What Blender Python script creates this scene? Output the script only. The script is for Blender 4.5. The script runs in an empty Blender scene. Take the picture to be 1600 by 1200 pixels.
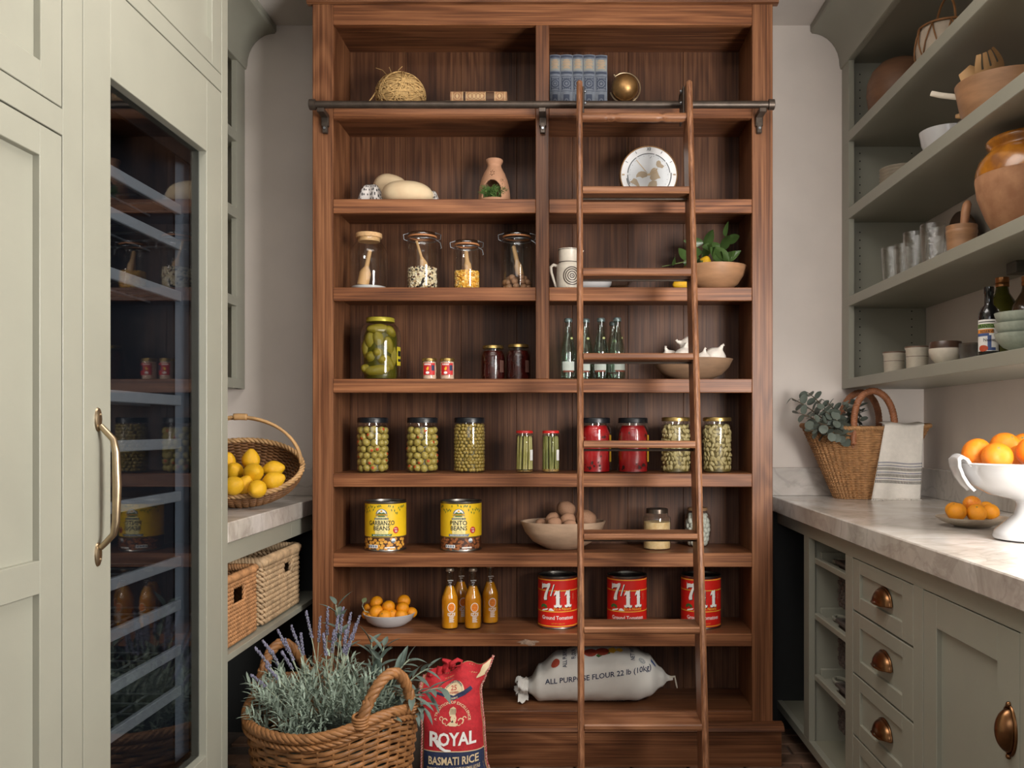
import bpy, math, random
from mathutils import Vector, Matrix, noise
from mathutils.geometry import tessellate_polygon

# ------------------------------------------------------------------ camera, sky, lights, exposure
S = bpy.context.scene
C = S.collection
PI = math.pi
F, CX, CY, H = 1416.0, 885.0, 669.0, 1.22          # focal length and principal point in pixels, eye height
cd = bpy.data.cameras.new('camera')
cd.sensor_width = 36.0
cd.lens = F / 1600 * 36
cd.shift_x = -(CX - 800) / 1600
cd.shift_y = (CY - 600) / 1600
cam = bpy.data.objects.new('camera', cd)
cam.location = (0, 0, H)
cam.rotation_euler = (PI / 2, 0, 0)
C.objects.link(cam)
S.camera = cam

w = bpy.data.worlds.new('daylight')
S.world = w
w.use_nodes = True
bg = w.node_tree.nodes['Background']
bg.inputs['Color'].default_value = (0.92, 0.96, 1.0, 1)
bg.inputs['Strength'].default_value = 0.11


def area(name, loc, target, sx, sy, power, col):
    l = bpy.data.lights.new(name, 'AREA')
    l.shape = 'RECTANGLE'
    l.size, l.size_y = sx, sy
    l.energy = power
    l.color = col
    o = bpy.data.objects.new(name, l)
    o.location = loc
    d = Vector(target) - Vector(loc)
    o.rotation_euler = d.to_track_quat('-Z', 'Y').to_euler()
    C.objects.link(o)
    return o


area('window_light', (1.38, 1.20, 1.52), (-0.80, 2.9, 1.35), 1.05, 1.00, 100, (1.0, 0.975, 0.94))
area('rear_fill', (-0.1, -2.1, 1.95), (0.0, 3.3, 1.9), 2.2, 1.1, 17, (0.93, 0.96, 1.0))  # added fill from behind the camera; the rear wall has no doorway
area('overhead_fill', (-0.15, 1.75, 2.84), (-0.15, 1.76, 0.0), 1.3, 0.9, 20, (1.0, 0.96, 0.92))  # added overhead fill, no fixture on the ceiling

S.view_settings.view_transform = 'Standard'
S.view_settings.look = 'None'
S.view_settings.gamma = 1.0
S.view_settings.use_curve_mapping = False
S.view_settings.exposure = 0.25
try:
    S.cycles.transparent_max_bounces = 24
except Exception:
    pass

RND = random.Random(11)
U = RND.uniform


def P(px, py, Y):
    return Vector(((px - CX) * Y / F, Y, H - (py - CY) * Y / F))


def XA(px, Y):
    return (px - CX) * Y / F


# ------------------------------------------------------------------ materials
def lin(h):
    r = []
    for i in (0, 2, 4):
        c = int(h[i:i + 2], 16) / 255
        r.append(c / 12.92 if c <= 0.04045 else ((c + 0.055) / 1.055) ** 2.4)
    return tuple(r)


def newmat(name):
    m = bpy.data.materials.new(name)
    m.use_nodes = True
    nt = m.node_tree
    return m, nt, nt.nodes['Principled BSDF'], nt.nodes, nt.links


def ramp(nt, stops):
    r = nt.nodes.new('ShaderNodeValToRGB')
    e = r.color_ramp.elements
    while len(e) < len(stops):
        e.new(0.5)
    for i, (p, c) in enumerate(stops):
        e[i].position = p
        e[i].color = (*c, 1)
    return r


def M(name, col, rough=0.5, metal=0.0, var=0.12, scale=25.0, bump=0.0, bscale=None, sss=0.0, coat=0.0, stretch=(1, 1, 1), trans=0.0, col2=None, detail=4, spec=None):
    m, nt, b, N, L = newmat(name)
    c = lin(col) if isinstance(col, str) else col
    c2 = lin(col2) if isinstance(col2, str) else None
    tc = N.new('ShaderNodeTexCoord')
    mp = N.new('ShaderNodeMapping')
    mp.inputs['Scale'].default_value = stretch
    L.new(tc.outputs['Object'], mp.inputs['Vector'])
    nz = N.new('ShaderNodeTexNoise')
    nz.inputs['Scale'].default_value = scale
    nz.inputs['Detail'].default_value = detail
    L.new(mp.outputs['Vector'], nz.inputs['Vector'])
    if c2:
        r = ramp(nt, [(0.35, c), (0.65, c2)])
    else:
        r = ramp(nt, [(0.3, tuple(x * (1 - var) for x in c)), (0.7, tuple(min(1, x * (1 + var)) for x in c))])
    L.new(nz.outputs['Fac'], r.inputs['Fac'])
    L.new(r.outputs['Color'], b.inputs['Base Color'])
    b.inputs['Roughness'].default_value = rough
    b.inputs['Metallic'].default_value = metal
    if spec is not None:
        b.inputs['Specular IOR Level'].default_value = spec
    if trans:
        b.inputs['Transmission Weight'].default_value = trans
    if sss:
        b.inputs['Subsurface Weight'].default_value = sss
        b.inputs['Subsurface Radius'].default_value = (0.02, 0.01, 0.005)
        b.inputs['Subsurface Scale'].default_value = 0.3
    if coat:
        b.inputs['Coat Weight'].default_value = coat
        b.inputs['Coat Roughness'].default_value = 0.08
    if bump:
        n2 = N.new('ShaderNodeTexNoise')
        n2.inputs['Scale'].default_value = bscale or scale * 3
        n2.inputs['Detail'].default_value = 3
        L.new(mp.outputs['Vector'], n2.inputs['Vector'])
        bp = N.new('ShaderNodeBump')
        bp.inputs['Strength'].default_value = bump
        bp.inputs['Distance'].default_value = 0.004
        L.new(n2.outputs['Fac'], bp.inputs['Height'])
        L.new(bp.outputs['Normal'], b.inputs['Normal'])
    return m


def walnut(name, axis, tone=1.0, rough=0.42):
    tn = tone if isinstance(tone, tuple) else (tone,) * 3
    m, nt, b, N, L = newmat(name)
    tc = N.new('ShaderNodeTexCoord')
    oi = N.new('ShaderNodeObjectInfo')
    mul = N.new('ShaderNodeVectorMath'); mul.operation = 'SCALE'
    cb = N.new('ShaderNodeCombineXYZ')
    for i in range(3):
        L.new(oi.outputs['Random'], cb.inputs[i])
    L.new(cb.outputs[0], mul.inputs[0])
    mul.inputs['Scale'].default_value = 9.0
    add = N.new('ShaderNodeVectorMath')
    L.new(tc.outputs['Object'], add.inputs[0]); L.new(mul.outputs[0], add.inputs[1])

    def mapped(a, c):
        mp = N.new('ShaderNodeMapping')
        s = [c, c, c]
        s['XYZ'.index(axis)] = a
        mp.inputs['Scale'].default_value = s
        L.new(add.outputs[0], mp.inputs['Vector'])
        return mp
    n1 = N.new('ShaderNodeTexNoise')
    n1.inputs['Scale'].default_value = 1.0; n1.inputs['Detail'].default_value = 2.5
    n1.inputs['Roughness'].default_value = 0.45; n1.inputs['Distortion'].default_value = 0.7
    L.new(mapped(0.75, 6.0).outputs[0], n1.inputs['Vector'])
    k = N.new('ShaderNodeMath'); k.operation = 'MULTIPLY'; k.inputs[1].default_value = 48.0
    L.new(n1.outputs['Fac'], k.inputs[0])
    sn = N.new('ShaderNodeMath'); sn.operation = 'SINE'
    L.new(k.outputs[0], sn.inputs[0])
    rings = N.new('ShaderNodeMapRange')
    rings.inputs['From Min'].default_value = -1
    L.new(sn.outputs[0], rings.inputs['Value'])
    n2 = N.new('ShaderNodeTexNoise')
    n2.inputs['Scale'].default_value = 1.0; n2.inputs['Detail'].default_value = 5; n2.inputs['Roughness'].default_value = 0.65
    L.new(mapped(2.2, 150.0).outputs[0], n2.inputs['Vector'])
    n3 = N.new('ShaderNodeTexNoise')
    n3.inputs['Scale'].default_value = 1.0; n3.inputs['Detail'].default_value = 2
    L.new(mapped(0.9, 5.0).outputs[0], n3.inputs['Vector'])

    def mad(s, f, off):
        q = N.new('ShaderNodeMath'); q.operation = 'MULTIPLY_ADD'
        L.new(s, q.inputs[0]); q.inputs[1].default_value = f
        if isinstance(off, float):
            q.inputs[2].default_value = off
        else:
            L.new(off, q.inputs[2])
        return q.outputs[0]
    v = mad(rings.outputs[0], 0.17, -0.36)
    v = mad(n2.outputs['Fac'], 1.15, v)
    v = mad(n3.outputs['Fac'], 0.45, v)
    v = mad(oi.outputs['Random'], 0.12, v)
    d, md, li = (0.034, 0.010, 0.004), (0.148, 0.055, 0.022), (0.300, 0.128, 0.056)
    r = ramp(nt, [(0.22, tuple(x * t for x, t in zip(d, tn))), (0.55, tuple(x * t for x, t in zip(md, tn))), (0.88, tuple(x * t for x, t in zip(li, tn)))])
    L.new(v, r.inputs['Fac'])
    L.new(r.outputs['Color'], b.inputs['Base Color'])
    b.inputs['Roughness'].default_value = rough
    b.inputs['Specular IOR Level'].default_value = 0.35
    bp = N.new('ShaderNodeBump'); bp.inputs['Strength'].default_value = 0.12; bp.inputs['Distance'].default_value = 0.002
    L.new(n2.outputs['Fac'], bp.inputs['Height']); L.new(bp.outputs['Normal'], b.inputs['Normal'])
    return m


def thin_glass(name, tint=(0.97, 0.985, 0.97), base=0.05, gain=0.9, rough=0.01, power=3.2, bump=0.0, bscale=60):
    m = bpy.data.materials.new(name)
    m.use_nodes = True
    nt = m.node_tree
    N, L = nt.nodes, nt.links
    N.remove(N['Principled BSDF'])
    out = N['Material Output']
    tr = N.new('ShaderNodeBsdfTransparent'); tr.inputs['Color'].default_value = (*tint, 1)
    gl = N.new('ShaderNodeBsdfGlossy'); gl.inputs['Roughness'].default_value = rough
    lw = N.new('ShaderNodeLayerWeight'); lw.inputs['Blend'].default_value = 0.5
    pw = N.new('ShaderNodeMath'); pw.operation = 'POWER'; pw.inputs[1].default_value = power
    L.new(lw.outputs['Facing'], pw.inputs[0])
    ma = N.new('ShaderNodeMath'); ma.operation = 'MULTIPLY_ADD'; ma.inputs[1].default_value = gain; ma.inputs[2].default_value = base
    L.new(pw.outputs[0], ma.inputs[0])
    mx = N.new('ShaderNodeMixShader')
    L.new(ma.outputs[0], mx.inputs[0]); L.new(tr.outputs[0], mx.inputs[1]); L.new(gl.outputs[0], mx.inputs[2])
    L.new(mx.outputs[0], out.inputs['Surface'])
    if bump:
        nz = N.new('ShaderNodeTexNoise'); nz.inputs['Scale'].default_value = bscale
        bp = N.new('ShaderNodeBump'); bp.inputs['Strength'].default_value = bump; bp.inputs['Distance'].default_value = 0.01
        L.new(nz.outputs['Fac'], bp.inputs['Height'])
        L.new(bp.outputs['Normal'], gl.inputs['Normal']); L.new(bp.outputs['Normal'], lw.inputs['Normal'])
    return m


def speckle(name, stops, scale=180.0, rough=0.5, bump=0.3):
    """colour picked per voronoi cell: seeds, grains, crumbs"""
    m, nt, b, N, L = newmat(name)
    tc = N.new('ShaderNodeTexCoord')
    vo = N.new('ShaderNodeTexVoronoi'); vo.inputs['Scale'].default_value = scale
    L.new(tc.outputs['Object'], vo.inputs['Vector'])
    sp = N.new('ShaderNodeSeparateColor')
    L.new(vo.outputs['Color'], sp.inputs[0])
    r = ramp(nt, stops)
    r.color_ramp.interpolation = 'CONSTANT'
    L.new(sp.outputs[0], r.inputs['Fac']); L.new(r.outputs['Color'], b.inputs['Base Color'])
    b.inputs['Roughness'].default_value = rough
    bp = N.new('ShaderNodeBump'); bp.inputs['Strength'].default_value = bump; bp.inputs['Distance'].default_value = 0.003; bp.invert = True
    L.new(vo.outputs['Distance'], bp.inputs['Height']); L.new(bp.outputs['Normal'], b.inputs['Normal'])
    return m


def stone(name):
    m, nt, b, N, L = newmat(name)
    tc = N.new('ShaderNodeTexCoord')
    n0 = N.new('ShaderNodeTexNoise'); n0.inputs['Scale'].default_value = 3.0; n0.inputs['Detail'].default_value = 8; n0.inputs['Roughness'].default_value = 0.62
    n0.inputs['Distortion'].default_value = 0.9
    L.new(tc.outputs['Object'], n0.inputs['Vector'])
    r0 = ramp(nt, [(0.30, lin('a39a90')), (0.48, lin('c2bab1')), (0.66, lin('d6d0ca'))])
    L.new(n0.outputs['Fac'], r0.inputs['Fac'])
    n1 = N.new('ShaderNodeTexNoise'); n1.inputs['Scale'].default_value = 4.2; n1.inputs['Detail'].default_value = 9; n1.inputs['Distortion'].default_value = 1.8
    L.new(tc.outputs['Object'], n1.inputs['Vector'])
    r1 = ramp(nt, [(0.455, (0, 0, 0)), (0.495, (1, 1, 1)), (0.535, (0, 0, 0))])
    L.new(n1.outputs['Fac'], r1.inputs['Fac'])
    mx = N.new('ShaderNodeMix'); mx.data_type = 'RGBA'
    sc = N.new('ShaderNodeMath'); sc.operation = 'MULTIPLY'; sc.inputs[1].default_value = 0.25
    L.new(r1.outputs['Color'], sc.inputs[0])
    L.new(sc.outputs[0], mx.inputs[0]); L.new(r0.outputs['Color'], mx.inputs[6]); mx.inputs[7].default_value = (*lin('6f6258'), 1)
    L.new(mx.outputs[2], b.inputs['Base Color'])
    b.inputs['Roughness'].default_value = 0.22
    return m


WX, WZ = walnut('walnut_grain_across', 'X'), walnut('walnut_grain_upright', 'Z')
WLIP = walnut('walnut_shelf_edge', 'X', (1.28, 1.25, 1.2))
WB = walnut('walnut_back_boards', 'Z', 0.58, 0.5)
WL = walnut('walnut_ladder', 'Z', (1.12, 1.22, 1.36), 0.38)
WLX = walnut('walnut_ladder_rung', 'X', (1.12, 1.22, 1.36), 0.38)
PAINT = M('sage_green_paint', '979688', 0.4, var=0.03, scale=6, bump=0.03, bscale=300)
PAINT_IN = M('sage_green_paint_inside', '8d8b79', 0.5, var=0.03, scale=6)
PLASTER = M('warm_white_plaster', 'dcd2c9', 0.85, var=0.04, scale=5, bump=0.25, bscale=14)
CEIL = M('ceiling_plaster', 'd6cfc8', 0.9, var=0.04, scale=4)
STONE = stone('veined_quartzite')
BRICK = M('floor_brick', '7d5f4b', 0.8, var=0.3, scale=9, bump=0.5, bscale=60)
MORTAR = M('floor_mortar', '5d5148', 0.95, var=0.2, scale=40)
BRONZE = M('oil_rubbed_bronze', '554b43', 0.42, 0.7, var=0.2)
BRASS = M('antique_brass', 'a9967a', 0.38, 1.0, var=0.12, scale=40)
COPPER = M('aged_copper_pull', '7f5b3d', 0.28, 1.0, var=0.3, scale=30)
STEEL = M('brushed_steel', '9aa0a6', 0.35, 0.9, var=0.08)
RACK = M('rack_front_metal', '8b9094', 0.45, 0.3, var=0.05)
BLACKGLASS = M('black_gasket', '08090b', 0.6, var=0.1, spec=0.1)
COOLER = M('cooler_lining', '2a2e35', 0.5, var=0.1)
COOLWALL = M('cooler_side_wall', '7c848d', 0.45, var=0.05)
GLASS = thin_glass('clear_jar_glass')
DOORGLASS = thin_glass('tinted_door_glass', (0.80, 0.82, 0.84), 0.045, 0.42, 0.005, 4.0)
GREENGLASS = thin_glass('pale_green_bottle_glass', (0.80, 0.88, 0.83), 0.09, 0.85, 0.01, 2.5)
TUMBLER = thin_glass('hammered_tumbler_glass', (0.95, 0.955, 0.94), 0.14, 0.7, 0.08, 2.2, bump=0.15, bscale=90)
BLACKLID = M('black_lid', '15171b', 0.35, var=0.1)
GOLDLID = M('gold_lid', 'b79a5e', 0.3, 0.9, var=0.1)
YELLOWLID = M('yellow_lid', 'b8ab3a', 0.35, 0.3, var=0.1)
REDLID = M('red_lid', 'c02824', 0.35, var=0.1)
TIN = M('tin_metal', '918c84', 0.36, 1.0, var=0.06)
WHITE = M('white_glaze', 'cccbcb', 0.12, var=0.02, coat=0.4)
CREAM = M('cream_stoneware', 'd5cbba', 0.35, var=0.06, scale=60)
ORANGE = M('orange_peel', 'e27a0c', 0.4, var=0.12, scale=12, bump=0.35, bscale=260, sss=0.08)
MANDARIN = M('mandarin_peel', 'e99614', 0.4, var=0.12, scale=16, bump=0.3, bscale=260, sss=0.08)
APRICOT = M('apricot_skin', 'e0701f', 0.45, col2='eda52a', scale=9, sss=0.08)
LEMON = M('lemon_peel', 'e3af1e', 0.38, var=0.1, scale=14, bump=0.35, bscale=240, sss=0.08)
LEAF = M('citrus_leaf', '42592c', 0.35, var=0.3, scale=14)
EUCA = M('eucalyptus_leaf', '626a60', 0.55, var=0.25, scale=12)
LAVLEAF = M('lavender_leaf', '8d9c8c', 0.7, var=0.3, scale=10)
LAVSTEM = M('lavender_stem', 'a3ad95', 0.7, var=0.2)
LAVFLOWER = M('lavender_flower', '6f6d80', 0.75, var=0.3, scale=60)
SAGE = M('sage_leaf', '65746b', 0.6, var=0.3, scale=10)
TWIG = M('twig', '5c4d3a', 0.7, var=0.2)
WICKER = M('honey_wicker', '8f6239', 0.55, var=0.28, scale=30, bump=0.2, bscale=140)
RUSH = M('pale_rush', 'b89b78', 0.65, var=0.3, scale=25, bump=0.3, bscale=120)
RUSHBROWN = M('brown_rush', 'b28156', 0.6, var=0.3, scale=25, bump=0.3, bscale=120)
SEAGRASS = M('golden_straw', 'a87c50', 0.6, var=0.25, scale=60, bump=0.4, bscale=200)
LEATHER = M('tan_leather', '96603f', 0.5, var=0.2, scale=40)
WILLOW = M('brown_willow', '75502f', 0.6, var=0.3, scale=30)
OLDWOOD = M('pale_carved_wood', 'b79a80', 0.6, var=0.2, scale=9, bump=0.2, bscale=50, stretch=(1, 1, 3))
MIDWOOD = M('honey_turned_wood', 'a87e5c', 0.45, var=0.2, scale=10, bump=0.1, stretch=(1, 1, 4))
DARKWOOD = M('dark_turned_wood', '7d5a43', 0.5, var=0.25, scale=8, stretch=(1, 1, 4))
UTENSIL = M('utensil_wood', 'c79d6c', 0.55, var=0.15, scale=14, stretch=(1, 1, 0.3))
CORK = M('cork_lid', 'd0a877', 0.7, var=0.2, scale=60)
TERRA = M('terracotta', 'b98a6b', 0.75, var=0.14, scale=14, bump=0.15)
POTATO = M('potato_skin', '9a7358', 0.75, var=0.25, scale=20, bump=0.3)
GARLIC = M('garlic_skin', 'e6ddd2', 0.55, var=0.08, scale=18)
JUTE = M('jute_twine', 'c9a56c', 0.8, var=0.25, scale=120)
INK = M('black_ink', '16161a', 0.6, var=0.05)
INKBLUE = M('navy_ink', '1f2c4c', 0.65, var=0.1)
PRINTW = M('white_ink', 'eeece6', 0.6, var=0.03)
PRINTT = M('tan_ink', 'd9c39c', 0.65, var=0.05)
PRINTGOLD = M('gold_ink', 'e9b437', 0.55, var=0.05)
PRINTRED = M('red_ink', 'c01f22', 0.55, var=0.06)
PRINTGREEN = M('green_ink', '3d6b35', 0.55, var=0.15, scale=80)
PRINTGREY = M('slate_ink', '6f7f8a', 0.55, var=0.05)


# ------------------------------------------------------------------ mesh builder
class MB:
    def __init__(s):
        s.v, s.f = [], []

    def add(s, vs, fs):
        o = len(s.v)
        s.v += [tuple(x) for x in vs]
        s.f += [tuple(i + o for i in f) for f in fs]
        return s

    def box(s, x0, x1, y0, y1, z0, z1, c=0.0, fn=None):
        if c <= 0:
            vs = [(x, y, z) for z in (z0, z1) for y in (y0, y1) for x in (x0, x1)]
            fs = [(0, 2, 3, 1), (4, 5, 7, 6), (0, 1, 5, 4), (2, 6, 7, 3), (0, 4, 6, 2), (1, 3, 7, 5)]
        else:
            c = min(c, (x1 - x0) * .45, (y1 - y0) * .45, (z1 - z0) * .45)
            vs, idx = [], {}
            for i, X in enumerate((x0, x1)):
                for j, Y in enumerate((y0, y1)):
                    for k, Z in enumerate((z0, z1)):
                        sx, sy, sz = (c, -c)[i], (c, -c)[j], (c, -c)[k]
                        idx[i, j, k, 0] = len(vs); vs.append((X, Y + sy, Z + sz))
                        idx[i, j, k, 1] = len(vs); vs.append((X + sx, Y, Z + sz))
                        idx[i, j, k, 2] = len(vs); vs.append((X + sx, Y + sy, Z))
            g = lambda i, j, k, a: idx[i, j, k, a]
            fs = [(g(0, 0, 0, 0), g(0, 0, 1, 0), g(0, 1, 1, 0), g(0, 1, 0, 0)), (g(1, 0, 0, 0), g(1, 1, 0, 0), g(1, 1, 1, 0), g(1, 0, 1, 0)),
                  (g(0, 0, 0, 1), g(1, 0, 0, 1), g(1, 0, 1, 1), g(0, 0, 1, 1)), (g(0, 1, 0, 1), g(0, 1, 1, 1), g(1, 1, 1, 1), g(1, 1, 0, 1)),
                  (g(0, 0, 0, 2), g(0, 1, 0, 2), g(1, 1, 0, 2), g(1, 0, 0, 2)), (g(0, 0, 1, 2), g(1, 0, 1, 2), g(1, 1, 1, 2), g(0, 1, 1, 2))]
            for i in (0, 1):
                for j in (0, 1):
                    fs.append((g(i, j, 0, 0), g(i, j, 1, 0), g(i, j, 1, 1), g(i, j, 0, 1)))
                for k in (0, 1):
                    fs.append((g(i, 0, k, 0), g(i, 1, k, 0), g(i, 1, k, 2), g(i, 0, k, 2)))
            for j in (0, 1):
                for k in (0, 1):
                    fs.append((g(0, j, k, 1), g(1, j, k, 1), g(1, j, k, 2), g(0, j, k, 2)))
            fs += [(g(i, j, k, 0), g(i, j, k, 1), g(i, j, k, 2)) for i in (0, 1) for j in (0, 1) for k in (0, 1)]
        if fn:
            vs = [fn(*v) for v in vs]
        return s.add(vs, fs)

    def tube(s, pts, r, n=8, closed=False, cap=True, flat=1.0, up=None):
        pts = [Vector(p) for p in pts]
        m = len(pts)
        rr = r if isinstance(r, (list, tuple)) else [r] * m
        vs, fs = [], []
        prev = None
        for i, p in enumerate(pts):
            a = pts[(i - 1) % m] if (closed or i > 0) else p
            b = pts[(i + 1) % m] if (closed or i < m - 1) else p
            t = (b - a)
            t = t.normalized() if t.length > 1e-9 else Vector((0, 0, 1))
            if up is not None:
                nrm = Vector(up) - t * t.dot(Vector(up))
            elif prev is None:
                q = Vector((0, 0, 1)) if abs(t.z) < 0.9 else Vector((1, 0, 0))
                nrm = q - t * t.dot(q)
            else:
                nrm = prev - t * t.dot(prev)
            nrm = nrm.normalized() if nrm.length > 1e-9 else t.orthogonal().normalized()
            prev = nrm
            bi = t.cross(nrm)
            for k in range(n):
                an = 2 * PI * k / n
                vs.append(p + (nrm * math.cos(an) + bi * math.sin(an) * flat) * rr[i])
        for i in range(m if closed else m - 1):
            j = (i + 1) % m
            for k in range(n):
                k2 = (k + 1) % n
                fs.append((i * n + k, i * n + k2, j * n + k2, j * n + k))
        if cap and not closed:
            fs.append(tuple(range(n))[::-1]); fs.append(tuple((m - 1) * n + k for k in range(n)))
        return s.add(vs, fs)

    def lathe(s, prof, n=32, c=(0, 0, 0), a0=0.0, a1=None, fn=None, sx=1.0, sy=1.0):
        full = a1 is None
        vs, fs, rows = [], [], []
        for r, z in prof:
            if r <= 1e-7:
                rows.append([len(vs)]); vs.append((c[0], c[1], c[2] + z))
            else:
                row = []
                for k in range(n if full else n + 1):
                    a = a0 + (2 * PI if full else (a1 - a0)) * k / n
                    row.append(len(vs)); vs.append((c[0] + r * sx * math.cos(a), c[1] + r * sy * math.sin(a), c[2] + z))
                rows.append(row)
        for A, B in zip(rows, rows[1:]):
            m = max(len(A), len(B))
            for k in range(m if full else m - 1):
                k2 = (k + 1) % m
                if len(A) == 1 and len(B) == 1:
                    continue
                if len(A) == 1:
                    fs.append((A[0], B[k2], B[k]))
                elif len(B) == 1:
                    fs.append((A[k], A[k2], B[0]))
                else:
                    fs.append((A[k], A[k2], B[k2], B[k]))
        if fn:
            vs = [fn(*v) for v in vs]
        return s.add(vs, fs)

    def ball(s, c, r, n=12, m=8, sc=(1, 1, 1), rot=None, fn=None):
        b = MB()
        b.lathe([(math.sin(PI * i / m), -math.cos(PI * i / m)) for i in range(m + 1)], n)
        vs = []
        for v in b.v:
            q = Vector((v[0] * sc[0] * r, v[1] * sc[1] * r, v[2] * sc[2] * r))
            if fn:
                q = fn(q)
            if rot is not None:
                q = rot @ q
            vs.append(q + Vector(c))
        return s.add(vs, b.f)

    def grid(s, fn, nu, nv, cu=False, cv=False):
        vs, fs = [], []
        for j in range(nv if cv else nv + 1):
            for i in range(nu if cu else nu + 1):
                vs.append(fn(i / nu, j / nv))
        W = nu if cu else nu + 1
        Hh = nv if cv else nv + 1
        for j in range(nv):
            for i in range(nu):
                a, b2 = i, (i + 1) % W
                c2, d = j, (j + 1) % Hh
                fs.append((c2 * W + a, c2 * W + b2, d * W + b2, d * W + a))
        return s.add(vs, fs)

    def shape(s, pts, fn, mx=0.007):
        """flat print: outline cut into small triangles so that it follows a curved surface"""
        tris = tessellate_polygon([[Vector((u, v, 0)) for u, v in pts]])
        todo = [tuple(pts[i] for i in t) for t in tris]
        vs, fs = [], []
        while todo:
            t = todo.pop()
            ls = [math.hypot(t[i][0] - t[(i + 1) % 3][0], t[i][1] - t[(i + 1) % 3][1]) for i in range(3)]
            i = ls.index(max(ls))
            if ls[i] > mx and len(fs) < 3000:
                a, c, d = t[i], t[(i + 1) % 3], t[(i + 2) % 3]
                m = ((a[0] + c[0]) / 2, (a[1] + c[1]) / 2)
                todo += [(a, m, d), (m, c, d)]
            else:
                ar = (t[1][0] - t[0][0]) * (t[2][1] - t[0][1]) - (t[2][0] - t[0][0]) * (t[1][1] - t[0][1])
                o = len(vs)
                vs += [fn(u, v) for u, v in t]
                fs.append((o, o + 1, o + 2) if ar > 0 else (o, o + 2, o + 1))
        return s.add(vs, fs)

    def disc(s, u, v, ru, rv, fn, n=20):
        return s.shape([(u + ru * math.cos(2 * PI * k / n), v + rv * math.sin(2 * PI * k / n)) for k in range(n)], fn)

    def band(s, u0, u1, v0, v1, fn, n=12):
        return s.grid(lambda a, b: fn(u0 + (u1 - u0) * a, v0 + (v1 - v0) * b), n, 1)

    def ring(s, u, v, r0, r1, fn, a0=0.0, a1=2 * PI, n=24):
        return s.grid(lambda a, b: fn(u + (r0 + (r1 - r0) * b) * math.cos(a0 + (a1 - a0) * a), v + (r0 + (r1 - r0) * b) * math.sin(a0 + (a1 - a0) * a)), n, 1)

    def prism(s, pts, y0, y1, fn=None):
        """outline in x, z extruded along y"""
        n = len(pts)
        vs = [(x, y0, z) for x, z in pts] + [(x, y1, z) for x, z in pts]
        fs = [tuple(range(n)), tuple(range(n, 2 * n))[::-1]] + [(i, i + n, (i + 1) % n + n, (i + 1) % n) for i in range(n)]
        if fn:
            vs = [fn(*v) for v in vs]
        return s.add(vs, fs)

    def text(s, body, size, fn, u=0.0, v=0.0, sx=1.0, bold=0.0, arc=None, slant=0.0):
        vs, fs = glyphs(body, bold)
        out = []
        for x, y in vs:
            x = (x + slant * y) * size * sx
            y = y * size
            if arc:
                an = x / arc
                x, y = (arc + y) * math.sin(an), (arc + y) * math.cos(an) - arc
            out.append(fn(u + x, v + y))
        return s.add(out, fs)

    def build(s, name, mat, parent=None, smooth=False, angle=40, world=False, kind=None):
        me = bpy.data.meshes.new(name)
        vs = s.v
        if world and parent is not None:
            o = world_loc(parent)
            vs = [(v[0] - o[0], v[1] - o[1], v[2] - o[2]) for v in vs]
        me.from_pydata(vs, [], s.f)
        if smooth:
            me.polygons.foreach_set('use_smooth', [True] * len(me.polygons))
            try:
                me.set_sharp_from_angle(angle=math.radians(angle))
            except Exception:
                pass
        me.materials.append(mat)
        me.update()
        ob = bpy.data.objects.new(name, me)
        if parent is not None:
            ob.parent = parent
        C.objects.link(ob)
        if kind:
            ob['kind'] = kind
        return ob


def world_loc(o):
    p = Vector((0, 0, 0))
    while o is not None:
        p = p + o.location
        o = o.parent
    return p


_gl = {}


def glyphs(body, bold):
    key = (body, bold)
    if key not in _gl:
        cu = bpy.data.curves.new('lettering', 'FONT')
        cu.body = body
        cu.size = 1.0
        cu.align_x = 'CENTER'
        cu.offset = bold
        cu.resolution_u = 2
        ob = bpy.data.objects.new('lettering', cu)
        C.objects.link(ob)
        dg = bpy.context.evaluated_depsgraph_get()
        me = bpy.data.meshes.new_from_object(ob.evaluated_get(dg))
        _gl[key] = ([(v.co.x, v.co.y) for v in me.vertices], [tuple(p.vertices) for p in me.polygons])
        bpy.data.objects.remove(ob); bpy.data.curves.remove(cu); bpy.data.meshes.remove(me)
    return _gl[key]


def thing(name, label, cat, loc=(0, 0, 0), rotz=0.0, group=None):
    o = bpy.data.objects.new(name, None)
    o.empty_display_size = 0.05
    C.objects.link(o)
    o.location = loc
    o.rotation_euler = (0, 0, rotz)
    o['label'] = label; o['category'] = cat
    if group:
        o['group'] = group
    return o


def tag(o, label, cat, group=None, loc=None, rotz=None, rot=None):
    o['label'] = label; o['category'] = cat
    if group:
        o['group'] = group
    if loc is not None:
        o.location = loc
    if rotz is not None:
        o.rotation_euler = (0, 0, rotz)
    if rot is not None:
        o.rotation_euler = rot
    return o


def struct(o):
    o['kind'] = 'structure'
    return o


def dup(root, loc, rotz=0.0, label=None, scale=None):
    r = root.copy(); C.objects.link(r); r.location = loc; r.rotation_euler = (0, 0, rotz)
    if label:
        r['label'] = label
    if scale:
        r.scale = scale
    for ch in list(root.children):
        c = ch.copy(); C.objects.link(c); c.parent = r
        for g in list(ch.children):
            d = g.copy(); C.objects.link(d); d.parent = c
    return r


def piece(name, me, parent, loc, rot=(0, 0, 0), sc=(1, 1, 1), mat=None):
    o = bpy.data.objects.new(name, me)
    o.location = loc
    o.rotation_euler = rot
    o.scale = sc
    o.parent = parent
    C.objects.link(o)
    return o


def cyl(r, e=0.0006):
    rr = r + e
    return lambda u, v: (rr * math.sin(u / rr), -rr * math.cos(u / rr), v)


def arcpts(c, r, a0, a1, n):
    return [(c[0] + r * math.cos(a0 + (a1 - a0) * i / n), c[1] + r * math.sin(a0 + (a1 - a0) * i / n)) for i in range(n + 1)]


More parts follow.
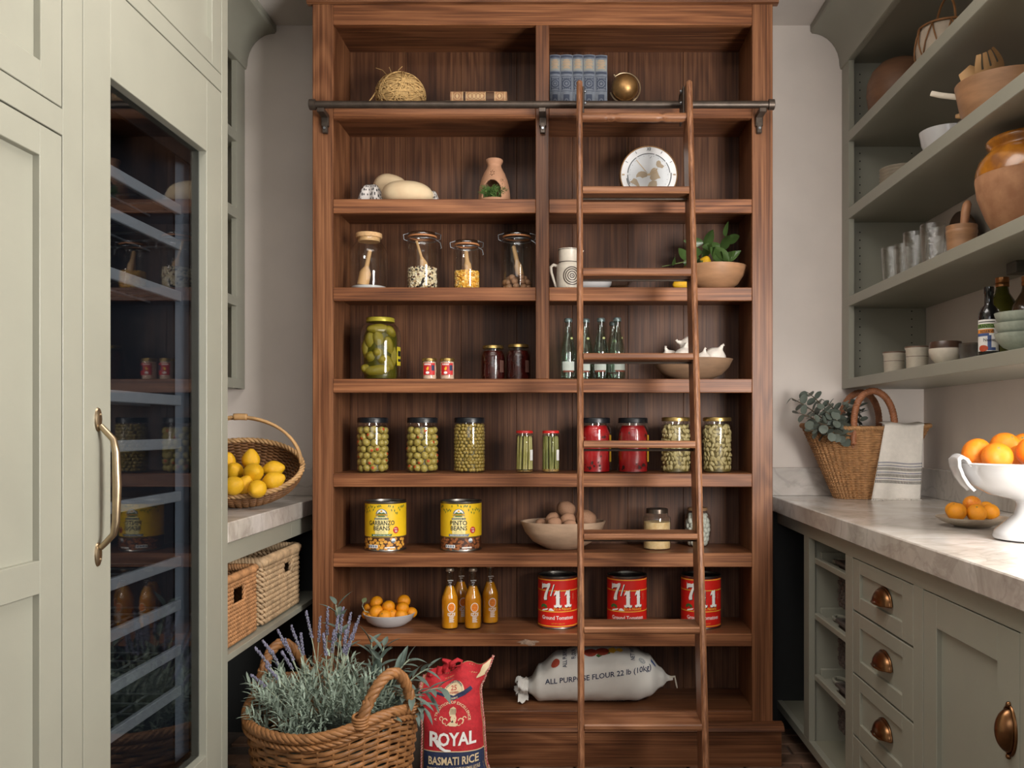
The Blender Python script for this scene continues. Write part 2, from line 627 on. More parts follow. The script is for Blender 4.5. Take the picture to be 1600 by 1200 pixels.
def simple(name, mat, b, label, cat, loc, rotz=0, group=None, smooth=True, angle=40):
    return tag(b.build(name, mat, smooth=smooth, angle=angle), label, cat, group, loc, rotz)

# ------------------------------------------------------------------ the room
YW, XL, XR, ZC = 3.70, -1.647, 1.459, 2.864
struct(MB().box(XL, XR, YW, YW + .1, 0, ZC).build('wall_back', PLASTER))
struct(MB().box(XL - .1, XL, -2.2, YW, 0, ZC).build('wall_left', PLASTER))
struct(MB().box(XR, XR + .1, -2.2, YW, 0, ZC).build('wall_right', PLASTER))
struct(MB().box(XL - .1, XR + .1, -2.2, YW + .1, ZC, ZC + .1).build('ceiling', CEIL))
struct(MB().box(XL - .1, XR + .1, -2.3, -2.2, 0, ZC).build('wall_rear', PLASTER))
floor = struct(MB().box(XL, XR, -2.2, YW, -.12, -.012).build('floor', MORTAR))
bk = MB().box(-.098, .098, -.046, .046, -.03, 0, .004)
bmesh_brick = None
r = 0
yy = 2.35
while yy < 3.68:
    x = -1.2 + (0.102 if r % 2 else 0)
    while x < 1.35:
        if bmesh_brick is None:
            o = bk.build('brick', BRICK, floor, smooth=False); bmesh_brick = o.data
        else:
            o = piece('brick', bmesh_brick, floor, (0, 0, 0))
        o.location = (x, yy, U(-.003, .001)); o.rotation_euler = (U(-.008, .008), U(-.008, .008), U(-.02, .02))
        x += .205
    yy += .1
    r += 1

# ------------------------------------------------------------------ bookcase
BX0, BX1, BY = -.925, .7516, 3.30
IX0, IX1 = -.8495, .6759
CX0, CX1 = -.112, -.063
KS = BY / F
zs = lambda y: H + (CY - y) * KS
bc = thing('bookcase', 'tall built-in walnut bookcase with eight shelf levels on the back wall', 'bookcase', (-.087, 3.48, 0))
W = lambda b, n, m, **k: b.build(n, m, bc, world=True, **k)
BACK = 3.59
for (x0, x1, z0, z1) in ((BX0, IX0, .15, 2.765), (IX1, BX1, .15, 2.765)):
    W(MB().box(x0, x1, BY, BY + .025, z0, z1, .002), 'stile', WZ)
W(MB().box(CX0, CX1, BY, BY + .025, zs(592), zs(39), .002), 'stile', WZ)
W(MB().box(IX0, IX1, BY, BY + .025, zs(39), 2.765, .002), 'header_rail', WLIP)
W(MB().box(CX0 + .012, CX1 - .012, BY + .025, BACK, zs(592), zs(30)), 'divider', WZ)
for (x0, x1) in ((BX0, IX0 - .008), (IX1 + .008, BX1)):
    W(MB().box(x0, x1, BY + .025, YW - .002, .15, 2.765), 'side_panel', WZ)
W(MB().box(IX0 - .008, IX1 + .008, BY + .025, BACK, zs(30), zs(30) + .02), 'top_panel', WX)
nb = 7
for i in range(nb):
    x0 = IX0 - .008 + (IX1 - IX0 + .016) * i / nb
    x1 = IX0 - .008 + (IX1 - IX0 + .016) * (i + 1) / nb
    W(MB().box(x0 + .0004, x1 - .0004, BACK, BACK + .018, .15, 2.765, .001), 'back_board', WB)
lips = [(163, 185), (311, 333), (449, 470), (592, 613.5), (740, 760.8), (864.5, 886), (990, 1010), (1111, 1127)]
Z = {}
for i, (t, bt) in enumerate(lips):
    Z[i + 1] = zs(t)
    spans = ((IX0, CX0), (CX1, IX1)) if i < 3 else ((IX0, IX1),)
    for (x0, x1) in spans:
        xa = x0 + (.012 if x0 == CX1 else 0) * 0
        W(MB().box(x0, x1, BY - .001, BY + .024, zs(bt), zs(t), .002), 'shelf_lip', WLIP)
        W(MB().box(x0 - .007, x1 + .007, BY + .024, BACK, zs(t) - .026, zs(t) - .0003), 'shelf', WX)
# plinth with moulded cap, crown at the ceiling
W(MB().box(-.948, .775, 3.265, YW - .01, 0, zs(1139)), 'plinth', WX)
W(MB().prism([(3.262, zs(1139)), (3.255, zs(1137)), (3.258, zs(1132)), (3.275, zs(1127.5)), (3.301, zs(1126.5)), (3.301, zs(1139))], -.957, .784, fn=lambda x, y, z: (y, x, z)), 'plinth_cap', WX)
W(MB().prism([(3.30, 2.765), (3.292, 2.768), (3.288, 2.79), (3.255, 2.835), (3.25, 2.863), (3.32, 2.863), (3.32, 2.765)], -.945, .772, fn=lambda x, y, z: (y, x, z)), 'crown', WX)
b = MB()
for k in range(26):
    a = 2 * PI * k / 26
b.shape([(-.14 + (.034 + .008 * math.sin(5 * t) + .004 * math.sin(11 * t)) * math.cos(t), .440 + (.010 + .003 * math.sin(4 * t)) * math.sin(t)) for t in [2 * PI * k / 40 for k in range(40)]], lambda u, v: (u, BY - .0018, v))
o = W(b, 'flour_smudge', M('flour_dust', '8f7866', 0.9, var=.35, scale=120)); o['label'] = 'pale floury smudge on the shelf edge'

# library rail
lr = thing('library_rail', 'dark bronze ladder rail running across the upper bookcase', 'rail', (-.09, 3.23, 2.373))
RW = lambda b, n, m=BRONZE, **k: b.build(n, m, lr, world=True, **k)
RW(MB().tube([(-.905, 3.23, 2.373), (.73, 3.23, 2.373)], .0131, 16), 'tube', smooth=True)
for x in (-.905, .73):
    RW(MB().tube([(x - .012, 3.23, 2.373), (x - .010, 3.23, 2.373), (x + .010, 3.23, 2.373), (x + .012, 3.23, 2.373)], [.014, .019, .019, .014], 18), 'end_cap', smooth=True)
for px in (507, 848, 1187):
    x = XA(px, 3.28)
    br = RW(MB().box(x - .013, x + .013, 3.222, 3.29, 2.345, 2.361, .002).box(x - .013, x + .013, 3.283, 3.2995, 2.315, 2.36, .002).box(x - .009, x + .009, 3.282, 3.3, 2.29, 2.33, .002), 'bracket')
    MB().tube([(x, 3.283, 2.306), (x, 3.276, 2.306)], .0045, 8).build('bolt', STEEL, br, world=False).location = -world_loc(br)

# ladder
ld = thing('library_ladder', 'walnut rolling ladder leaning against the bookcase rail', 'ladder', (.235, 2.8, 0))
LW = lambda b, n, m, **k: b.build(n, m, ld, world=True, **k)
yf = lambda z: 3.10 - (2.413 - z) * .1677
for xc in (.0451, .4215):
    LW(MB().box(-.0098, .0098, 0, .122, 0, 2.413, .006, fn=lambda x, y, z, xc=xc: (xc + x, yf(z) + y, z)), 'side_rail', WL)


def zl(py):
    z = 1.0
    for _ in range(30):
        z = H - (py - CY) * yf(z) / F
    return z


for py, pb in ((291, 301.5), (418.7, 430.5), (551.7, 561.5), (689, 700), (834, 843.5), (980, 991), (1132, 1143)):
    zt, zb = zl(py), zl(pb)
    y0 = yf(zt) - .003
    ru = LW(MB().prism([(y0 + .004, zb), (y0, zb + .006), (y0, zt - .004), (y0 + .004, zt), (y0 + .121, zt), (y0 + .121, zb)], .0551, .4115, fn=lambda x, y, z: (y, x, z)), 'rung', WLX)
    LW(MB().tube([(.052, y0 + .05, zb - .0075), (.414, y0 + .05, zb - .0075)], .004, 8), 'tie_rod', BRONZE, smooth=True)
zt = zl(179)
prof = []
for i in range(41):
    t = i / 40
    rr = .0158
    for q in (.255, .29, .325, .74, .775):
        if abs(t - q) < .012:
            rr -= .003
    prof.append((t, rr))
LW(MB().tube([(.0551 + .3564 * t, yf(zt) + .03, zt) for t, _ in prof], [q for _, q in prof], 14), 'turned_bar', WLX, smooth=True, angle=60)
for xc, s in ((.0451, 1), (.4215, -1)):
    x = xc + s * .0135
    hk = LW(MB().box(x - .003, x + .003, 3.15, 3.25, 2.30, 2.41, .002).tube([(x, 3.20, 2.40), (x, 3.215, 2.408), (x, 3.235, 2.41), (x, 3.252, 2.40), (x, 3.258, 2.38)], .006, 8), 'rail_hook', BRONZE, smooth=False)
    for z in (2.40, 2.36):
        MB().ball((x + s * .006, 3.175, z), .0055, 8, 6).build('bolt', STEEL, hk, smooth=True).location = -world_loc(hk)


# ------------------------------------------------------------------ painted cabinet helpers (faces look along +-X)
def panel_door(root, x, sgn, y0, y1, z0, z1, insets, th=.022, rec=.0135, name='door', mat=None):
    """flat frame with recessed panels; face at x, body behind it. sgn +1: face looks to +X"""
    mat = mat or PAINT
    xa, xb = (x - th, x) if sgn > 0 else (x, x + th)
    b = MB()
    ys = sorted({y0, y1, *[q for i in insets for q in i[:2]]})
    zz = sorted({z0, z1, *[q for i in insets for q in i[2:]]})
    ya, yb = min(i[0] for i in insets), max(i[1] for i in insets)
    b.box(xa, xb, y0, ya, z0, z1, .0012); b.box(xa, xb, yb, y1, z0, z1, .0012)
    cur = z0
    for i in sorted(insets, key=lambda q: q[2]):
        b.box(xa, xb, ya, yb, cur, i[2], .0012)
        cur = i[3]
    b.box(xa, xb, ya, yb, cur, z1, .0012)
    d = b.build(name, mat, root, world=True)
    for i in insets:
        xi = x - rec * sgn
        pa, pb = (xi - .008, xi) if sgn > 0 else (xi, xi + .008)
        p = MB().box(pa, pb, i[0] + .0002, i[1] - .0002, i[2] + .0002, i[3] - .0002)
        po = p.build('panel', mat, d, world=False)
        po.location = -world_loc(root)
    return d


# ------------------------------------------------------------------ left run: tall cabinet and glass-door fridge
XF = -.979
tall = thing('tall_cabinet', 'tall sage green panelled cabinet run left of the pantry shelves', 'cabinet', (-1.31, 2.0, 0))
TW = lambda b, n, m=PAINT, **k: b.build(n, m, tall, world=True, **k)
# face frame
TW(MB().box(XF - .022, XF, 1.762, 1.834, 0.1, ZC - .002, .001), 'stile')
TW(MB().box(XF - .022, XF, 2.575, 2.62, 0.1, ZC - .002, .001), 'stile')
TW(MB().box(XF - .022, XF, 1.05, 1.762, 1.789, 1.840, .001), 'rail')
TW(MB().box(XF - .022, XF, 1.834, 2.575, 2.174, 2.2215, .001), 'rail')
TW(MB().box(XF - .022, XF, 1.0, 2.62, ZC - .08, ZC - .002, .001), 'rail')
TW(MB().box(XF - .022, XF, 1.0, 1.05, 0.1, ZC - .002, .001), 'stile')
TW(MB().box(XL + .002, XF - .022, 2.60, 2.62, 0, ZC - .002), 'end_panel')
TW(MB().box(XL + .002, XF - .022, 1.0, 1.02, 0, ZC - .002), 'end_panel')
TW(MB().box(XL + .002, XF - .022, 1.77, 1.785, 0.1, ZC - .01), 'end_panel')
TW(MB().box(XL + .002, XF - .06, 1.02, 2.60, 0, .1), 'toe_kick')
panel_door(tall, XF - .0005, 1, 1.054, 1.7588, .104, 1.786, [(1.13, 1.686, .9736 - .862 + .05, .9116), (1.13, 1.686, .9736, 1.728)])
panel_door(tall, XF - .0005, 1, 1.054, 1.7588, 1.843, ZC - .084, [(1.13, 1.689, 1.905, ZC - .16)])
panel_door(tall, XF - .0005, 1, 1.837, 2.5725, 2.2245, ZC - .084, [(1.91, 2.506, 2.289, ZC - .15)])

fr = thing('glass_door_fridge', 'built-in wine fridge with sage green framed glass door and brass pull', 'fridge', (-1.30, 2.2, .11))
FW = lambda b, n, m=PAINT, **k: b.build(n, m, fr, world=True, **k)
fy0, fy1, fz0, fz1 = 1.8375, 2.572, .105, 2.171
gy0, gy1, gz0, gz1 = 1.947, 2.467, .328, 1.9735
fd = FW(MB().box(XF - .024, XF, fy0, gy0, fz0, fz1, .0012).box(XF - .024, XF, gy1, fy1, fz0, fz1, .0012).box(XF - .024, XF, gy0, gy1, fz0, gz0, .0012).box(XF - .024, XF, gy0, gy1, gz1, fz1, .0012), 'door')
gk = MB()
gk.box(XF - .030, XF - .0235, gy0 + .0005, gy0 + .012, gz0, gz1).box(XF - .030, XF - .0235, gy1 - .045, gy1 - .0005, gz0, gz1).box(XF - .030, XF - .0235, gy0, gy1, gz0, gz0 + .028).box(XF - .030, XF - .0235, gy0, gy1, gz1 - .05, gz1)
FW(gk, 'gasket_frame', BLACKGLASS)
FW(MB().box(XF - .0225, XF - .0205, gy0 + .0003, gy1 - .0003, gz0 + .0003, gz1 - .0003), 'glass_pane', DOORGLASS)
FW(MB().box(-1.60, -1.58, 1.85, 2.56, .2, 2.12).box(-1.58, XF - .031, 1.85, 1.87, .2, 2.12).box(-1.58, XF - .031, 1.87, 2.46, .2, .22).box(-1.58, XF - .031, 1.87, 2.46, 2.1, 2.12), 'lining', COOLER)
FW(MB().box(-1.052, XF - .032, 2.436, 2.46, .22, 2.1), 'side_wall', COOLWALL)
FW(MB().box(-1.58, -1.052, 2.44, 2.46, .22, 2.1), 'inner_wall', COOLER)
for (yl, zz) in ((0, 1.817), (0, 1.722), (0, 1.585), (0, 1.307), (0, 1.192), (0, 1.052), (0, .878), (0, .762), (0, .642), (0, .533)):
    rk = FW(MB().box(-1.043, -1.030, 1.88, 2.425, zz - .027, zz, .002), 'rack', RACK)
    g = MB()
    for k in range(7):
        g.tube([(-1.04, 1.90 + k * .085, zz - .02), (-1.5, 1.90 + k * .085, zz - .02)], .003, 6)
    for k in range(3):
        g.tube([(-1.12 - k * .17, 1.88, zz - .026), (-1.12 - k * .17, 2.435, zz - .026)], .003, 6)
    go = g.build('wire_grid', STEEL, rk, smooth=True)
    go.location = -world_loc(rk)
# brass pull
hy = 1.893
hd = FW(MB().tube([(XF + .006, hy, 1.225), (XF + .018, hy, 1.212), (XF + .033, hy, 1.196), (XF + .038, hy, 1.17), (XF + .040, hy, 1.10), (XF + .038, hy, 1.025), (XF + .033, hy, .998), (XF + .018, hy, .982), (XF + .006, hy, .97)],
                  [.006, .0065, .007, .008, .0092, .008, .007, .0065, .006], 12), 'handle', BRASS, smooth=True)
for z0 in (1.238, .956):
    m = MB().lathe([(0, .006), (.008, .0055), (.0125, .003), (.0135, 0), (0, 0)], 18, sy=1.9)
    q = MB().add([(XF + v[2], hy + v[0], z0 + v[1]) for v in m.v], m.f)
    hm = q.build('mount_plate', BRASS, hd, smooth=True); hm.location = -world_loc(hd)
    hd2 = MB().ball((XF + .006, hy, z0 + (.010 if z0 > 1 else -.010)), .003, 8, 6).build('screw', BRASS, hd, smooth=True); hd2.location = -world_loc(hd)

# left base unit, counter, upper shelves
lb = thing('open_base_cabinet', 'sage green open base cabinet with basket shelf under the left counter', 'cabinet', (-1.31, 3.1, 0))
LBW = lambda b, n, m=PAINT, **k: b.build(n, m, lb, world=True, **k)
LBW(MB().box(XF - .03, XF - .008, 2.624, 3.255, .826, .884, .001).box(XF - .03, XF - .008, 3.255, 3.692, .826, .884, .001), 'apron')
LBW(MB().box(XL + .004, XF - .004, 2.624, 3.692, .541, .561, .001), 'shelf')
DARK = M('niche_shade_dark', '2b2c2b', .6, var=.05)  # deep shade of the under-counter niches put into the panel colour
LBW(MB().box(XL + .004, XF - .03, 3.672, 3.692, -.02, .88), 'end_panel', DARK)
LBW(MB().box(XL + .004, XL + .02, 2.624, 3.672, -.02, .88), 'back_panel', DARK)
LBW(MB().box(XF - .03, -.952, 3.680, 3.694, -.02, .88), 'shade_filler', DARK)  # dark strip added for the shade in the gap beside the bookcase
ct = simple('stone_countertop', STONE, MB().box(XL + .002, XF, 2.622, 3.698, .886, .946, .003), 'grey veined stone worktop under the basket of lemons', 'worktop', None, smooth=False)
struct(MB().box(XL + .022, XF + .02, YW - .022, YW - .001, .946, 1.057, .002).build('trim_1', STONE))
struct(MB().box(XL + .001, XL + .022, 2.622, YW - .001, .946, 1.057, .002).build('trim_2', STONE))

shz = [(2.402, 2.361), (2.097, 2.054), (1.744, 1.706), (1.418, 1.379)]


def upper_unit(name, label, sgn, xf, xw, yend, loc):
    """open shelf unit against a side wall; sgn -1 faces -X (right side of room)"""
    t = thing(name, label, 'shelf unit', loc)
    B = lambda b, n, m=PAINT, **k: b.build(n, m, t, world=True, **k)
    def bx(x0, x1, *a):
        return MB().box(min(x0, x1), max(x0, x1), *a)
    back = xw - sgn * .002 * -1 if False else xw
    inn = -sgn
    y1 = YW - .002
    B(bx(xf, xf + inn * .022, 3.607, y1, 1.379, 2.70, .001), 'stile')
    B(bx(xf + inn * .022, xw - inn * .002, 3.675, y1, 1.379, 2.70), 'side_panel')
    B(bx(xf, xf + inn * .022, yend, yend + .05, 1.379, 2.70, .001), 'stile')
    B(bx(xf + inn * .022, xw - inn * .002, yend, yend + .02, 1.379, 2.70), 'side_panel')
    B(bx(xf, xf + inn * .022, yend + .05, 3.607, 2.685, 2.70, .001), 'top_rail')
    B(bx(xf + inn * .022, xw - inn * .002, yend + .02, 3.675, 2.70, 2.72), 'top_panel')
    for (a, c) in shz:
        B(bx(xf - inn * .0005, xw - inn * .003, yend + .021, 3.674 if sgn < 0 else 3.674, c, a, .0015), 'shelf')
    pr = [(xf, 2.683), (xf - inn * .006, 2.684)]
    for i in range(9):
        q = i / 8 * PI / 2
        pr.append((xf - inn * (.010 + .112 * (1 - math.cos(q))), 2.70 + .13 * math.sin(q)))
    pr += [(xf - inn * .128, 2.838), (xf - inn * .128, ZC - .001), (xw - inn * .003, ZC - .001), (xw - inn * .003, 2.72), (xf + inn * .02, 2.72), (xf + inn * .02, 2.70)]
    B(MB().prism(pr, yend, y1), 'crown', smooth=True, angle=30)
    return t, B


rt, RB = upper_unit('open_shelf_unit', 'sage green open shelf unit with crown moulding on the right wall', -1, 1.124, XR, 2.02, (1.29, 2.6, 1.379))
lt, LB = upper_unit('open_shelf_unit', 'sage green upper shelf unit half hidden behind the wine fridge', 1, -1.312, XL, 2.622, (-1.48, 3.2, 1.379))
b = MB()
for x in (1.19, 1.40):
    z = 1.47
    while z < 2.66:
        if min(abs(z - (q[0] + q[1]) / 2) for q in shz) > .03:
            b.tube([(x, 3.6745, z), (x, 3.6735, z)], .0028, 8)
        z += .032
RB(b, 'pin_holes', INK, kind='stuff')
o = RB(MB().box(1.30, 1.36, 2.62, 2.68, 1.672, 1.7055, .002), 'puck_light', M('puck_housing', '56524a', .5)); o['label'] = 'small grey puck housing under the shelf'

# ------------------------------------------------------------------ right base run and counter
XFR = .855
simple('stone_countertop', STONE, MB().box(.827, XR - .002, .3, 3.698, .886, .946, .003), 'long pale stone worktop on the green drawer run', 'worktop', None, smooth=False)
struct(MB().box(.80, XR - .022, YW - .022, YW - .001, .946, 1.060, .002).build('trim_3', STONE))
struct(MB().box(XR - .022, XR - .001, .3, YW - .001, .946, 1.060, .002).build('trim_4', STONE))
rb = thing('base_cabinet', 'sage green base cabinet run with copper pulled drawers and open cubby', 'cabinet', (1.15, 2.3, 0))
BW = lambda b, n, m=PAINT, **k: b.build(n, m, rb, world=True, **k)
fx = lambda y0, y1, z0, z1: MB().box(XFR, XFR + .022, y0, y1, z0, z1, .001)
BW(fx(.9, 3.69, .835, .885), 'rail')
BW(fx(.9, 3.69, .085, .117), 'rail')
for (a, c) in ((3.194, 3.263), (2.708, 2.778), (2.174, 2.234), (1.65, 1.708)):
    BW(fx(a, c, .117, .835), 'stile')
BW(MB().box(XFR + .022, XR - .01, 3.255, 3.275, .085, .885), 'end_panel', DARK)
BW(MB().box(.79, XR - .01, 3.675, 3.695, -.02, .885), 'end_panel', DARK)  # dark sheet added before the back wall for the niche shade
BW(MB().box(XFR + .022, XR - .01, 3.205, 3.225, .085, .885), 'end_panel', PAINT)
BW(MB().box(XFR + .022, XR - .01, 2.72, 2.74, .085, .885), 'end_panel', PAINT_IN)
BW(MB().box(XFR + .022, XR - .01, 1.66, 1.68, .085, .885), 'end_panel', PAINT_IN)
BW(MB().box(XFR + .022, XR - .01, .9, 3.69, .095, .115), 'bottom_panel', PAINT_IN)
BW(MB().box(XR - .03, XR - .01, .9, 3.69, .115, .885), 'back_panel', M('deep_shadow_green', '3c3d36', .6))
BW(MB().box(XFR + .07, XFR + .09, .9, 3.69, 0, .085), 'toe_kick')
for i, (z1, z0) in enumerate(((.835, .678), (.678, .492), (.492, .308), (.308, .117))):
    y0, y1 = 2.234 + .003, 2.708 - .003
    d = panel_door(rb, XFR + .0005, -1, y0, y1, z0 + .003, z1 - .003, [(y0 + .073, y1 - .062, z0 + .047, z1 - .042)], name='drawer', rec=.008)
    d.location = (0, 0, 0)
    zc = (z0 + z1) / 2 - .004
    m = MB()
    yc = 2.452

    def cup(u, v, zc=zc):
        a = u * PI
        q = v * PI / 2
        ww, hh = .056, .042
        lipz = (-hh * .15)
        y = yc + ww * math.cos(a) * math.cos(q * .92)
        z = zc + lipz + hh * math.sin(a) * math.cos(q * .92)
        return (XFR + .005 - .027 * math.sin(q), y, z)
    m.grid(cup, 20, 8)
    m.tube([cup(k / 20, 0) for k in range(21)], .0035, 6)
    m.tube([(XFR + .004, yc - .056, zc - .0063), (XFR - .020, yc - .03, zc - .0065), (XFR - .024, yc, zc - .0065), (XFR - .020, yc + .03, zc - .0065), (XFR + .004, yc + .056, zc - .0063)], .003, 6)
    p = m.build('cup_pull', COPPER, d, smooth=True, angle=60)
    p.location = -world_loc(rb)
    if i < 4:
        p['label'] = 'aged copper cup pull'
dr = panel_door(rb, XFR + .0005, -1, 1.711, 2.171, .120, .832, [(1.80, 2.095, .19, .757)], name='door', rec=.012)
m = MB()


def oval(u, v):
    a = u * 2 * PI
    q = v * PI / 2
    return (XFR + .002 - .030 * math.sin(q), 1.748 + .024 * math.cos(a) * math.cos(q * .98), .637 + .044 * math.sin(a) * math.cos(q * .98))


m.grid(oval, 28, 8, cu=True)
m.tube([(XFR, 1.748 + .027 * math.cos(t), .637 + .047 * math.sin(t)) for t in [2 * PI * k / 28 for k in range(28)]], .004, 6, closed=True)
m.ball((XFR - .002, 1.748, .687), .006, 8, 6).ball((XFR - .002, 1.748, .587), .006, 8, 6)
p = m.build('latch_pull', COPPER, dr, smooth=True, angle=60); p.location = -world_loc(rb); p['label'] = 'oval aged copper pull'
for zt in (.764, .568, .353):
    tr = MB()
    tr.box(.875, .895, 2.745, 3.20, zt - .022, zt, .003).box(1.28, 1.30, 2.745, 3.20, zt - .022, zt + .03, .003).box(.895, 1.28, 3.185, 3.20, zt - .022, zt + .02, .003).box(.895, 1.28, 2.745, 2.76, zt - .022, zt + .02, .003).box(.895, 1.28, 3.045, 3.185, zt - .022, zt - .014)
    t = BW(tr, 'pull_out_tray')
    hn = MB().tube([(.945 + .022 * math.cos(a), 3.115 + .05 * math.sin(a), zt - .004) for a in [2 * PI * k / 20 for k in range(20)]], .006, 6, closed=True).build('handle_rim', PAINT, t, smooth=True)
    hn.location = -world_loc(rb)
for i, (zt, w_) in enumerate(((.764, 'top'), (.568, 'middle'), (.353, 'lowest'))):
    b = MB().box(-.172, .172, -.128, .128, 0, .10)
    for j in range(8):
        for k in range(15):
            q = .003 if (j + k) % 2 else 0.0
            b.box(-.174 - q, -.168, -.1275 + k * .017, -.1115 + k * .017, .001 + j * .0145, .0145 + j * .0145, .002)
        for k in range(20):
            q = .003 if (j + k) % 2 else 0.0
            b.box(-.17 + k * .017, -.154 + k * .017, .124, .1305 + q, .001 + j * .0145, .0145 + j * .0145, .002)
    b.box(-.182, .182, -.138, -.124, .138, .152, .003).box(-.182, .182, .124, .138, .138, .152, .003).box(-.182, -.168, -.124, .124, .138, .152, .003).box(.168, .182, -.124, .124, .138, .152, .003).box(-.172, .172, -.128, -.122, .10, .14).box(-.172, .172, .122, .128, .10, .14).box(-.172, -.166, -.12, .12, .10, .14)
    simple('storage_basket', M('dark_woven_strap', '4a423d', .6, var=.3), b, 'dark woven basket on the %s pull-out tray of the green cubby' % w_, 'basket', (1.083, 2.902, zt - .137), 0, 'dark baskets in the cubby', smooth=False)

# ------------------------------------------------------------------ helpers for jars, bottles, fruit
def xat(px, Y, z):
    return (XA(px, Y), Y, z)


def jar_profile(r, h, neck=.82, shoulder=.86, lid_h=.012):
    hs = h * shoulder
    hn = h - lid_h
    p = [(0, .001), (r * .86, .001), (r * .96, .003), (r, .010), (r, hs * .97)]
    for i in range(1, 6):
        q = i / 5 * PI / 2
        p.append((r - (r - r * neck) * (1 - math.cos(q)), hs * .97 + (hn - hs * .97 - .008) * math.sin(q)))
    p += [(r * neck, hn), (r * neck, h - .002)]
    return p


def lid(r, h, thick, mat, parent, name='lid'):
    return MB().lathe([(0, h), (r * .88, h), (r * .94, h - .0005), (r * .985, h - .002), (r, h - .004), (r, h - thick + .002), (r * 1.015, h - thick + .001), (r * 1.015, h - thick), (r * .9, h - thick), (0, h - thick)], 32).build(name, mat, parent, smooth=True, angle=35)


def jar(name, label, loc, r, h, neck=.82, shoulder=.86, lid_mat=None, lid_t=.016, group=None, cat='jar', glass=None, lid_r=None):
    t = thing(name, label, cat, loc, 0, group)
    MB().lathe(jar_profile(r, h, neck, shoulder, lid_t), 36).build('glass_body', glass or GLASS, t, smooth=True, angle=50)
    if lid_mat:
        lid(lid_r or r * neck * 1.06, h + .003, lid_t, lid_mat, t)
    return t


def lump(r, h, n, m, amp, freq, seed, taper=.0, z0=.004):
    def fn(u, v):
        a = 2 * PI * u
        rr = r * (1 - taper * max(0, v - .82) / .18)
        d = noise.noise(Vector((math.cos(a) * freq, math.sin(a) * freq, v * h / r * freq + seed)))
        rr = rr - amp + d * amp * .9
        return (rr * math.cos(a), rr * math.sin(a), z0 + v * h)
    b = MB().grid(fn, n, m, cu=True)
    b.shape([(0, 0)], lambda u, v: (0, 0, z0 + h)) if False else None
    top = [fn(i / n, 1) for i in range(n)]
    b.add(top + [(0, 0, z0 + h)], [(i, (i + 1) % n, n) for i in range(n)])
    return b


def sphere_mesh(name, mat, r, n=14, m=9, sc=(1, 1, 1), fn=None):
    b = MB().ball((0, 0, 0), r, n, m, sc, fn=fn)
    o = b.build(name, mat, smooth=True, angle=180)
    me = o.data
    bpy.data.objects.remove(o)
    return me


# ------------------------------------------------------------------ shelf 1 (top): twine, books, globe
b = MB()
tb = thing('twine_ball', 'large ball of golden jute twine on the top shelf', 'twine', xat(626, 3.44, Z[1]))
R0 = .094
core = MB().ball((0, 0, .082), .088, 24, 16, (1, 1, .92)).build('core', JUTE, tb, smooth=True, angle=180)
strands = []
for k in range(46):
    ax = Vector((U(-.75, .75), U(-.6, .6), 1)).normalized() if k % 3 else Vector((U(-1, 1), U(-1, 1), U(.1, .6))).normalized()
    e1 = ax.orthogonal().normalized(); e2 = ax.cross(e1)
    off = U(-.55, .55)
    rr = math.sqrt(1 - off * off)
    b.tube([((e1 * math.cos(t) + e2 * math.sin(t)) * rr + ax * off) * (R0 + U(-.0008, .0008)) * 1.0 for t in [2 * PI * q / 44 for q in range(44)]], .0021, 5, closed=True)
b.v = [(v[0], v[1], .082 + v[2] * .90) for v in b.v]
b.v = [(v[0], v[1], max(.0015, v[2])) for v in b.v]
b.tube([(-.085, -.03, .09), (-.10, -.04, .06), (-.122, -.045, .03), (-.132, -.046, .012)], .0026, 5)
for k in range(3):
    b.tube([(-.05 + k * .02, -.02, .155), (-.065 + k * .03, -.02, .172), (-.09 + k * .05, -.02, .180 + k * .003)], .0014, 4)
b.build('twine_windings', JUTE, tb, smooth=True, kind='stuff', angle=90)


def book(name, label, w, h, d, cover, loc, flat=False, rz=0.0, group=None, deco=None):
    """spine faces -Y; w thickness, h height, d depth"""
    t = thing(name, label, 'book', loc, rz, group)
    M3 = (lambda x, y, z: (z - h / 2, y, x + w / 2)) if flat else (lambda x, y, z: (x, y, z))
    c = MB()
    c.box(-w / 2, -w / 2 + .003, .004, d, 0, h, .0008, fn=M3).box(w / 2 - .003, w / 2, .004, d, 0, h, .0008, fn=M3)
    n = 8
    sp = [(-w / 2 + w * i / n, .004 - .006 * math.sin(PI * i / n)) for i in range(n + 1)]
    c.grid(lambda u, v: M3(-w / 2 + w * u, .004 - .006 * math.sin(PI * u), h * v), n, 1)
    c.build('cover', cover, t, smooth=True, angle=30)
    MB().box(-w / 2 + .003, w / 2 - .003, .004, d - .004, .003, h - .003, fn=M3).build('pages', M('aged_pages', 'd8c9a8', .9, stretch=(1, 1, 1), var=.1), t)
    sf = lambda u, v: M3(u, .004 - .006 * math.cos(PI * u / w) - .0006, v)
    if deco:
        deco(t, sf, w, h)
    return t


BLUEC = M('faded_blue_cloth', '6c727c', .8, var=.15, scale=60)
BLUED = M('dark_blue_stamp', '3b4253', .75, var=.15, scale=80)
GREYB = M('grey_title_block', '868883', .8, var=.1, scale=70)


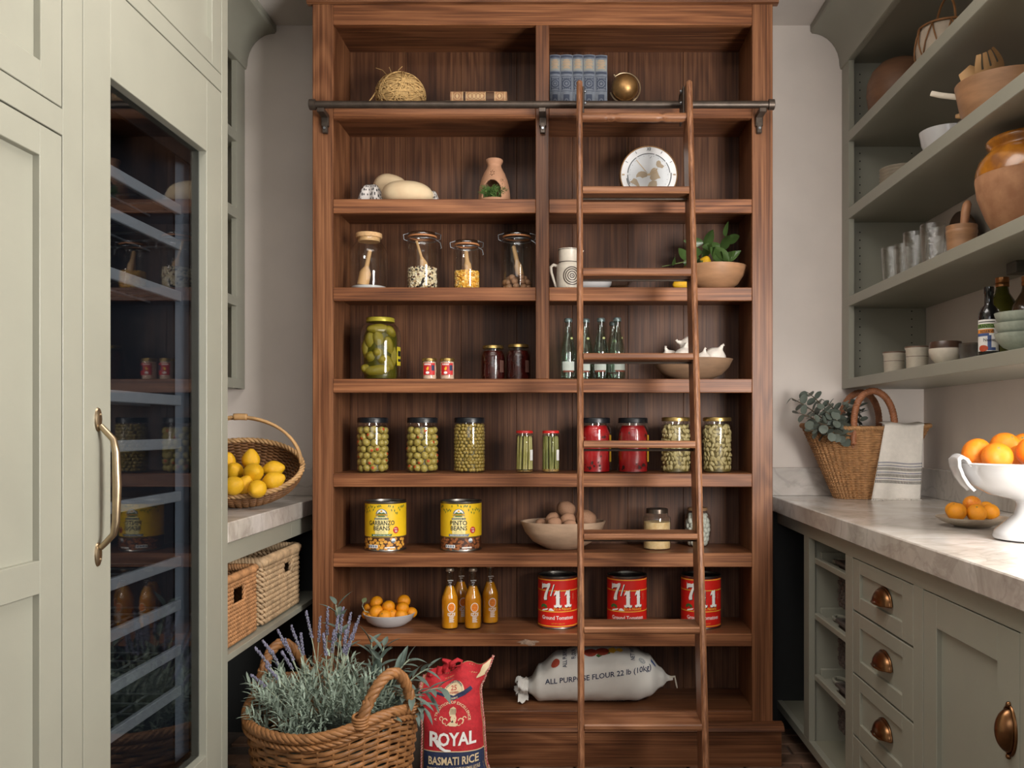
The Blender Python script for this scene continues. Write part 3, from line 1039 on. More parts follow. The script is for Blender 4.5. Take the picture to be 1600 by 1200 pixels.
def bluedeco(t, sf, w, h):
    hw = w * .46
    MB().band(-hw, hw, h * .72, h * .92, sf, 8).build('title_block', GREYB, t)
    g = MB()
    for k, (a, q) in enumerate(((.9, .5), (.872, .7), (.845, .6), (.818, .75), (.79, .5), (.765, .65))):
        g.band(-hw * q, hw * q, h * a - .0016, h * a + .0014, lambda u, v: Vector(sf(u, v)) + Vector((0, -.0004, 0)), 6)
    g.build('title_lines', M('worn_gold_stamp', 'b08f6a', .6, var=.2), t)
    d = MB()
    d.band(-hw, hw, h * .66, h * .70, sf, 6).band(-hw, hw, h * .945, h * .985, sf, 6).band(-hw, hw, h * .355, h * .365, sf, 6).band(-hw, hw, h * .61, h * .62, sf, 6)
    d.ring(0, h * .49, hw * .62, hw * .86, sf, n=20).ring(0, h * .49, hw * .25, hw * .45, sf, n=14)
    for s in (-1, 1):
        d.band(s * hw * .8 - .0012, s * hw * .8 + .0012, h * .375, h * .605, sf, 1)
    for k in range(5):
        d.disc((k - 2) * hw * .32, h * .575, hw * .12, h * .014, sf, 8); d.disc((k - 2) * hw * .32, h * .405, hw * .12, h * .014, sf, 8)
    d.band(-hw * .55, hw * .55, h * .08, h * .30, sf, 6)
    d.build('stamped_ornament', BLUED, t, kind='stuff')
    e = MB().ring(0, h * .19, hw * .2, hw * .36, lambda u, v: Vector(sf(u, v)) + Vector((0, -.0004, 0)), n=12)
    e.build('stamped_rosette', BLUEC, t)


edges = [859, 875.6, 894.8, 911, 929.8, 949]
wh = ['faded blue cloth book against the centre post of the top shelf', 'faded blue cloth book, second from the centre post', 'faded blue cloth book behind the tip of the ladder rail', 'faded blue cloth book second from the bronze globe', 'faded blue cloth book standing next to the bronze globe']
for i in range(5):
    Yb = 3.375
    x0, x1 = XA(edges[i], Yb), XA(edges[i + 1], Yb)
    book('blue_book', wh[i], x1 - x0 - .0006, .2115 + U(-.0015, .0012), .15, BLUEC, ((x0 + x1) / 2, Yb, Z[1]), group='faded blue books on the top shelf', deco=bluedeco)


def browndeco(t, sf, w, h):
    d = MB()
    for a, q in ((.03, .045), (.21, .225), (.27, .285), (.61, .625), (.78, .795), (.955, .97)):
        d.band(-w * .48, w * .48, h * a, h * q, sf, 4)
    for a in (.12, .35, .42, .49, .56, .87):
        d.disc(0, h * a, w * .28, h * .025, sf, 4); d.ring(0, h * a, w * .32, w * .38, sf, n=10)
    d.build('gold_tooling', M('gold_tooling', 'd9b98a', .5, .2), t)
    e = MB().band(-w * .46, w * .46, h * .625, h * .775, sf, 4).band(-w * .46, w * .46, h * .225, h * .268, sf, 4)
    e.build('title_patch', M('dark_leather_patch', '4a2f22', .6), t)
    g = MB()
    for k in range(5):
        g.band(-w * .3, w * .3, h * (.645 + k * .026), h * (.652 + k * .026), lambda u, v: Vector(sf(u, v)) + Vector((0, -.0004, 0)), 2)
    g.build('title_marks', M('dull_gold', '8a6b45', .6), t)


LB_ = M('tan_leather_binding', 'b38560', .55, var=.2, scale=50)
h1 = 100 * 3.38 / F
book('cream_book', 'cream bound book lying under the brown leather book', (670 - 648) * .00238 * .83, .238, .15, M('cream_binding', 'd3c09f', .7, var=.1), (XA(745, 3.38), 3.38, Z[1]), flat=True)
book('leather_book', 'brown leather book with gold tooling lying on the cream book', .0365, .211, .14, LB_, (XA(748, 3.39), 3.387, Z[1] + .0436), flat=True, deco=browndeco)

gl = thing('globe', 'small antique bronze globe on the top shelf', 'globe', xat(976.5, 3.44, Z[1]))
GB = M('aged_bronze_globe', 'a98252', .42, .8, var=.3, scale=30, bump=.15)
MB().ball((0, 0, .112), .051, 28, 18).build('sphere', GB, gl, smooth=True, angle=180)
ax = Vector((-.55, -.1, .83)).normalized()
MB().tube([Vector((0, 0, .112)) + (Vector((math.sin(t), 0, math.cos(t)))) * .0575 for t in [(-.75 + 2 * PI * k / 44 * .82) for k in range(45)]], .0035, 8).build('meridian_ring', BRASS, gl, smooth=True)
a1 = Vector((math.sin(-.7), 0, math.cos(-.7)))
MB().tube([Vector((0, 0, .112)) + a1 * q for q in (.05, .064)], .003, 8).tube([Vector((0, 0, .112)) - a1 * q for q in (.05, .064)], .003, 8).ball(Vector((0, 0, .112)) + a1 * .064, .0045, 8, 6).build('axis_pin', BRASS, gl, smooth=True)
MB().lathe([(0, 0), (.034, 0), (.036, .004), (.030, .009), (.012, .016), (.007, .028), (.010, .042), (.008, .056), (0, .056)], 24).build('stand', GB, gl, smooth=True)

# ------------------------------------------------------------------ shelf 2: loaves in cloth, terracotta oven, clock
LOAF = M('pale_floured_crust', 'dcc09a', .75, col2='e3cda8', scale=14, bump=.1)


def loaf(name, label, px, Y, z, rx, ry, rz_, tilt=0.0):
    def f(q):
        t = q.z
        k = 1.0
        return Vector((q.x, q.y, t * (1.0 if t > 0 else .72)))
    o = MB().ball((0, 0, 0), 1.0, 32, 16, (rx, ry, rz_), fn=lambda q: Vector((math.copysign(abs(q.x / rx) ** .82, q.x) * rx, q.y, q.z))).build(name, LOAF, smooth=True, angle=180)
    return tag(o, label, 'bread', 'pale round loaves', (XA(px, Y), Y, z), rot=(0, tilt, 0))


loaf('round_loaf', 'pale round loaf in front, lying on the patterned cloth', 637, 3.41, Z[2] + .0405, .098, .078, .053, .06)
loaf('round_loaf', 'pale round loaf tilted up at the back of the patterned cloth', 611, 3.50, Z[2] + .088, .070, .058, .056, .30)
b = MB()


def clothfn(u, v):
    x = -.165 + .33 * u
    hg = .004 + .080 * math.exp(-((x + .100) / .047) ** 4) + .056 * math.exp(-((x - .132) / .024) ** 4)
    fold = .007 * math.sin(u * 44) * min(1, hg / .05)
    if v < .5:
        q = v / .5
        return (x, -.062 + .024 * q * q + fold * (1 - .4 * q), .0015 + hg * math.sin(q * PI / 2) ** .8)
    q = (v - .5) / .5
    return (x, -.038 + .095 * q + fold * .6 * (1 - q), .0015 + hg * (1 - .45 * q * q))


CL = M('patterned_cloth_base', 'cfc9c4', .9, var=.08, scale=40)
o = b.grid(clothfn, 60, 14).build('cloth', CL, smooth=True, angle=180)
tag(o, 'white cloth with small black pattern under the pale loaves', 'cloth', None, (XA(624, 3.46), 3.46, Z[2]))
sol = o.modifiers.new('thickness', 'SOLIDIFY'); sol.thickness = .0016; sol.offset = -1
b = MB()


def sf(u, v):
    p = clothfn(u, v)
    return (p[0], p[1] - .0018, p[2] + .0012)


for i in range(56):
    for j in range(11):
        if (i * 7 + j * 3) % 5 < 3:
            u0, v0 = (i + .25) / 56, (j + .3) / 11
            b.band(u0, u0 + .010, v0, v0 + (.055 if (i + j) % 2 else .03), sf, 2)
pp = b.build('cloth_pattern', INK, o, kind='stuff')

kp = thing('terracotta_keeper', 'terracotta garlic keeper with cut-out star, full of rosemary sprigs', 'pot', xat(772.5, 3.44, Z[2]))
RK = .059
prf = [(.0, 0), (.052, 0), (.058, .006), (.0605, .03), (.060, .05), (.056, .08), (.049, .108), (.040, .13), (.031, .146), (.0265, .156), (.026, .164), (.030, .171), (.0325, .177), (.032, .183), (.027, .186), (.023, .183), (.021, .165)]


def prad(z):
    for (r0, z0), (r1, z1) in zip(prf[1:], prf[2:]):
        if z0 <= z <= z1:
            return r0 + (r1 - r0) * (z - z0) / max(1e-6, z1 - z0)
    return .03


NA, NZ = 132, 110
vs, fs = [], []
for j in range(NZ + 1):
    z = .186 * j / NZ
    for i in range(NA):
        a = 2 * PI * i / NA
        r = prad(z)
        vs.append((r * math.sin(a), -r * math.cos(a), z))


def inhole(a, z):
    u = ((a + PI) % (2 * PI) - PI) * .055
    u2 = u + .006
    if z > .028 and ((u2 / .0355) ** 2 + ((max(z, .055) - .055) / .042) ** 2 < 1) and abs(u2) < .0355:
        return True
    du, dz = u2 + .001, z - .124
    rr = math.hypot(du, dz)
    if .0035 < rr < .0125 and math.cos(6 * math.atan2(du, dz)) > .15:
        return True
    du = u - .038
    rr = math.hypot(du, z - .095)
    return .003 < rr < .009 and math.cos(6 * math.atan2(du, z - .095)) > .25


for j in range(NZ):
    for i in range(NA):
        if not inhole(2 * PI * (i + .5) / NA, .186 * (j + .5) / NZ):
            fs.append((j * NA + i, j * NA + (i + 1) % NA, (j + 1) * NA + (i + 1) % NA, (j + 1) * NA + i))
kb = MB().add(vs, fs).add([(0, 0, 0)] + [vs[i] for i in range(NA)], [(0, 1 + (i + 1) % NA, 1 + i) for i in range(NA)]).build('pot_body', TERRA, kp, smooth=True, angle=60)
sol = kb.modifiers.new('thickness', 'SOLIDIFY'); sol.thickness = .005; sol.offset = -1
ROSE = M('rosemary_needle', '56753a', .6, var=.4, scale=60)
b = MB()
for k in range(34):
    x0, z0 = U(-.036, .026), U(.032, .062)
    d = Vector((U(-.9, .9), U(-1.2, -.2), U(-.1, 1))).normalized()
    p0 = Vector((x0, -.030, z0))
    L_ = U(.025, .042)
    b.tube([p0, p0 + d * L_], .0008, 4)
    for q in range(16):
        t = q / 15
        dd = (d * .6 + Vector((U(-1, 1), U(-1, 1), U(-1, 1)))).normalized()
        c0 = p0 + d * L_ * t
        b.tube([c0, c0 + dd * .007, c0 + dd * .014], [.0007, .0010, .0003], 4)
b.build('rosemary', ROSE, kp, kind='stuff', smooth=True)

ck = thing('world_clock', 'round white desk clock with a world map dial behind a ladder rung', 'clock', xat(1013, 3.42, Z[2]))
CZ, CR = .116, .108
cf = lambda u, v: (u, -.0225, CZ + v)
cf2 = lambda u, v: (u, -.0230, CZ + v)
cf3 = lambda u, v: (u, -.0240, CZ + v)
roty = lambda b: MB().add([(v[0], v[2], CZ + v[1]) for v in b.v], [f[::-1] for f in b.f])
roty(MB().lathe([(0, .02), (CR * .98, .02), (CR * 1.02, .014), (CR * 1.02, -.016), (CR * 1.0, -.022), (CR * .965, -.022)], 56)).build('case', M('clock_case', '7a5a36', .35, .6), ck, smooth=True, angle=30)
MB().disc(0, 0, CR * .97, CR * .97, lambda u, v: (u, -.0205, CZ + v), 64).build('dial', M('silvered_white_dial', 'e6e6e6', .4, var=.02), ck)
MB().ring(0, 0, 0.0001, CR * .72, lambda u, v: (u, -.0215, CZ + v), n=56).build('inner_dial', M('map_dial_silver', 'd3d6d8', .35, var=.04), ck)
g = MB()
for k in range(5):
    a0, a1 = [(.10, .62), (.68, 1.25), (1.3, 2.15), (2.2, 3.05), (3.15, 3.6)][k]
    g.ring(0, 0, CR * .72, CR * .745, cf, a0, a1, 16)
g.ring(0, 0, CR * .76, CR * .79, cf, -.9, .08, 16).ring(0, 0, CR * .76, CR * .79, cf, 3.3, 4.1, 14)
for k in range(12):
    a = PI / 2 - k * PI / 6
    if k % 3:
        d = Vector((math.cos(a), math.sin(a))); n_ = Vector((-d.y, d.x))
        p = [d * CR * .84 - n_ * .0009, d * CR * .93 - n_ * .0009, d * CR * .93 + n_ * .0009, d * CR * .84 + n_ * .0009]
        g.shape([(q.x, q.y) for q in p], cf)
for k in range(24):
    a = k * PI / 12
    g.disc(CR * .66 * math.cos(a), CR * .66 * math.sin(a), .0011, .0011, cf, 6)
g.shape([(.003, .062), (.010, .069), (.011, .068), (.004, .061)], cf)
g.text('XII', .016, cf, 0, CR * .84, sx=.8, bold=.02)
g.build('dial_marks', M('dial_mark_grey', '3e4348', .5), ck)
sc_ = lambda pts: [((x - 675) / 490 * .105, (590 - y) / 490 * .105) for x, y in pts]
g = MB()
for pts in ([(455, 600), (490, 550), (540, 530), (600, 535), (640, 560), (660, 590), (640, 625), (590, 640), (560, 650), (520, 625), (480, 630), (455, 645)],
            [(335, 720), (380, 690), (410, 650), (460, 670), (490, 730), (520, 800), (480, 800), (420, 760)],
            [(690, 560), (720, 500), (770, 480), (820, 520), (850, 600), (880, 650), (830, 660), (780, 690), (720, 690), (690, 650), (700, 610)],
            [(650, 800), (680, 730), (740, 690), (810, 700), (820, 760), (810, 800)],
            [(800, 420), (810, 360), (850, 340), (880, 360), (890, 400), (945, 440), (910, 480), (860, 465), (830, 460)]):
    g.shape(sc_(pts), cf2)
g.build('map_lands', M('map_tan', 'a8967c', .5, var=.1), ck)
g = MB()
g.shape(sc_([(460, 330), (640, 545), (660, 570), (600, 520), (450, 335)]), cf3)
g.ring(sc_([(770, 520)])[0][0], sc_([(770, 520)])[0][1], .008, .0105, cf3, n=18).shape(sc_([(690, 575), (820, 480), (830, 492), (700, 590)]), cf3).disc(0, 0, .0045, .0045, cf3, 12)
for s in (-1, 1):
    g.shape([(s * CR * .84, -.002), (s * CR * .93, -.003), (s * CR * .93, .003), (s * CR * .84, .002)], cf3)
g.build('hands', BRASS, ck)
MB().box(-.05, .05, -.012, .03, 0, .014, .004).build('stand', M('clock_stand', '5a4330', .4), ck)

# ------------------------------------------------------------------ shelf 3: storage jars, mug, bowls
def clip_jar(label, px, Y, z, r, h, group):
    t = thing('clip_top_jar', label, 'jar', xat(px, Y, z), 0, group)
    hb = h - .022
    p = [(0, .003), (r * .8, .003), (r * .93, .004), (r, .016), (r, hb * .80), (r * .985, hb * .86), (r * .90, hb * .93), (r * .86, hb * .955), (r * .86, hb * .985), (r * .93, hb)]
    MB().lathe(p, 36).build('glass_body', GLASS, t, smooth=True, angle=60)
    MB().lathe([(r * .84, hb + .001), (r * .94, hb + .001), (r * .94, hb + .006), (r * .84, hb + .006)], 32).build('rubber_seal', M('orange_rubber', 'b5784a', .6), t, smooth=True, angle=30)
    MB().lathe([(r * .95, hb + .0065), (r * .96, hb + .012), (r * .86, hb + .018), (r * .5, hb + .0215), (0, hb + .022)], 32).build('glass_lid', thin_glass('lid_glass', (.8, .82, .8), .16, .8), t, smooth=True, angle=60)
    wv = MB()
    for s in (-1, 1):
        x = s * r * .98
        wv.tube([(x, 0, hb * .95), (x + s * .012, -.006, hb * .97), (x + s * .014, -.006, hb + .012), (x + s * .004, 0, hb + .016), (x * .85, 0, hb + .02)], .0013, 6)
    wv.tube([(r * .9, -.012, hb * .96), (r * 1.2, -.014, hb * .90), (r * 1.28, -.014, hb * .80), (r * 1.22, -.014, hb * .79)], .0016, 6)
    wv.tube([(r * .95 * math.cos(a), r * .95 * math.sin(a), hb * .962) for a in [2 * PI * k / 24 for k in range(24)]], .0012, 5, closed=True)
    wv.build('wire_clip', STEEL, t, smooth=True)
    return t


def fill(r, h, n, br, mat, t, z0=.006, name='grain'):
    b = MB().lathe([(0, z0), (r - br, z0), (r - br, h - br), (0, h - br * .3)], 24)
    for k in range(n):
        a = U(0, 2 * PI); z = U(z0, h)
        rr = r - br * U(.6, 1.1)
        b.ball((rr * math.cos(a), rr * math.sin(a), z), br * U(.8, 1.15), 6, 4, (1, 1, U(.7, 1)))
    for k in range(n // 4):
        a = U(0, 2 * PI); q = math.sqrt(U(0, 1)) * (r - br)
        b.ball((q * math.cos(a), q * math.sin(a), h - br * .3), br, 6, 4)
    return b.build(name, mat, t, smooth=True, kind='stuff', angle=90)


def scoop(t, p0, p1, bowl_at_bottom=True, mat=None, rb=.018, lb=.055):
    p0, p1 = Vector(p0), Vector(p1)
    d = (p1 - p0).normalized()
    b = MB().tube([p0, p0 + d * .004, p0 + d * (lb * .8), p0 + d * lb, p0 + d * (lb + .01), p1 - d * .004, p1], [rb * .75, rb, rb, rb * .7, .0085, .008, .006], 14)
    return b.build('wooden_scoop', mat or UTENSIL, t, smooth=True, angle=50)


grp = 'glass storage jars on the third shelf'
t = thing('cork_lid_jar', 'clear glass jar with cork lid, wooden scoop and a little white flour', 'jar', xat(576.5, 3.40, Z[3]), 0, grp)
r, h = .069, .214
MB().lathe([(0, .003), (r * .8, .003), (r * .95, .006), (r, .018), (r, .135), (r * .97, .150), (r * .85, .168), (r * .70, .182), (r * .63, .19), (r * .62, .2)], 40).build('glass_body', GLASS, t, smooth=True, angle=60)
MB().lathe([(0, .186), (r * .58, .186), (r * .60, .2), (r * .70, .2005), (r * .71, .203), (r * .71, .214), (r * .70, .216), (0, .217)], 36).build('cork_lid', CORK, t, smooth=True, angle=30)
MB().lathe([(0, .004), (r * .93, .005), (r * .955, .014), (r * .93, .016), (r * .4, .0185), (0, .017)], 30).build('flour', WHITE, t, smooth=True)
scoop(t, (-.022, -.01, .018), (.004, 0, .155), rb=.022, lb=.065)

t = clip_jar('clip-top jar of mixed black and white beans with wooden spoon', 660, 3.40, Z[3], .0575, .222, grp)
fill(.054, .086, 520, .0036, speckle('mixed_beans', [(0, lin('e6d6b4')), (.45, lin('cfb48c')), (.62, lin('2a211d')), (.78, lin('f0e6d2')), (.9, lin('6b4630'))], 140), t, name='beans')
MB().tube([(.008, 0, .086), (.004, 0, .105), (-.004, 0, .13), (-.022, 0, .19)], [.016, .014, .005, .0045], 12, flat=.5).build('wooden_spoon', UTENSIL, t, smooth=True)
t = clip_jar('smaller clip-top jar of golden popcorn kernels with wooden scoop', 729.5, 3.40, Z[3], .0495, .192, grp)
fill(.046, .073, 460, .0034, speckle('popcorn_kernels', [(0, lin('e3a336')), (.4, lin('f0bf55')), (.75, lin('f6dfa0')), (.88, lin('c47f22'))], 150), t, name='kernels')
scoop(t, (.006, -.006, .07), (-.004, .004, .152), rb=.014, lb=.04)
t = clip_jar('clip-top jar of whole nuts in the shade beside the centre post', 808, 3.42, Z[3], .0585, .225, grp)
nm = sphere_mesh('nut', M('nut_shell', '9b7355', .6, var=.3, scale=50), .0125, 10, 7, (1, 1, 1.08), fn=lambda q: q * (1 + .12 * noise.noise(q * 160)))
k = 0
for zz in (.016, .035, .053):
    for q in range(9 if zz < .05 else 5):
        a = 2 * PI * q / (9 if zz < .05 else 5) + zz * 30
        piece('nut', nm, t, ((.042 - (.012 if zz > .05 else 0)) * math.cos(a), (.042 - (.012 if zz > .05 else 0)) * math.sin(a), zz + U(-.003, .003)), (U(0, 3), U(0, 3), 0), (U(.9, 1.1),) * 3)
scoop(t, (.012, -.01, .06), (-.014, .004, .175), rb=.015, lb=.05)

mg = thing('patterned_jug', 'cream stoneware jug with brown spiral pattern and handle', 'jug', xat(889, 3.40, Z[3]))
MB().lathe([(0, 0), (.043, 0), (.046, .005), (.0475, .05), (.0465, .085), (.0445, .098), (.039, .104), (.0385, .108), (.0395, .15), (.041, .157), (.0385, .157), (.036, .11), (.034, .105), (0, .10)], 36).build('jug_body', CREAM, mg, smooth=True, angle=50)
MB().add([(.036, -.012, .155), (.036, .012, .155), (.056, 0, .154), (.040, 0, .122)], [(0, 2, 3), (1, 3, 2), (0, 1, 2), (0, 3, 1)]).build('spout', CREAM, mg, smooth=True)
MB().tube([(-.044, 0, .095), (-.058, 0, .10), (-.068, 0, .092), (-.066, 0, .07), (-.058, 0, .045), (-.050, 0, .02), (-.045, 0, .012)], [.006, .006, .0058, .0055, .005, .005, .0055], 10).build('handle', CREAM, mg, smooth=True)
b = MB()
jf = cyl(.0478, .0006)
for rr in (.008, .0165, .025, .033):
    b.ring(.012, .052, rr - .0022, rr + .0018, lambda u, v: jf(u, v * 1.0), n=28)
b.disc(.012, .052, .003, .003, jf, 8)
for v in (.094,):
    b.ring(0, 0, .999, 1.0, jf, 0, .001, 1)
b.lathe([(.0400, .1055), (.0400, .1085)], 36)
b.lathe([(.0415, .1525), (.0418, .1545)], 36)
for k in range(9):
    b.disc(-.04 + k * .01, .006, .003, .003, jf, 8)
b.build('brown_pattern', M('brown_glaze_line', '463931', .4), mg, kind='stuff')

b = MB().lathe([(0, 0), (.045, 0), (.056, .006), (.072, .025), (.079, .055), (.077, .056), (.068, .027), (.05, .011), (0, .010)], 36)
simple('white_bowl', WHITE, b, 'white glazed bowl standing behind the left ladder rail', 'bowl', xat(925, 3.42, Z[3]))
b = MB().lathe([(0, 0), (.03, 0), (.034, .006), (.07, .035), (.082, .050), (.080, .051), (.066, .037), (.03, .012), (0, .010)], 36)
simple('glass_bowl', thin_glass('bowl_glass', (.85, .86, .84), .12, .8), b, 'clear glass bowl next to the white bowl behind the ladder', 'bowl', (XA(955, 3.50), 3.50, Z[3]))


def wooden_bowl(name, label, px, Y, z, rx, ry, h, mat, foot=.38, rim=.008, group=None):
    p = [(0, 0), (foot, 0), (foot + .05, .01), (.72, .28), (.90, .62), (1.0, 1.0), (1.0 - rim / rx, 1.0), (.88, .66), (.68, .34), (foot, .12), (0, .10)]
    b = MB().lathe([(r, zz * h) for r, zz in p], 44)
    b.v = [(v[0] * rx, v[1] * ry, v[2]) for v in b.v]
    return simple(name, mat, b, label, 'bowl', xat(px, Y, z), 0, group, angle=50)


wooden_bowl('wooden_bowl', 'honey wooden bowl of leafy lemons at the right end of its shelf', 1117, 3.40, Z[3], .118, .112, .092, MIDWOOD)


def citrus(name, label, mat, loc, r, cat, group, lemon=False, rot=(0, 0, 0)):
    def lf(q):
        if lemon:
            t = q.z / r
            tip = max(0, abs(t) - .82)
            return Vector((q.x * (1 - .10 * abs(t)), q.y * (1 - .10 * abs(t)), q.z * 1.18 + math.copysign(tip * r * .9, t)))
        return Vector((q.x, q.y, q.z * .93))
    o = thing(name, label, cat, loc, 0, group)
    me = fruitmesh.get((mat.name, lemon))
    if me is None:
        me = sphere_mesh('peel', mat, 1.0, 20, 13, fn=lambda q: lf(q * r) / r if True else q)
        fruitmesh[(mat.name, lemon)] = me
        sm = MB().lathe([(0, .012), (.06, .01), (.10, 0), (.07, -.012), (0, -.012)], 8).build('stem_scar', M('stem_scar_green', '6f6a3a', .8), smooth=True)
        fruitmesh['stem'] = sm.data; bpy.data.objects.remove(sm)
    q = piece('peel', me, o, (0, 0, 0), rot, (r, r, r))
    top = Matrix.Rotation(rot[2], 3, 'Z') @ Matrix.Rotation(rot[1], 3, 'Y') @ Matrix.Rotation(rot[0], 3, 'X') @ Vector((0, 0, (1.27 if lemon else .92) * r))
    piece('stem_scar', fruitmesh['stem'], o, top, rot, (r, r, r))
    return o


fruitmesh = {}
leafm = {}


def leafmesh(name, mat, L_, w_, fold=.25, curl=.2, tip=1.0, round_=False):
    key = (name, mat.name)
    if key in leafm:
        return leafm[key]

    def fn(u, v):
        t = v
        if round_:
            ww = math.sqrt(max(0, 1 - (2 * t - 1) ** 2))
        else:
            ww = math.sin(PI * min(1, t ** .8)) ** .8
        s = (u * 2 - 1)
        return (s * ww * w_ / 2, -curl * L_ * t * t + fold * abs(s) * ww * w_ / 2, t * L_)
    o = MB().grid(fn, 4, 7).build(name, mat, smooth=True, angle=180)
    leafm[key] = o.data
    bpy.data.objects.remove(o)
    return leafm[key]


citrus('lemon', 'lemon leaning in the honey wooden bowl, leaf stems above it', LEMON, xat(1100, 3.42, Z[3] + .098), .031, 'lemon', 'lemons by the honey wooden bowl', True, (.5, .3, 0))
citrus('lemon', 'lemon lying on the shelf under the ladder rung, left of the honey bowl', LEMON, xat(1066, 3.41, Z[3] + .029), .029, 'lemon', 'lemons by the honey wooden bowl', True, (0, 1.45, .3))
lb_ = thing('lemon_branch', 'leafy green lemon branch sticking out of the honey wooden bowl', 'branch', xat(1108, 3.44, Z[3] + .06))
b = MB()
base = Vector(lb_.location)
tips = [P(1172, 352, 3.40), P(1108, 375, 3.46), P(1145, 372, 3.42), P(1128, 395, 3.40), P(1168, 405, 3.36), P(1068, 408, 3.40), P(1058, 418, 3.37), P(1150, 425, 3.30), P(1155, 366, 3.45), P(1097, 395, 3.42)]
lm = leafmesh('leaf', LEAF, .082, .036)
stems = [[(0, 0, 0), (-.03, 0, .06), (-.02, -.01, .13)], [(0, 0, 0), (.03, -.01, .085), (.062, -.02, .15)], [(0, 0, 0), (-.08, -.04, .055), (-.185, -.06, .03)], [(0, 0, 0), (.035, -.03, .05), (.065, -.06, .05)]]
for s in stems:
    b.tube(s, [.003, .0022, .0014], 6)
b.build('stem', M('green_stem', '5c6b36', .6), lb_, smooth=True)
for s in stems:
    for k in range(7 if s is not stems[2] else 5):
        t = .25 + .75 * k / 6
        i = min(1, int(t * 2)); q = t * 2 - i
        p = Vector(s[i]).lerp(Vector(s[min(2, i + 1)]), min(1, q))
        yaw = U(-.7, .7) + (1.2 if k % 2 else -1.2)
        piece('leaf', lm, lb_, p, (U(.2, 1.0), yaw, U(-.6, .6)), (U(.8, 1.15),) * 3)

# ------------------------------------------------------------------ shelf 4: pickles, tins, jam, bottles, garlic
PJ = thing('pickle_jar', 'large glass jar of green pickles with yellow lid', 'jar', xat(594.5, 3.42, Z[4]))
r, h = .0755, .236
MB().lathe([(0, .003), (r * .85, .003), (r * .97, .006), (r, .016), (r, .165), (r * .97, .185), (r * .86, .203), (r * .72, .214), (r * .66, .219), (r * .66, .226)], 40).build('glass_body', GLASS, PJ, smooth=True, angle=60)
lid(r * .70, .2365, .017, YELLOWLID, PJ)
MB().lathe([(0, .006), (r * .78, .006), (r * .82, .02), (r * .82, .165), (r * .62, .205), (0, .206)], 30).build('brine', M('pickle_brine', '45420c', .3, var=.3, scale=18), PJ, smooth=True)
PK = M('pickle_skin', '86781a', .4, var=.35, scale=28, bump=.4, bscale=120)
pkm = sphere_mesh('pickle', PK, 1.0, 14, 10, fn=lambda q: Vector((q.x * (1 + .04 * math.sin(7 * q.z)), q.y * (1 + .05 * math.cos(6 * q.z + q.x * 3)), math.copysign(abs(q.z) ** .9, q.z))))
for (a, z, ln, rd, rx, ry) in ((-.55, .145, .036, .023, .3, .2), (.05, .10, .026, .020, 1.5, 0), (.05, .152, .030, .022, .2, -.2), (-.50, .085, .026, .021, .7, .9), (.75, .125, .040, .020, .3, -.35), (.7, .065, .036, .021, .2, -.7), (0, .036, .048, .021, 0, 1.45), (-.95, .115, .04, .02, .1, .1), (1.2, .09, .04, .02, 0, .1), (0, .19, .040, .018, 0, 1.5), (-.8, .038, .03, .02, 1.2, 0), (.9, .18, .03, .018, .3, -1.0), (.3, .075, .026, .019, 1.4, .2)):
    piece('pickle', pkm, PJ, ((r - rd - .002) * math.sin(a), -(r - rd - .002) * math.cos(a), z), (rx, ry, a), (rd, rd, ln))
b = MB(); jf = cyl(r)
b.band(.085, .118, .055, .125, jf, 6)
b.build('side_label', M('yellow_label', 'c7b62c', .5), PJ)
b = MB().band(.092, .115, .07, .08, cyl(r, .0012), 4).band(.092, .115, .09, .11, cyl(r, .0012), 4)
b.build('label_marks', INK, PJ)

for i, px in enumerate((671, 699)):
    t = thing('small_jar', ('small jar with red label and gold lid, next to the pickle jar' if i == 0 else 'small jar with red label and gold lid, on the dark jam jars side'), 'jar', xat(px, 3.38, Z[4]), 0, 'small red-labelled jars')
    MB().lathe(jar_profile(.0275, .0775, .88, .9, .012), 28).build('glass_body', GLASS, t, smooth=True)
    lid(.0275, .081, .011, GOLDLID, t)
    lump(.0262, .064, 20, 8, .0015, 2.0, i * 5).build('contents', M('pale_pink_filling', 'd9b7a0', .6, var=.2, scale=90), t, smooth=True)
    jf, j2 = cyl(.0278), cyl(.0278, .0010)
    MB().band(-.021, .026, .018, .062, jf, 12).build('red_label', PRINTRED, t)
    g = MB().text('TUNA', .0085, j2, -.003, .053, bold=.02)
    g.disc(-.003, .030, .007, .006, j2, 12)
    for k in range(3):
        g.band(-.010, .004, .0205 + k * .0022, .0213 + k * .0022, j2, 3)
    g = MB().disc(-.003, .026, .007, .005, j2, 12)
    for k in range(7):
        g.band(-.016 + k * .0038, -.0138 + k * .0038, .054, .060, j2, 1)
    g.build('white_marks', PRINTW, t)
    g = MB().shape([(-.006, .034), (0, .036), (.002, .044), (-.001, .05), (-.004, .046), (-.008, .042)], j2)
    g.build('gold_emblem', PRINTGOLD, t)
    MB().band(.012, .024, .034, .054, j2, 4).build('dark_patch', INKBLUE, t)
JAM = M('dark_cherry_jam', '3d0f0c', .25, var=.5, scale=40)
for i, px in enumerate((770.5, 810)):
    t = jar('jam_jar', ('dark cherry jam jar, the one further from the centre post' if i == 0 else 'dark cherry jam jar close to the centre post'), xat(px, 3.43, Z[4]), .0465, .130 + .004 * i, .80, .80, GOLDLID, .012, 'dark jam jars')
    lump(.0455, .108, 32, 14, .002, 3.0, i * 9, taper=.2).build('jam', JAM, t, smooth=True)
    MB().band(.030, .050, .03, .075, cyl(.0467), 5).build('side_label', M('muted_label', '6b4a40', .5), t)

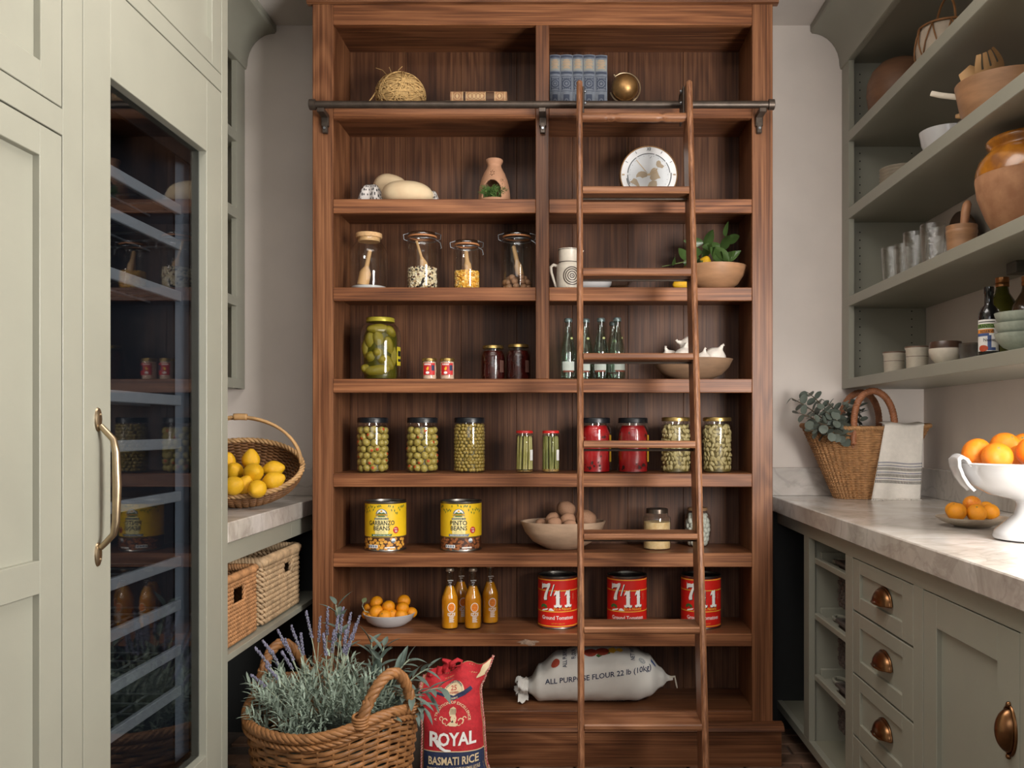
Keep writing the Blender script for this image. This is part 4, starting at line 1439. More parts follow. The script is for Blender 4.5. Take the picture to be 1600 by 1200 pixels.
# green soda bottles
gb = thing('soda_bottle', 'x', 'bottle', (0, 0, 0), 0, 'pale green soda bottles on the fourth shelf')
r = .029
MB().lathe([(0, .004), (r * .8, .002), (r * .97, .006), (r, .014), (r, .100), (r * .95, .118), (r * .74, .148), (r * .54, .172), (r * .44, .19), (r * .42, .215), (r * .46, .219), (r * .46, .225), (r * .40, .228)], 28).build('glass_body', GREENGLASS, gb, smooth=True, angle=60)
MB().lathe([(0, .006), (r * .88, .006), (r * .9, .10), (r * .66, .145), (r * .40, .175), (0, .176)], 24).build('water', thin_glass('water_body', (.86, .92, .88), .08, .5), gb, smooth=True, angle=60)
MB().lathe([(r * .50, .217), (r * .53, .220), (r * .52, .228), (r * .44, .231), (0, .2315)], 20).build('crown_cap', M('grey_green_cap', '6f7d7c', .35, .6), gb, smooth=True)
jf = cyl(r)
MB().band(-.024, .024, .035, .068, jf, 10).build('label', M('faded_paper_label', 'b9c2b8', .6, var=.1), gb)
MB().band(-.020, .020, .0285, .0345, jf, 8).build('label_stripe', M('rust_label_stripe', '80402c', .6), gb)
MB().disc(.010, .155, .006, .0045, lambda u, v: (.0205 * math.sin(u / .0205 + .2), -.0205 * math.cos(u / .0205 + .2), v), 10).build('neck_sticker', M('olive_sticker', 'a9ad6e', .6), gb)
lab = ['pale green glass soda bottle nearest the centre post, clear of the ladder', 'pale green glass soda bottle just behind the left ladder rail', 'pale green glass soda bottle between the left ladder rail and the front end bottle', 'pale green glass soda bottle at the front, farthest from the centre post', 'pale green glass soda bottle at the back, mostly hidden by the front end bottle']
sp = [(888, 3.39), (915, 3.40), (939, 3.38), (964.5, 3.37), (958, 3.50)]
for i, (px, Y) in enumerate(sp):
    if i == 0:
        gb.location = xat(px, Y, Z[4]); gb['label'] = lab[0]
    else:
        dup(gb, xat(px, Y, Z[4]), U(-.5, .5), lab[i])

wooden_bowl('wooden_bowl', 'wide weathered wooden bowl of garlic behind the ladder', 1082, 3.44, Z[4], .153, .118, .082, M('weathered_bowl_wood', '8f7157', .65, var=.25, scale=8, stretch=(1, 1, 4)), .34)


gb_ = MB().lathe([(0, -.80), (.35, -.80), (.72, -.62), (.96, -.22), (1.0, .02), (.93, .30), (.74, .56), (.48, .74), (.28, .86), (.18, 1.0), (.14, 1.2)], 40)
gb_.v = [(v[0] * (1 + .07 * (abs(math.cos(4.5 * math.atan2(v[1], v[0]))) - .5) * (1 - min(1, abs(v[2])))), v[1] * (1 + .07 * (abs(math.cos(4.5 * math.atan2(v[1], v[0]))) - .5) * (1 - min(1, abs(v[2])))), v[2]) for v in gb_.v]
gbo = gb_.build('bulb', GARLIC, smooth=True, angle=180)
gm = gbo.data
bpy.data.objects.remove(gbo)
rtm = MB().tube([(0, 0, 0), (.02, 0, .12), (.10, 0, .24)], [.16, .10, .13], 8).build('neck', GARLIC, smooth=True)
rtmd = rtm.data; bpy.data.objects.remove(rtm)
for i, (px, py, Y, rr, rot, labx) in enumerate(((1077, 541, 3.42, .040, (.1, -1.2, 0), 'white garlic bulb on top of the heap in the weathered bowl'), (1068, 557, 3.38, .037, (0, .2, 0), 'white garlic bulb just behind the rung, under the top bulb'), (1118, 558, 3.42, .041, (.3, .5, 0), 'broad white garlic bulb at the outer end of the weathered bowl'), (1099, 563, 3.37, .034, (.2, .1, 0), 'white garlic bulb low between its neighbours by the bowl rim'), (1046, 560, 3.43, .036, (.3, -.4, 0), 'white garlic bulb at the inner end of the weathered bowl'))):
    t = thing('garlic_bulb', labx, 'garlic', P(px, py, Y), 0, 'garlic bulbs in the weathered bowl')
    piece('bulb', gm, t, (0, 0, 0), rot, (rr, rr, rr))
    rm = Matrix.Rotation(rot[2], 3, 'Z') @ Matrix.Rotation(rot[1], 3, 'Y') @ Matrix.Rotation(rot[0], 3, 'X')
    piece('neck', rtmd, t, rm @ Vector((0, 0, rr * 1.15)), rot, (rr, rr, rr))

# ------------------------------------------------------------------ shelf 5: olives, asparagus, peppers, artichokes
OLV = M('olive_skin', '958338', .35, col2='b7a35a', scale=3.5, bump=.1)
OLV2 = M('small_olive_skin', '927b38', .35, col2='a98f4a', scale=40, bump=.1)
PIM = M('pimento_red', 'b8481c', .4)
BRINE = M('olive_brine', '4c4514', .4, var=.3, scale=30)
ov = MB().ball((0, 0, 0), 1.0, 12, 9, (1, 1, 1.12)); olm = ov.build('olive', OLV, smooth=True, angle=180); olmd = olm.data; bpy.data.objects.remove(olm)
pm = MB().lathe([(.30, .02), (.26, .10), (.12, .13), (0, .13)], 10).lathe([(.42, -.03), (.30, .05)], 10)
pmo = pm.build('pimento', PIM, smooth=True); pmd = pmo.data; bpy.data.objects.remove(pmo)
pit = MB().lathe([(.36, 0), (.26, .05), (.12, -.02), (0, -.03)], 10).build('pit_hole', M('pit_hole_dark', '3a3312', .6), smooth=True); pitd = pit.data; bpy.data.objects.remove(pit)


def olive_jar(label, px, ro, pimento, rows):
    r, h = .0595, .2025
    t = jar('olive_jar', label, xat(px, 3.41, Z[5]), r, h, .90, .86, BLACKLID, .020, 'olive jars', lid_r=.057)
    MB().lathe([(0, .006), (r - ro * 1.25, .006), (r - ro * 1.25, h - .034), (0, h - .032)], 20).build('brine', BRINE, t, smooth=True)
    z = .004 + ro
    k = 0
    mesh = olmd
    many = ro < .008
    b = MB()
    while z < h - .021 - ro * .5:
        rr = r - ro - .0016
        if z > h * .82:
            rr -= (z - h * .82) / (h * .12) * .007
        n = int(2 * PI * rr / (ro * 1.93))
        for q in range(n):
            a = 2 * PI * (q + (k % 2) * .5) / n + U(-.06, .06)
            if math.sin(a) > .45:
                continue
            p = (rr * math.cos(a), rr * math.sin(a), z + U(-.2, .2) * ro)
            if many:
                b.ball(p, ro * U(.94, 1.05), 8, 6, (1, 1, 1.1), rot=Matrix.Rotation(U(0, 3), 3, 'X') @ Matrix.Rotation(U(0, 3), 3, 'Y'))
                if RND.random() < .3:
                    d = Vector((math.cos(a + U(-.5, .5)), math.sin(a + U(-.5, .5)), U(-.4, .4))).normalized()
                    b2.ball(Vector(p) + d * ro * .82, ro * .33, 6, 4)
            else:
                o = piece('olive', olmd, t, p, (U(0, 3), U(0, 3), U(0, 3)), (ro * U(.95, 1.06),) * 3)
                if RND.random() < .38:
                    d = Vector((math.cos(a + U(-.7, .7)), math.sin(a + U(-.7, .7)), U(-.5, .5))).normalized()
                    e = d.to_track_quat('Z', 'Y').to_euler()
                    o.rotation_euler = e
                    piece('pimento', pmd if pimento else pitd, o, (0, 0, 1.04))
        z += ro * 1.70
        k += 1
    if many:
        b.build('small_olives', OLV2, t, smooth=True, kind='stuff', angle=180)
        b2.build('pit_holes', M('pit_shadow', '2b2510', .6), t, smooth=True, kind='stuff')


b2 = MB()
olive_jar('jar of green olives with many red pimentos, nearest the bookcase side', 582.5, .0138, True, 8)
olive_jar('jar of green pimento olives in the middle of the three olive jars', 660, .0136, True, 8)
olive_jar('jar of small pitted olives, next to the asparagus jars', 733.5, .0074, False, 14)

ASP = M('asparagus_green', 'a39c50', .45, col2='beb274', scale=20)
ASP2 = M('asparagus_dark_green', '6d7033', .45, col2='8d8a49', scale=20)
for i, (px, mt, lb3) in enumerate(((819.5, ASP, 'narrow jar of pale asparagus spears with red lid, by the small olives'), (860.5, ASP2, 'narrow jar of dark green asparagus spears with red lid, nearer the ladder'))):
    r, h = .0325, .1535
    t = jar('asparagus_jar', lb3, xat(px, 3.40, Z[5]), r, h, .92, .93, REDLID, .010, 'asparagus jars', lid_r=.0315)
    for k in range(15):
        a = 2 * PI * k / 15 + U(-.1, .1)
        if math.sin(a) > .6:
            continue
        rr = r - .0058
        a2 = a + U(-.25, .25)
        MB().tube([(rr * math.cos(a), rr * math.sin(a), .012), (rr * .97 * math.cos((a + a2) / 2), rr * .97 * math.sin((a + a2) / 2), .07), (rr * .93 * math.cos(a2), rr * .93 * math.sin(a2), .128), (rr * .9 * math.cos(a2), rr * .9 * math.sin(a2), .136)], [.0046, .0044, .0040, .0018], 8).build('spear', mt, t, smooth=True)
    MB().lathe([(0, .005), (r - .012, .005), (r - .012, .135), (0, .135)], 16).build('brine', BRINE, t, smooth=True)
    MB().lathe([(0, .004), (r * .93, .004), (r * .93, .013 if i else .007), (0, .014 if i else .008)], 16).build('spice_layer', speckle('mustard_seed', [(0, lin('a8854a')), (.5, lin('c2a05c')), (.8, lin('5b3d22'))], 300), t, smooth=True)
    MB().band(.024, .040, .045, .085, cyl(r, .001), 4).build('side_label', PRINTW, t)

PEP = M('roasted_pepper_red', 'b3141a', .3, col2='8e0d14', scale=16, bump=.15)
for i, (px, lb3) in enumerate(((930.5, 'jar of roasted red peppers with black lid beside the left ladder rail'), (989, 'jar of roasted red peppers with black lid midway between the ladder rails'))):
    r, h = .0585, .2015
    t = jar('pepper_jar', lb3, xat(px, 3.41, Z[5]), r, h, .80, .80, BLACKLID, .020, 'red pepper jars', lid_r=.0555)
    lump(r - .002, h - .030, 40, 26, .003, 2.2, 3 + i * 7, taper=.2).build('peppers', PEP, t, smooth=True, angle=180)
    g = MB()
    for k in range(22):
        a, z = U(PI, 2 * PI), U(.015, h - .05)
        if RND.random() < .5:
            z = U(.008, .04)
        s = U(.003, .008)
        g.shape([((r - .0012) * math.cos(a + s / r * math.cos(t_) * U(.5, 1.2)), (r - .0012) * math.sin(a + s / r * math.cos(t_) * .8), z + s * U(.5, 1.3) * math.sin(t_)) for t_ in [2 * PI * q / 9 for q in range(9)]], lambda *_: None) if False else None
        jf = cyl(r - .002)
        u0 = (a + PI / 2) * (r - .002)
        u0 = (u0 + PI * r) % (2 * PI * r) - PI * r
        g.shape([(u0 + s * U(.5, 1.1) * math.cos(t_), z + s * U(.6, 1.3) * math.sin(t_)) for t_ in [2 * PI * q / 9 for q in range(9)]], jf)
    g.build('charred_bits', M('charred_skin', '2a0c0b', .5), t, kind='stuff')
    MB().band(.062, .085, .04, .14, cyl(r, .0008), 5).build('side_label', M('yellow_side_label', 'c79a28', .5), t)

ART = M('artichoke_flesh', 'c2b183', .5, col2='8f7f4c', scale=45)
ART2 = M('artichoke_brine', '5b4d22', .5, var=.3, scale=25)
for i, (px, lb3) in enumerate(((1056, 'jar of chopped artichokes with gold lid behind the right ladder rail'), (1120.5, 'jar of chopped artichokes with gold lid at the outer end of its shelf'))):
    r, h = .0575, .2035
    t = jar('artichoke_jar', lb3, xat(px, 3.41, Z[5]), r, h, .80, .84, GOLDLID, .015, 'artichoke jars', lid_r=.0535)
    lump(r - .006, h - .028, 24, 14, .002, 3, i, taper=.2).build('brine', ART2, t, smooth=True)
    cm = MB().ball((0, 0, 0), 1, 8, 6, (1, .42, .78), fn=lambda q: q * (1 + .3 * noise.noise(q * 1.7))).build('artichoke_piece', ART, smooth=True, angle=70)
    cmd = cm.data; bpy.data.objects.remove(cm)
    for zi in range(10):
        for q in range(11):
            a = PI + PI * (q + (zi % 2) * .5) / 10.5 + U(-.1, .1)
            z = .0185 + zi * .0168 + U(-.002, .002)
            rr = r - .0105 - (.006 if zi > 8 else 0)
            piece('artichoke_piece', cmd, t, (rr * math.cos(a), rr * math.sin(a), z), (U(-.7, .7), U(-1.5, 1.5), a + PI / 2 + U(-.6, .6)), (U(.008, .016), .011, U(.007, .014)))

# ------------------------------------------------------------------ shelf 6: bean cans, potatoes, two jars
CANY = M('yellow_can_paper', 'f0c41e', .45, var=.06, scale=12)


def can_body(t, r, h, lid_mat=BLACKLID):
    p = [(0, .002), (r * .94, .002), (r * .97, 0), (r * 1.012, .001), (r * 1.012, .004), (r, .006), (r, h - .006), (r * 1.012, h - .004), (r * 1.012, h - .001), (r * .985, h), (r * .96, h - .001), (r * .955, h - .009)]
    MB().lathe(p, 48).build('can_body', TIN, t, smooth=True, angle=40)
    MB().lathe([(r * .955, h - .0088), (r * .90, h - .0092), (r * .88, h - .007), (0, h - .007)], 40).build('can_lid', lid_mat, t, smooth=True, angle=30)


def bean_can(label, px, title, beancol, ribbon, tw):
    r, h = .0765, .184
    t = thing('bean_can', label, 'can', xat(px, 3.42, Z[6]), 0, 'yellow bean cans')
    can_body(t, r, h)
    MB().lathe([(r + .0005, .054), (r + .0005, h - .009)], 64).build('yellow_label', CANY, t, smooth=True)
    MB().lathe([(r + .0004, .008), (r + .0004, .0505)], 64).build('bean_picture_band', M('bean_shadow_print', '4a2a18', .5), t, smooth=True)
    MB().lathe([(r + .0006, .0505), (r + .0006, .054)], 64).build('white_stripe', M('brown_stripe', '6b5530', .5), t, smooth=True)
    j1, j2, j3 = cyl(r, .0009), cyl(r, .0013), cyl(r, .0017)
    g, g2 = MB(), MB()
    for k in range(44):
        u, v = (k % 11 - 5) * .0165 + (k // 11 % 2) * .008 + U(-.005, .005), .0125 + (k // 11) * .0105 + U(-.003, .003)
        if v > .046:
            continue
        an = U(0, PI)
        ra, rb2 = beancol[2], beancol[3]
        g.shape([(u + ra * math.cos(q) * math.cos(an) - rb2 * math.sin(q) * math.sin(an), v + (ra * math.cos(q) * math.sin(an) + rb2 * math.sin(q) * math.cos(an)) * .8) for q in [2 * PI * i / 12 for i in range(12)]], j1 if k % 2 else j2)
    g.build('printed_beans', M('printed_bean_' + title.lower(), beancol[0], .45, col2=beancol[1], scale=70), t)
    g = MB()
    for k in range(34):
        u = (k / 33 - .5) * .19
        ln = .030 - .022 * math.exp(-((abs(u) - .062) / .045) ** 2) if False else .010 + .024 * min(1, abs(u) / .06) * (1 - .35 * max(0, (abs(u) - .06) / .04))
        v = h - .012 - U(.2, 1) * ln
        if abs(u) < .022 and v < h - .018:
            continue
        an = U(-.5, .5)
        q = [(0, .006), (.0022, .001), (0, -.006), (-.0022, .001)]
        g.shape([(u + x * math.cos(an) - y * math.sin(an), v + x * math.sin(an) + y * math.cos(an)) for x, y in q], j1)
    g.build('printed_leaves', PRINTGREEN, t)
    # glow panel behind the lettering, emblem, ribbon, badges
    MB().shape([(-.024, .062), (.024, .062), (.027, .09), (.026, .118), (.018, .130), (-.018, .130), (-.026, .118), (-.027, .09)], j1).build('pale_panel', M('pale_yellow_panel', 'f6e6a0', .5), t)
    MB().shape([(-.0225, .131)] + arcpts((0, .135), .0225, PI, 0, 14) + [(.0225, .131)], j1).build('emblem_arch', PRINTGREY, t)
    MB().shape(arcpts((0, .139), .0165, PI, 0, 12), j2).build('emblem_sky', PRINTW, t)
    e = MB().shape([(-.017, .139), (-.008, .146), (0, .142), (.009, .145), (.017, .139)], j3).shape([(-.014, .1285), (.014, .1285), (.010, .1335), (-.010, .1335)], j3)
    e.build('emblem_hills', PRINTGREEN, t)
    e = MB().band(-.0215, .0215, .1335, .1395, j3, 8).disc(0, .149, .004, .004, j3, 12)
    e.build('emblem_banner', PRINTGOLD, t)
    j4 = cyl(r, .0021)
    MB().text('SUN HARVEST', .0058, j4, 0, .1348, bold=.012).build('emblem_lettering', INK, t)
    g = MB()
    for k in range(7):
        g.band(-.0268 + k * .0077, -.0202 + k * .0077, .1175, .1245, j2, 2)
    g.build('organic_tiles', M('dark_green_tile', '22382b', .5), t)
    g = MB()
    for k, ch in enumerate('ORGANIC'):
        g.text(ch, .0068, j3, -.0235 + k * .0077, .1187, bold=.01)
    g.build('organic_lettering', PRINTW, t)
    g = MB().text(title, .0235, j2, -.001, .0975, sx=tw, bold=.016).text('BEANS', .0225, j2, 0, .0785, sx=.95, bold=.016)
    g.build('title_lettering', INK, t)
    g = MB().text('NET WT 6 LB', .0044, j2, -.001, .0725).text('HEAT AND SERVE', .0044, j2, 0, .0672)
    g.build('small_lettering', M('brown_small_print', '8a6f36', .5), t)
    MB().shape([(-.039, .0555), (.036, .0555), (.041, .0645), (-.039, .0645)], j2).build('ribbon', ribbon, t)
    MB().text('MADE WITH SEA SALT', .0066, j3, 0, .0577, bold=.012).build('ribbon_lettering', PRINTW, t)
    MB().disc(.0545, .078, .0115, .0125, j1, 20).build('red_badge', PRINTRED, t)
    MB().text('NO.', .0068, j2, .0545, .081, bold=.02).text('10', .0105, j2, .0545, .0705, bold=.02).build('badge_lettering', PRINTW, t)
    g = MB().disc(.0450, .040, .0085, .0085, j3, 16)
    g.build('round_seal', M('pale_seal', 'dfe6ea', .5), t)
    MB().shape([(.0375, .0385)] + arcpts((.045, .0385), .0072, PI, 2 * PI, 8), j4).build('seal_wave', PRINTGREY, t)
    g = MB().band(-.054, -.0135, .0125, .0245, j3, 6).band(.012, .050, .0115, .0165, j3, 6)
    g.build('nutrition_boxes', PRINTW, t)
    g = MB()
    for k in range(4):
        g.band(-.052 + k * .0095, -.046 + k * .0095, .015, .0225, j4, 1)
    g.build('nutrition_marks', M('blue_grey_small_print', '7c8aa0', .5), t)


bean_can('yellow can of garbanzo beans nearest the bookcase side', 602.5, 'GARBANZO', ('e8b14a', 'cf8a34', .0072, .0068), PRINTGREEN, .78)
bean_can('yellow can of pinto beans beside the potato bowl', 720.5, 'PINTO', ('a8683c', '7c4526', .0090, .0052), PRINTGREY, .95)

wooden_bowl('wooden_bowl', 'pale carved wooden bowl heaped with brown potatoes', 880, 3.44, Z[6], .162, .125, .104, OLDWOOD, .36)
pom = sphere_mesh('potato', POTATO, 1.0, 18, 12, (1, 1, 1), fn=lambda q: q * (1 + .12 * noise.noise(q * 1.6)))
for i, (px, py, Y, rx, rz_, rot, lb3) in enumerate(((885, 796, 3.45, .037, .031, .5, 'topmost oval brown potato'), (864, 812, 3.42, .029, .028, -.2, 'round brown potato left of the topmost one'), (888, 812, 3.38, .029, .026, 0, 'small brown potato right below the topmost one'), (916, 811, 3.43, .043, .034, .5, 'big brown potato behind the left ladder rail'), (867, 818, 3.37, .028, .024, .1, 'brown potato low by the front rim'), (891, 821, 3.35, .026, .022, 0, 'light brown potato at the rim beside the ladder rail'), (847, 819, 3.43, .026, .022, .2, 'brown potato near the left end of the bowl'))):
    o = bpy.data.objects.new('potato', pom); C.objects.link(o)
    o.scale = (rx, rx * .9, rz_)
    tag(o, lb3 + ' in the pale bowl', 'potato', 'potatoes in the pale bowl', P(px, py, Y), rot=(0, rot, U(-.4, .4)))

r, h = .0525, .150
t = jar('paste_jar', 'jar of pale beige paste with dark metal lid between the ladder rails', xat(1026.5, 3.43, Z[6]), r, h, .80, .80, M('dark_metal_lid', '54483f', .3, .7), .018, None, lid_r=.041)
lump(r - .0015, .098, 36, 14, .0015, 3, 4).build('beige_paste', M('beige_paste', 'd8bb8c', .6, var=.2, scale=70, col2='c9a56f'), t, smooth=True)
t = thing('garlic_jar', 'jar of peeled garlic cloves half hidden by the right ladder rail', 'jar', xat(1090, 3.50, Z[6]))
r, h = .0515, .148
MB().lathe([(0, .002), (r * .72, .002), (r * .82, .008), (r * .98, .05), (r, .09), (r * .94, .118), (r * .80, .130), (r * .70, .134), (r * .70, .141)], 36).build('glass_body', GLASS, t, smooth=True, angle=60)
lid(r * .74, .150, .011, M('brown_lid', '8a6a4a', .5), t)
cl = sphere_mesh('garlic_clove', M('clove_white', 'c9c8bd', .5, var=.06), .0125, 9, 7, (1, .8, 1.15))
for zi in range(7):
    for q in range(11):
        a = 2 * PI * (q + .5 * (zi % 2)) / 11
        rr = (r * (.80, .88, .93, .96, .95, .9, .78)[zi]) - .0125
        piece('garlic_clove', cl, t, (rr * math.cos(a), rr * math.sin(a), .016 + zi * .0165 + U(-.002, .002)), (U(-.7, .7), U(-.7, .7), U(0, 3)))
MB().lathe([(0, .008), (.026, .008), (.029, .06), (.024, .115), (0, .115)], 14).build('brine', M('garlic_brine', '9a9a88', .5), t, smooth=True)

# ------------------------------------------------------------------ shelf 7: bowl of mandarins, sodas, tomato cans
b = MB().lathe([(0, 0), (.058, 0), (.064, .004), (.086, .020), (.098, .044), (.0995, .047), (.097, .048), (.084, .026), (.062, .010), (0, .008)], 48)
simple('shallow_bowl', WHITE, b, 'shallow white bowl of orange mandarins beside the lavender', 'bowl', xat(608.5, 3.45, Z[7]))
mset = [(588, 941, 3.47, 10.2), (588, 956, 3.43, 11.5), (607, 948, 3.44, 10.2), (616, 950, 3.50, 9), (631, 939, 3.47, 10.3), (629, 950, 3.44, 10), (643, 957, 3.46, 8.8), (627, 962, 3.42, 10), (613, 960, 3.43, 9), (601, 963, 3.41, 10.5), (581, 964, 3.43, 8.5), (573, 960, 3.46, 8), (576, 950, 3.48, 8)]
names = ['at the top of the heap on the lavender side', 'large at the front of the heap', 'in the middle behind the large front one', 'at the back, peeking behind the middle', 'at the top of the heap on the bottle side', 'under the top one on the bottle side', 'at the rim on the bottle side', 'low at the front rim on the bottle side', 'small, low in the centre', 'low at the front rim, centre left', 'low at the rim on the lavender side', 'at the lavender side behind the rim', 'behind the top one on the lavender side']
for (px, py, Y, rp), n_ in zip(mset, names):
    citrus('mandarin', 'orange mandarin %s of the white bowl' % n_, MANDARIN, P(px, py, Y), rp * Y / F, 'mandarin', 'mandarins in the white bowl', False, (U(-1, 1), U(-1, 1), 0))
lf_ = thing('mandarin_sprig', 'small grey green leaf on a curled stem at the edge of the mandarin bowl', 'leaf', P(577, 957, 3.43))
q0 = Vector(lf_.location)
MB().tube([(0, 0, 0), P(570, 955, 3.42) - q0, P(566, 947, 3.42) - q0, P(568, 940, 3.42) - q0], [.0016, .0014, .0012, .0010], 6).build('stem', LAVSTEM, lf_, smooth=True)
piece('leaf', leafmesh('leaf', M('grey_green_leaf', '7c8a62', .6), .026, .018), lf_, P(566.5, 942, 3.42) - q0, (.2, .55, .3))

sb = thing('orange_soda', 'x', 'bottle', (0, 0, 0), 0, 'orange soda bottles')
SODA = M('orange_soda_liquid', 'd98f16', .15, col2='e6a726', scale=14, sss=.15, coat=.6)
r = .0315
MB().lathe([(0, .003), (r * .85, .001), (r * .97, .004), (r, .012), (r, .108), (r * .96, .12), (r * .66, .146), (r * .50, .165), (r * .44, .19), (r * .41, .212), (r * .46, .215), (r * .46, .220), (r * .42, .222)], 30).build('glass_body', thin_glass('soda_glass', (.96, .93, .86), .06, .75), sb, smooth=True, angle=60)
MB().lathe([(0, .005), (r * .9, .005), (r * .955, .014), (r * .955, .107), (r * .90, .12), (r * .60, .146), (r * .45, .158), (0, .1582)], 28).build('soda', SODA, sb, smooth=True, angle=60)
MB().lathe([(r * .48, .213), (r * .52, .216), (r * .51, .223), (r * .42, .2265), (0, .227)], 20).build('crown_cap', M('silver_cap', 'b9aa98', .3, .7), sb, smooth=True)
j1, j2, j3 = cyl(r, .0005), cyl(r, .0009), cyl(r, .0013)
MB().disc(.010, .083, .0150, .0175, j1, 24).build('label_disc', PRINTW, sb)
MB().disc(.010, .083, .0128, .0152, j2, 24).build('orange_slice', M('orange_print', 'f08a1c', .5), sb)
g = MB()
for k in range(6):
    a = k * PI / 3 + .3
    g.shape([(.010 + .0025 * math.cos(a), .083 + .003 * math.sin(a)), (.010 + .0078 * math.cos(a - .22), .083 + .0095 * math.sin(a - .22)), (.010 + .0078 * math.cos(a + .22), .083 + .0095 * math.sin(a + .22))], j3)
g.build('slice_segments', M('dark_orange_print', 'c8560f', .5), sb)
MB().text('IZZE', .0150, j1, .0105, .0525, bold=.02).build('brand_lettering', PRINTW, sb)
g = MB()
for k in range(7):
    g.band(.001 + .0005 * (k % 2), .0205 - .002 * (k % 3), .0485 - k * .0034, .0502 - k * .0034, j1, 4)
g.build('small_print_lines', PRINTW, sb)
jn = lambda u, v: (.0158 * math.sin(u / .0158), -.0158 * math.cos(u / .0158), v)
MB().text('sparkling', .0066, jn, .004, .179, bold=.01).text('juice', .0062, jn, .003, .172, bold=.01).build('neck_lettering', PRINTW, sb)
lab = ['orange soda bottle at the front, on the white bowl side', 'orange soda bottle at the front, in the middle of the group', 'orange soda bottle at the back, between the two front bottles', 'orange soda bottle at the back, on the tomato can side']
for i, (px, Y) in enumerate(((703, 3.39), (739, 3.39), (720, 3.49), (766, 3.485))):
    if i == 0:
        sb.location = xat(px, Y, Z[7]); sb['label'] = lab[0]
    else:
        dup(sb, xat(px, Y, Z[7]), (0, .1, .05)[i - 1], lab[i])

CANR = M('red_can_print', 'd4241b', .35, var=.06, scale=12)
tc = thing('tomato_can', 'x', 'can', (0, 0, 0), 0, 'red ground tomato cans')
r, h = .0745, .196
can_body(tc, r, h)
MB().lathe([(r + .0005, .007), (r + .0005, h - .010)], 64).build('red_label', CANR, tc, smooth=True)
for z0 in (.010, .064, .142, h - .015):
    MB().lathe([(r + .0009, z0), (r + .0009, z0 + .0032)], 64).build('gold_stripe', PRINTGOLD, tc, smooth=True)
j1, j2 = cyl(r, .0009), cyl(r, .0014)


def big7(s, fn, u, v):
    pts = [(0, 1.0), (.06, .90), (.30, .92), (.55, .90), (.80, .97), (.96, .95), (.93, .80), (.72, .52), (.60, .25), (.60, .02), (.30, -.02), (.22, .08), (.34, .34), (.56, .62), (.64, .72), (.36, .70), (.18, .68), (.10, .60), (-.02, .62)]
    # split into convex-ish quads for clean faces
    top = [(0, 1.0), (.06, .90), (.30, .92), (.55, .90), (.80, .97), (.96, .95), (.93, .80), (.64, .72), (.36, .70), (.18, .68), (.10, .60), (-.02, .62)]
    s.shape([(u + x * .040, v + y * .066) for x, y in top], fn)
    leg = [(.93, .80), (.72, .52), (.60, .25), (.60, .02), (.30, -.02), (.22, .08), (.34, .34), (.56, .62), (.64, .72)]
    s.shape([(u + x * .040, v + y * .066) for x, y in leg], fn)


def big1(s, fn, u, v):
    for pts in ([(.25, .97), (.5, .93), (.72, 1.0), (.72, .14), (.28, .14), (.28, .80)], [(.28, .97), (.28, .74), (.12, .70), (.0, .64), (.06, .78), (.16, .88)],
                [(.28, .16), (.72, .16), (.86, .10), (1.0, .14), (.96, .0), (.72, -.03), (.5, .02), (.28, -.03), (.04, 0), (.0, .14), (.14, .10)], [(.22, .56), (.28, .52), (.72, .52), (.80, .56), (.72, .60), (.28, .60)]):
        s.shape([(u + x * .030, v + y * .064) for x, y in pts], fn)


sh, wh_ = MB(), MB()
for b, fn, dx, dy in ((sh, j1, .0022, -.0022), (wh_, j2, 0, 0)):
    big7(b, fn, -.066 + dx, .108 + dy)
    b.shape([(-.0115 + dx, .168 + dy), (-.0155 + dx, .167 + dy), (-.0285 + dx, .125 + dy), (-.0245 + dx, .124 + dy)], fn)
    big1(b, fn, -.014 + dx, .083 + dy)
    big1(b, fn, .027 + dx, .083 + dy)
sh.build('numeral_shadow', INK, tc)
wh_.build('numerals', PRINTW, tc)
MB().text("It's A Natural", .0145, j2, .020, .0715, sx=.9, bold=.012, slant=.08).build('gold_lettering', PRINTGOLD, tc)
MB().text('Ground Tomatoes', .0200, j2, 0, .0365, sx=.86, bold=.012).build('title_lettering', PRINTW, tc)
MB().text('NET WT 6 LBS 6 OZ', .0058, j2, .002, .0195).build('small_lettering', PRINTGOLD, tc)
g = MB()
for k in range(6):
    a = k * PI / 5
    g.disc(-.056 + .009 * math.cos(a), .083 + .006 * math.sin(a), .006, .0045, j2, 10)
g.build('basil_print', PRINTGREEN, tc)
MB().shape([(-.066, .066), (-.040, .072), (-.036, .078), (-.062, .072)], j2).shape([(-.036, .069), (-.012, .069), (-.022, .078), (-.030, .078)], j2).build('white_scroll', PRINTW, tc)
MB().text('12345 67890', .0045, lambda u, v: j2(.062 + (v - .12) * 0 + .0, .12) if False else j2(.066 - (v - .12), .12 + u), 0, .12).build('side_lettering', PRINTT, tc)
lab = ['red can of ground tomatoes left open to view beside the left ladder rail', 'red can of ground tomatoes in the gap between the ladder rails', 'red can of ground tomatoes partly behind the right ladder rail']
for i, px in enumerate((871.5, 979.5, 1095)):
    if i == 0:
        tc.location = xat(px, 3.44, Z[7]); tc['label'] = lab[0]
    else:
        dup(tc, xat(px, 3.44, Z[7]), (0, -.02, -.03)[i], lab[i])

